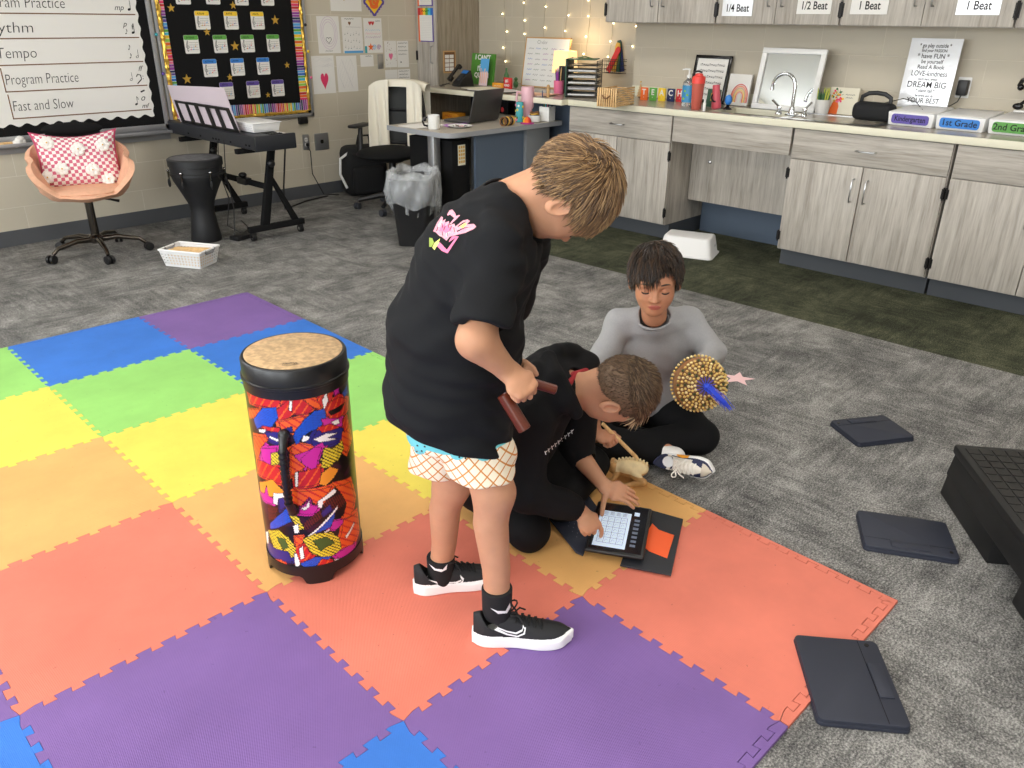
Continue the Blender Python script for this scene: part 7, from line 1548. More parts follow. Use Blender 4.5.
sh_w = f_wrinkle(shorts, .0025, 30, 12, (1,1,.5)); lo, hi = bbox([cutR, cutL, A(458,400,1.66)], .16); sdf_obj('shorts', sh_w, lo, hi, .0035, 'waffle_cloth', boy, org)
z6 = lambda x, y: (370+x*.3644, 380+y*.3644)
bl = [('teal_print', [z6(x+20*math.cos(a)*w_, y+15*math.sin(a)) for a in np.linspace(0, 2*PI, 14)[:-1]]) for x, y, w_ in ((138,190,.85),(240,205,1.0),(312,208,1.0))]+[('teal_print', [z6(52,100),z6(100,150),z6(98,176),z6(75,170),z6(54,150)]),('teal_print', [z6(98,150),z6(200,185),z6(300,200),z6(372,150),z6(372,175),z6(300,212),z6(200,205),z6(100,178)])]
sprk = [('ink', [z6(x-2,y-3),z6(x+3,y-1),z6(x+2,y+3),z6(x-3,y+1)]) for x, y in ((65,130),(72,150),(88,160),(60,115),(130,180),(142,195),(150,183),(128,196),(232,205),(245,212),(250,203),(262,215),(275,208))]
decal('teal_trim', boy, sh_w, bl+sprk, org, .3, 1.4)
# socks and shoes
for nm, a, heel, toe, lb in (('R', aR, W(-.092,1.560,0), W(.162,1.560,0), 0), ('L', aL, W(-.262,1.742,0), W(-.025,1.800,0), 1)):
    sk = f_union([f_chain([a+V3([0,0,.030]), a-V3([0,0,.035])], [.0385,.037]), f_cap(a-V3([0,0,.02]), V3(heel)*.68+V3(toe)*.32+V3([0,0,.05]), .027, .018)], .01); sk2 = lambda P, a=a, sk=sk: smax(sk(P), (P[:,2]-float(a[2])-.034).astype(np.float32), .004); lo, hi = bbox([a, a-V3([0,0,.05]), V3(heel)*.5+V3(toe)*.5], .07); sdf_obj('sock', sk2, lo, hi, .0025, 'sock_black', boy, org)
    o, gS, RS, LS_ = make_shoe('shoe', boy, heel, toe, (0,0,1), org, ['shoe_black','sole_white']); laces(o, V3(heel), RS, LS_, org, 'lace_black')
    if nm == 'R':
        sw = [z6(322,672),z6(345,676),z6(375,688),z6(400,693),(370+418*.3644,380+684*.3644),z6(420,668),z6(428,680),z6(425,698),z6(405,706),z6(375,700),z6(345,688)]; inn = [z6(345,680),z6(375,692),z6(402,698),z6(418,690),z6(421,680),z6(424,685),z6(421,695),z6(404,702),z6(377,696)]
        decal('side_mark', o, gS, [('mark_white', sw),('shoe_black', inn)], org, .25, 1.4); decal('sock_mark', boy, sk2, [('mark_white', [z6(330,626),z6(350,634),z6(372,634),z6(384,612),z6(386,624),z6(376,640),z6(352,642)])], org, .25, 1.4)
    else:
        decal('side_mark', o, gS, [('mark_white', [z6(160,548),z6(195,556),z6(235,554),z6(250,548),z6(247,534),z6(258,545),z6(254,558),z6(225,562),z6(190,562)]),('shoe_black', [z6(180,553),z6(200,559),z6(240,557),z6(251,552),z6(250,544),z6(254,550),z6(248,556),z6(225,559),z6(195,558)])], org, .25, 1.5); decal('sock_mark', boy, sk2, [('mark_white', [z6(162,505),z6(180,518),z6(200,520),z6(212,506),z6(210,520),z6(196,527),z6(176,522)])], org, .25, 1.4)
# the two wooden tubes he holds
def tube_stick(p0, p1, r, label):
    t = thing('wooden_tube', label, 'percussion tube', tuple(p0), 0, None); b = MB(); d = Vector(tuple(p1-p0)); L_ = d.length; M_ = d.to_track_quat('Z', 'Y').to_matrix().to_4x4()
    b.lathe([(r*.7,.004),(r*.78,0),(r,.0015),(r,L_-.0015),(r*.78,L_),(r*.7,L_-.004),(r*.7,L_-.03),(.0005,L_-.03)], 'tube_wood', M_, 24); b.obj('tube', t)
gp = wrR+unit(I3(.62,-.62,.1))*.062-unit(I3(.35,.35,.85))*.016
tube_stick(A(503,394,1.50), A(525,430,1.475), .0145, 'reddish brown wooden tube pointing down from the standing boy\'s fist'); tube_stick(A(506,375,1.53), A(556,390,1.54), .0105, 'thinner reddish wooden tube pointing right from the standing boy\'s fist')
# ================================================================ SEATED BOY IN THE BLACK HOODIE
org = W(-.02, 2.12, 0); boy = thing('person', 'boy in a black hoodie sitting cross-legged, bent over the tablet and pointing', 'person', tuple(org))
hc = A(615,391,2.07); HR = frame(I3(.28,-.72,-.63), I3(.90,.10,.28)); hs = 1.0
hd = f_near(f_local(hc, HR, hs, head_skin()), hc, .155)
pel = W(-.05, 2.16, .13); n0, n1 = A(574,392,2.09), hc+HR@np.array([0,-.035,-.05])
sN, eN, wN = A(528,418,1.96), A(524,492,1.91), A(579,511,1.955); sF, eF, wF = A(580,372,2.22), A(577,452,2.24), A(604,486,2.13)
kN, kF = W(.050,1.955,.062), W(.255,2.30,.075); fN, fF = W(-.02,2.24,.05), W(.16,2.10,.05)
armN = f_chain([sN, eN, wN], [.040,.034,.022]); armF = f_union([f_chain([sF, eF], [.040,.034]), f_chain([eF, wF], [.034,.021])], .02)
hN = hand(wN, I3(.62,-.72,.20), I3(.35,.45,.8), -1, [.50,1.25,1.4,1.45], k=.86, thumb=(.55,.8,-.5), tcurl=.9); hF = hand(wF, I3(.92,-.30,.15), I3(.15,.60,.75), 1, [.25,.22,.22,.25], k=.84, thumb=(1.0,.10,-.30), tcurl=.1, spread=.05)
tors = f_loft([pel, A(530,405,2.12), A(560,390,2.10)], [.10,.105,.08], [.09,.08,.06], FW.tolist()+[0])
legs = f_union([f_chain([pel, kN], [.085,.058]), f_chain([kN, fN], [.055,.036]), f_chain([pel, kF], [.085,.058]), f_chain([kF, fF], [.055,.036])], .03); nk = f_cap(n0, n1, .045, .043)
def skin2(P):
    d = smin(tors(P), nk(P), .04); d = smin(d, hd(P), .03); d = smin(d, legs(P), .03); d = smin(d, smin(armN(P), hN(P), .015), .02); return smin(d, smin(armF(P), hF(P), .015), .02)
lo, hi = bbox([pel, kN, kF, hc, wN, wF, sF, fN], .15); sdf_obj('body', skin2, lo, hi, .003, ['skin_fair','lip'], boy, org, 0, skin_mats(HR, hc, hs, 0)); eyes(boy, hc, HR, hs, org, 'hair_ash_dark')
zy = [-.13,-.10,-.075,-.045,-.02,.005,.02,.035,.05,.07,.10]; zz = [-.055,-.050,-.035,-.020,.020,.022,.010,.018,.040,.056,.060]
side = f_local(hc, HR, hs, hair_cap(zy, zz, .0022)); topc = f_local(hc, HR, hs, hair_cap([-.12,-.02,.06,.10], [.078,.066,.062,.060], .010))
sdf_obj('hair', side, hc-.15, hc+.15, .0025, 'hair_fade', boy, org, 0); 
whorl = np.array([0,-.07,.095])
fl3 = lambda P: np.stack([P[:,0]*2+.05, np.full(len(P), 1.), np.where(P[:,1] > .06, -.8, .05)], 1)
strands('hair_top', boy, hc, HR, hs, lambda P: (P[:,2] > .070-.02*(P[:,1] > .03)) & (P[:,1] > -.07), fl3, 3400, lambda P: np.where(P[:,1] > .04, .040, .028), .20, .00105, ['hair_ash','hair_ash_dark','hair_ash_dark','hair_ash','hair_blond_dark'], org, 11, 6, None, .30)
strands('fringe', boy, hc, HR, hs, lambda P: (P[:,1] > .045) & (P[:,2] > .056), lambda P: np.stack([P[:,0]*4, np.full(len(P), .5), np.full(len(P), -.6)], 1), 900, lambda P: np.full(len(P), .056), .28, .0011, ['hair_tip','hair_ash','hair_tip','hair_ash_dark'], org, 12, 7, lambda q: q[:,1] > .080, .35, (0,.9,-.05))
strands('crown_hair', boy, hc, HR, hs, lambda P: (P[:,2] > .055) & (P[:,1] < -.02), lambda P: np.stack([.5*np.ones(len(P)), .4+0*P[:,0], .1+0*P[:,0]], 1), 1300, lambda P: np.full(len(P), .022), .10, .0010, ['hair_ash','hair_ash_dark','hair_ash_dark'], org, 9, 5, None, .5)
strands('hair_sides', boy, hc, HR, hs, lambda P: (P[:,2] > np.interp(P[:,1], zy, zz)+.002) & (P[:,2] < .085), lambda P: np.stack([0*P[:,0], np.full(len(P), -.4), np.full(len(P), -.8)], 1), 3800, lambda P: .004+.010*np.clip((P[:,2])/.08, 0, 1), .07, .0008, ['hair_fade','hair_fade_b','hair_ash_dark'], org, 13, 3, None, .25)
# hoodie
ht = f_loft([pel+V3([0,0,-.01]), A(522,420,2.12), A(548,388,2.13), A(566,388,2.11)], [.155,.150,.125,.075], [.130,.115,.095,.062], FW.tolist()+[0], .05)
slN = f_union([f_cap(sN, eN, .066,.058), f_cap(eN, eN*.15+wN*.85, .058,.036)], .025); slF = f_union([f_cap(sF, eF, .062,.054), f_cap(eF, eF*.62+wF*.38, .052,.040)], .025)
hood = f_union([f_chain([A(535,376,2.04), A(548,362,2.14), A(566,358,2.22), A(584,364,2.24)], [.034,.044,.044,.030]), f_chain([A(535,376,2.04), A(546,392,1.99), A(563,402,1.97)], [.034,.032,.022])], .02)
hood = f_union([hood, f_chain([A(550,358,2.08), A(557,378,2.00), A(566,396,1.975), A(577,412,1.985)], [.026,.024,.020,.014]), f_chain([A(558,352,2.16), A(575,353,2.22), A(592,362,2.24)], [.030,.032,.022])], .010)
hoodcut = f_cap(n0+V3([0,0,.012]), n1, .048, .052)
def hoodie(P):
    d = smin(ht(P), f_chain([sN, A(548,392,2.11), sF], [.056,.075,.056])(P), .05); d = smin(d, hood(P), .018); d = smin(d, slN(P), .03); d = smin(d, slF(P), .03)
    d = smax(d, -hoodcut(P), .006); cN = f_cap(eN*.2+wN*.8, wN+unit(wN-eN)*.06, .027,.030)(P); d = smax(d, -cN, .003); cF = f_cap(eF*.66+wF*.34, wF, .036,.038)(P); return smax(smax(d, -cF, .003), -(hd(P)-.006), .004)
hw = f_wrinkle(f_wrinkle(hoodie, .0055, 15, 14), .003, 38, 18); lo, hi = bbox([pel, sN, sF, eN, eF, wN, A(548,362,2.2)], .17); lo[2] = max(lo[2], -.0)
sdf_obj('hoodie', hw, lo, hi, .0038, 'hoodie_black', boy, org)
lin_ = f_union([f_chain([A(569,384,2.035), A(574,375,2.09), A(586,371,2.15)], [.009,.011,.009])], .006); sdf_obj('red_collar', lin_, *bbox([A(566,384,2.03), A(586,374,2.15)], .05), .0025, 'hoodie_red', boy, org)
b = MB(); pc = [A(571,384,2.03), A(570,396,2.01), A(574,408,2.0)]; b.tube([tuple(p-org+IT*.012) for p in pc], .0012, 'brown', 6); b.obj('necklace', boy)
pa = f_wrinkle(f_union([f_cap(pel, kN, .105,.068), f_cap(kN, fN, .062,.050), f_cap(pel, kF, .105,.068), f_cap(kF, fF, .064,.050), f_ell(pel-V3([0,0,.01]), (.15,.14,.12))], .03), .004, 24, 5)
pants = lambda P: smax(pa(P), (.001-P[:,2]).astype(np.float32), .008)
lo, hi = bbox([pel, kN, kF, fN, fF], .16); lo[2] = -.012; sdf_obj('trousers', pants, lo, hi, .004, 'pants_black', boy, org)
z8 = lambda x, y: (500+x*.3648, 320+y*.3648)
sc_ = []
for k in range(9):
    x0, y0 = 122+k*9, 366-k*7.2; sc_.append(('mark_white', [z8(x0, y0-6), z8(x0+2, y0-7), z8(x0+5, y0+3), z8(x0+3, y0+4)])); sc_.append(('mark_white', [z8(x0+3, y0-5), z8(x0+8, y0-9), z8(x0+8, y0-7), z8(x0+4, y0-3)]))
decal('chest_lettering', boy, hw, sc_, org, .25, 1.6)
# ================================================================ SEATED BOY IN GREY
org = W(.53, 2.78, FL); boy = thing('person', 'dark-haired boy in a grey sweatshirt sitting cross-legged on the carpet with a beaded shaker', 'person', tuple(org))
hc = A(655,281,2.50); HR = frame(I3(-.13,-.50,.85), I3(-.04,.86,.50)); hs = 1.0; hd = f_near(f_local(hc, HR, hs, head_skin()), hc, .16)
pel = W(.53, 2.80, .115); n0, n1 = A(654,315,2.565), hc+HR@np.array([0,-.03,-.06])
sR, eR, wR = A(619,325,2.60), A(592,376,2.50), A(594,436,2.335); sL, eL, wL = A(689,321,2.62), A(713,354,2.56), A(700,374,2.42)
kL, kR_ = A(702,420,2.50), W(.24,2.50,.09); kL[2] = .085; fR = W(.53,2.43,.050); fL = W(.36,2.46,.05)
armR = f_chain([sR, eR, wR], [.034,.030,.022]); armL = f_chain([sL, eL, wL], [.034,.030,.022])
hR_ = hand(wR, I3(.75,.0,.4), I3(.0,.75,.5), -1, [1.2,1.25,1.3,1.35], k=.84, thumb=(.6,.8,-.3), tcurl=.9); hL_ = hand(wL, I3(-.75,-.5,-.2), I3(.0,-.1,.95), 1, [.9,.9,.9,.9], k=.82, thumb=(.5,.8,-.5), tcurl=.6)
tors = f_loft([pel, A(653,372,2.70), A(654,340,2.62)], [.10,.09,.08], [.085,.085,.06], RT.tolist()+[0]); nk = f_cap(n0, n1, .043, .043)
legs = f_union([f_chain([pel, kL], [.085,.056]), f_chain([kL, fL], [.052,.036]), f_chain([pel, kR_], [.085,.056]), f_chain([kR_, fR], [.052,.034])], .03)
def skin3(P):
    d = smin(tors(P), nk(P), .04); d = smin(d, hd(P), .025); d = smin(d, legs(P), .03); d = smin(d, smin(armR(P), hR_(P), .015), .02); return smin(d, smin(armL(P), hL_(P), .015), .02)
lo, hi = bbox([pel, kL, kR_, hc, wR, sL, eL], .16); sdf_obj('body', skin3, lo, hi, .003, ['skin_tan','lip_tan'], boy, org, 0, skin_mats(HR, hc, hs, 0)); eyes(boy, hc, HR, hs, org, 'hair_dark')
zy = [-.13,-.10,-.075,-.045,-.02,.005,.02,.035,.05,.07,.10]; zz = [-.07,-.065,-.055,-.035,-.012,-.008,.002,.024,.046,.060,.064]
sdf_obj('hair', f_wrinkle(f_local(hc, HR, hs, hair_cap(zy, zz, .009)), .0012, 160, 3), hc-.16, hc+.16, .0025, 'hair_dark_b', boy, org)
wh = np.array([.01,-.06,.10])
def flow3(P):
    r = P-wh; rn_ = np.linalg.norm(r, axis=1)[:,None]; r = r/(rn_+.03); g = np.zeros_like(P); g[:,2] = -.5; return r+g+.8*np.exp(-rn_/.03)*np.cross(r, np.array([0,0,1.]))
strands('hair_strands', boy, hc, HR, hs, lambda P: P[:,2] > np.interp(P[:,1], zy, zz)+.004, flow3, 4200, lambda P: np.where((P[:,1] > .03) & (P[:,0] < -.005), .022, np.where(P[:,2] > .06, .060, np.where(P[:,1] > .02, .030, .028))), .20, .0011, ['hair_dark','hair_dark_b','hair_dark_c','hair_dark_b'], org, 21, 8, None, .15)
strands('fringe', boy, hc, HR, hs, lambda P: (P[:,1] > .03) & (P[:,2] > .045) & ((P[:,0] > -.022) | (P[:,2] > .085)), lambda P: np.stack([P[:,0]*2+.75, np.full(len(P), .5), np.full(len(P), -.8)], 1), 1700, lambda P: np.full(len(P), .032), .15, .0011, ['hair_dark','hair_dark_b','hair_dark_c'], org, 22, 8, lambda q: (q[:,1] > .070) & (q[:,2] < .045), .12)
st = f_loft([pel+V3([0,0,.01]), A(653,385,2.72), A(653,350,2.64), A(654,325,2.585)], [.146,.138,.128,.085], [.120,.115,.090,.054], RT.tolist()+[0], .05)
slR = f_union([f_cap(sR, eR, .049,.046), f_cap(eR, eR*.25+wR*.75, .046,.033)], .02); slL = f_union([f_cap(sL, eL, .049,.046), f_cap(eL, eL*.15+wL*.85, .046,.034)], .02)
def sweat(P):
    d = smin(st(P), f_chain([sR, A(654,321,2.585), sL], [.044,.055,.044])(P), .04); d = smin(d, slR(P), .03); d = smin(d, slL(P), .03); d = smax(d, -f_cap(n0+(n0-n1)*.05, n1, .049,.052)(P), .005); d = smax(d, -(hd(P)-.006), .004)
    return smax(d, -f_cap(eR*.3+wR*.7, wR+unit(wR-eR)*.05, .026,.03)(P), .003)
sw_ = f_wrinkle(f_wrinkle(sweat, .0045, 18, 24), .0022, 44, 28); lo, hi = bbox([pel, sR, sL, eR, eL, wL], .16); sdf_obj('sweatshirt', sw_, lo, hi, .0036, 'sweat_grey', boy, org)
ctr = n0+V3([0,0,-.019])+IT*.004; nd = unit(n1-n0+V3([0,0,.03])); a_ = unit(np.cross(nd, [0,0,1.])); c_ = np.cross(nd, a_); b = MB(); b.tube([tuple(ctr+(a_*math.cos(t_)+c_*math.sin(t_))*.054-org) for t_ in np.linspace(0, 2*PI, 25)[:-1]], .0048, 'sweat_grey', 8, closed=True); b.obj('collar', boy)
pa3 = f_wrinkle(f_union([f_cap(pel, kL, .102,.066), f_cap(kL, fL, .060,.048), f_cap(pel, kR_, .102,.066), f_cap(kR_, fR*.9+kR_*.1, .062,.045), f_ell(pel-V3([0,0,.01]), (.15,.15,.11))], .03), .0045, 24, 35); pants3 = lambda P: smax(pa3(P), (FL+.001-P[:,2]).astype(np.float32), .008)
lo, hi = bbox([pel, kL, kR_, fR, fL], .16); lo[2] = -.022; sdf_obj('trousers', pants3, lo, hi, .004, 'pants_black', boy, org)
sk = f_cap(fR*.75+kR_*.25, fR+unit(fR-kR_)*.045, .036,.036); sdf_obj('sock', sk, *bbox([fR, kR_], .07), .003, 'sock_white', boy, org)
heel, toe, up = V3(A(660,461,2.43)), V3(A(716,472,2.34)), I3(-.30,-.12,.93)
heel[2] = max(heel[2], .036); toe[2] = max(toe[2], .040)
def mf3(q, L, r):
    y = q[:,1]/L; z = q[:,2]; r = np.where(r == 1, 1, 0); r = np.where((r == 0) & (y > .62) & (y < .80) & (z < .058), 2, r); r = np.where((r == 0) & (z < .045) & (y > .25), 2, r); r = np.where((r == 0) & (y < .18), 2, r); r = np.where((r == 0) & (y > .80), 3, r); return r
o, gS, RS, LS_ = make_shoe('shoe', boy, heel, toe, up, org, ['leather_white','sole_white','navy_suede','leather_cream'], 1.12, matf2=mf3); laces(o, heel, RS, LS_, org, 'lace_white', 1.12, True, 'laces', .0026)
zs = lambda x, y: (650+x*.2213, 330+y*.2213)
decal('side_mark', o, gS, [('orange_mark', [zs(120,565),zs(135,552),zs(160,556),zs(180,566),zs(170,578),zs(145,578),zs(128,572)])], org, .25, 2.0)
# ================================================================ SHAKER, FROG, STICK, TABLET
for n_, c_ in (('bead_gold',(226,190,112)),('bead_gold_light',(244,222,160)),('bead_green',(76,84,50))): mat(n_, c_, .28, .35, spec=.6)
mat('gourd', (150,104,66), .5); mat('tassel_blue', (44,76,214), .6)
sc0 = A(700,384,2.36); F_ = unit(I3(.10,-.12,1)); Rm = frame(F_, I3(0,1,0)); t = thing('beaded_shaker', 'round gold-beaded shaker with a blue tassel held in front of the grey boy', 'shaker', tuple(sc0)); rs_ = .088
M_ = Matrix([[Rm[0][0],Rm[0][2],Rm[0][1],0],[Rm[1][0],Rm[1][2],Rm[1][1],0],[Rm[2][0],Rm[2][2],Rm[2][1],0],[0,0,0,1]])     # local z = towards the viewer
b = MB(); b.ball((0,0,-.005), (rs_,rs_,rs_*.62), 'gourd', M_, 36, 20); b.obj('gourd_body', t)
b = MB(); rr_ = random.Random(7)
for ring_ in range(7):
    fr = .38+.105*ring_; r_ = rs_*min(fr, 1.02); zz_ = rs_*.62*math.sqrt(max(0, 1-min(fr,1)**2))-.002-(.018 if fr > 1 else 0); n_ = int(16+ring_*5)
    for k in range(n_):
        a = 2*PI*k/n_+ring_*.21; b.ball((r_*math.cos(a)*1.03, r_*math.sin(a)*1.03, zz_+.004), (.0052,.0052,.0048), ['bead_gold','bead_gold_light','bead_gold','bead_green'][(k+ring_)%4 if ring_ % 2 else (k*2+ring_)%4 if k%3 else 1], M_, 8, 5)
b.obj('bead_net', t)['kind'] = 'stuff'
b = MB()
for k in range(26): a = 2*PI*k/26; b.tube([(.006*math.cos(a),.006*math.sin(a),rs_*.62+.006), (.034*math.cos(a+.3),.034*math.sin(a+.3),rs_*.60)], .0011, 'tassel_blue' if k%2 else 'navy', 5, M=M_)
b.obj('cords', t); b = MB(); rr_ = random.Random(3)
for k in range(60):
    ox, oy = rr_.gauss(0,.004), rr_.gauss(0,.004); sp_ = rr_.gauss(0,.009); b.tube([(ox,oy,rs_*.62+.006), (-.015+ox,-.012+oy,rs_*.62+.020), (-.042+ox+sp_*.3,-.036+oy,rs_*.62+.022), (-.072+sp_,-.066+oy+sp_*.5,rs_*.62+.010+oy)], [.0012,.0012,.0012,.0006], 'tassel_blue', 5, M=M_)
b.ball((0,0,rs_*.62+.008), (.010,.010,.008), 'tassel_blue', M_, 12, 8); b.obj('tassel', t)
b = MB(); b.cyl(tuple(M_ @ Vector((0,0,-rs_*.6))), tuple(M_ @ Vector((0,0,-.16))), .013, .015, 'gourd', 14); b.obj('handle', t)
# rasp stick in his right hand
p0, p1 = A(610,431,2.315), A(638,459,2.34); d_ = Vector(tuple(p1-p0)); t = thing('rasp_stick', 'short pale wooden stick held above the wooden frog', 'stick', tuple(p0)); b = MB(); b.tube([tuple(-d_*.25), tuple(d_*.92), tuple(d_)], [.0062,.0068,.004], 'light_wood', 12); b.obj('stick', t)
# frog
fo = W(.405, 2.345, 0); fd = unit(W(-.93,.20,0)); fs_ = np.array([-fd[1], fd[0], 0]); t = thing('wooden_frog', 'carved wooden frog rasp with a ridged pale back', 'frog', tuple(fo)); Rf = np.stack([fs_, fd, [0,0,1.]], 1)
mat('frog_light', (232,210,164), .5, var=.06, scale=60); mat('frog_tan', (198,152,96), .45, var=.12, scale=50)
fb = f_union([f_ell((0,-.005,.040), (.036,.052,.028)), f_ell((0,.045,.034), (.026,.022,.018)), f_ell((.014,.052,.050), (.008,.008,.008)), f_ell((-.014,.052,.050), (.008,.008,.008)), f_chain([(.032,-.02,.03),(.048,-.045,.022),(.044,-.01,.008),(.052,.006,.005)], [.013,.012,.008,.008]), f_chain([(-.032,-.02,.03),(-.048,-.045,.022),(-.044,-.01,.008),(-.052,.006,.005)], [.013,.012,.008,.008]), f_chain([(.024,.035,.028),(.036,.045,.012),(.038,.060,.006)], [.009,.007,.008]), f_chain([(-.024,.035,.028),(-.036,.045,.012),(-.038,.060,.006)], [.009,.007,.008])], .008)
def fbody(P): return smax(fb(P), -f_cap((0,.075,.030),(0,.040,.030),.010,.007)(P), .003)
sdf_obj('body', f_local(fo, Rf, 1.12, fbody), fo-np.array([.09,.09,.0]), fo+np.array([.09,.09,.09]), .0018, ['frog_tan','frog_light'], t, fo, 0, lambda X: np.where((((X-fo)@Rf)[:,2] > .036*1.12) & (((X-fo)@Rf)[:,1] < .045), 1, 0))
b = MB()
for k in range(10):
    y = -.050+.0105*k; h = .040+.028*math.sqrt(max(.05, 1-((y+.005)/.055)**2)); b.box(-.004, .004, y-.0032, y+.0032, h-.004, h+.008, 'frog_light', .0015)
M2 = Matrix([[fs_[0],fd[0],0,0],[fs_[1],fd[1],0,0],[0,0,1,0],[0,0,0,1]]) @ Matrix.Scale(1.12, 4); b.v = [tuple(M2 @ Vector(p)) for p in b.v]; b.obj('ridges', t)
# tablet with folio: near-left corner bl, x = towards tr across, y = away
def plane_M(bl, br, tl_, z): 
    X_ = Vector((br[0]-bl[0], br[1]-bl[1], 0)); Y_ = Vector((tl_[0]-bl[0], tl_[1]-bl[1], 0)); return X_, Y_
BL, BR, TL = (1.521,1.138), (1.621,1.009), (1.757,1.255); cx_, cy_ = 1.69, 1.132; xa = math.atan2(BR[1]-BL[1], BR[0]-BL[0]); LX, LY = .172, .262
t = thing('tablet', 'tablet in a thick black case showing a white music worksheet', 'tablet', (cx_, cy_, .004), math.radians(-61)); tilt = RX(0); M_ = T(0,0,.016) @ RY(math.radians(0))
b = MB(); b.box(-LX/2, LX/2, -LY/2, LY/2, 0, .014, 'black_plastic', .006, M_, 3); b.obj('case', t)
mat('screen_dark', (20,22,28), .12); mat('screen_page', (200,216,236), .3, emit=.30); mat('screen_ui', (96,104,120), .3, emit=.2); mat('patch_orange', (236,92,38), .6); mat('leather_black', (30,32,38), .6, bump=.15, bscale=400)
b = MB(); b.box(-LX/2+.010, LX/2-.010, -LY/2+.010, LY/2-.010, .0141, .0150, 'screen_dark', 0, M_); b.obj('screen', t)
b = MB(); pg = (-LX/2+.018, LX/2-.058, -LY/2+.022, LY/2-.052); b.box(*pg, .0151, .0154, 'screen_page', 0, M_)
Mt = M_ @ T(0,0,.0158); w_, h_ = pg[1]-pg[0], pg[3]-pg[2]
for k in range(5): x = pg[0]+w_*(.10+.20*k); b.stroke([(x, pg[2]+h_*.10), (x, pg[3]-h_*.16)], .0009, 'ink', Mt)
for k in range(6): y = pg[2]+h_*(.10+.148*k); b.stroke([(pg[0]+w_*.10, y), (pg[0]+w_*.90, y)], .0012, 'ink', Mt)
for k in range(4):
    for j in range(5): x, y = pg[0]+w_*(.14+.20*k), pg[2]+h_*(.15+.148*j); b.stroke([(x, y), (x+.004, y+.010), (x+.010, y+.004)], .0010, 'ink_faint', Mt)
for k in range(4):
    for j in range(3): x = pg[0]+w_*(.13+.20*k); b.stroke([(x, pg[3]-h_*(.04+.035*j)), (x+w_*.13, pg[3]-h_*(.04+.035*j))], .0016, 'ink', Mt)
b.obj('worksheet', t)
b = MB()
for k in range(7): b.box(LX/2-.046, LX/2-.030, -LY/2+.040+.022*k, -LY/2+.052+.022*k, .0151, .0154, 'screen_ui', 0, M_)
b.box(LX/2-.050, LX/2-.034, LY/2-.060, LY/2-.040, .0151, .0155, 'screen_page', 0, M_); b.obj('icons', t)
P3 = lambda q: (q[0]-cx_, q[1]-cy_)
def flat_quad(pts, z0, z1, m, name, par, loc, ang): 
    ca, sa = math.cos(-ang), math.sin(-ang); pp = [(ca*(p[0]-loc[0])-sa*(p[1]-loc[1]), sa*(p[0]-loc[0])+ca*(p[1]-loc[1])) for p in pts]
    A_ = sum(pp[i-1][0]*pp[i][1]-pp[i][0]*pp[i-1][1] for i in range(len(pp))); pp = pp if A_ > 0 else pp[::-1]; b = MB(); b.prism(pp, z0, z1, m, None, bev=.002); return b, pp
ang_ = math.radians(-61); U_ = lambda x, y: tuple((lambda d: (np.array([0,0,CAM_H])+(.006-CAM_H)/d[2]*d)[:2])(_R @ np.array([x-512, -(y-384), -F_PX])))
b, _ = flat_quad([U_(640,508), U_(683,520), U_(671,576), U_(620,566)], .001, .007, 'leather_black', '', t, (cx_, cy_), ang_); b.obj('folio_cover', t)
b, _ = flat_quad([U_(652,525), U_(658,532), U_(674,537), U_(667,560), U_(649,553), U_(640,545)], .0075, .010, 'patch_orange', '', t, (cx_, cy_), ang_); b.obj('orange_patch', t)
b, pp = flat_quad([U_(556,470), U_(568,468), U_(600,512), U_(583,556), U_(576,553), U_(549,519)], .001, .008, 'case_navy', '', t, (cx_, cy_), ang_); kb = b.obj('keyboard_flap', t)
b = MB(); o_ = U_(556,515); e1 = np.array(U_(580,547))-np.array(o_); e2 = np.array(U_(590,500))-np.array(U_(580,547)); ca, sa = math.cos(-ang_), math.sin(-ang_)
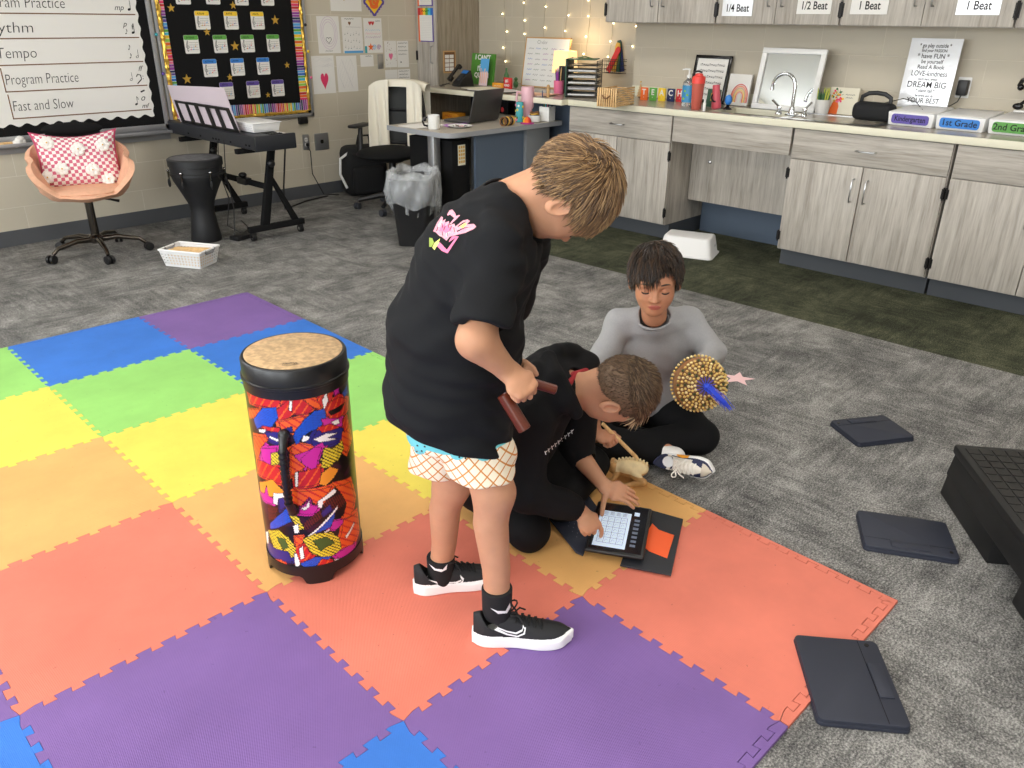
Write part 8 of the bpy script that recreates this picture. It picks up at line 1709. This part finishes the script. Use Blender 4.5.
for i in range(12):
    for j in range(5):
        p = np.array(o_)+e1*(.16+.17*j)+e2*(.06+.078*i); x, y = ca*(p[0]-cx_)-sa*(p[1]-cy_), sa*(p[0]-cx_)+ca*(p[1]-cy_); b.box(x-.0014, x+.0014, y-.0014, y+.0014, .0083, .0086, 'ink_faint')
b.obj('key_marks', kb)
# ================================================================ LIGHT AND CAMERA
def area(name, loc, size, sy, rot, energy, col=(1,1,1)):
    l = bpy.data.lights.new(name, 'AREA'); l.shape = 'RECTANGLE'; l.size = size; l.size_y = sy; l.energy = energy; l.color = col
    o = bpy.data.objects.new(name, l); COL.objects.link(o); o.location = loc; o.rotation_euler = rot; return o
for i, (a, c) in enumerate(WN):
    area('window_daylight', (X0+.02, (a+c)/2, 1.65), 1.4, c-a-.15, (0, -PI/2, 0), 75, (.93,.97,1))
area('window_daylight', ((WA[0]+WA[1])/2, YA-.02, (WA[2]+WA[3])/2), WA[1]-WA[0]-.1, 1.5, (-PI/2, 0, 0), 40, (.93,.97,1))
w = bpy.data.worlds.new('sky'); sc.world = w; w.use_nodes = True
w.node_tree.nodes['Background'].inputs[0].default_value = (.8,.88,1,1); w.node_tree.nodes['Background'].inputs[1].default_value = 1.0
cam = bpy.data.cameras.new('camera'); co = bpy.data.objects.new('camera', cam); COL.objects.link(co)
M = Matrix([list(_R[i])+[0] for i in range(3)]+[[0,0,0,1]]); M.translation = Vector((0,0,CAM_H)); co.matrix_world = M
cam.sensor_fit = 'HORIZONTAL'; cam.sensor_width = 36; cam.lens = F_PX/1024*36; cam.clip_start = .05; cam.clip_end = 60
sc.camera = co
sc.view_settings.view_transform = 'Standard'; sc.view_settings.look = 'None'; sc.view_settings.gamma = 1; sc.view_settings.exposure = 0.46; sc.view_settings.use_curve_mapping = False
try:
    sc.cycles.use_denoising = True; sc.cycles.max_bounces = 8; sc.cycles.diffuse_bounces = 4; sc.cycles.sample_clamp_indirect = 6; sc.cycles.caustics_reflective = False; sc.cycles.caustics_refractive = False
except Exception: pass
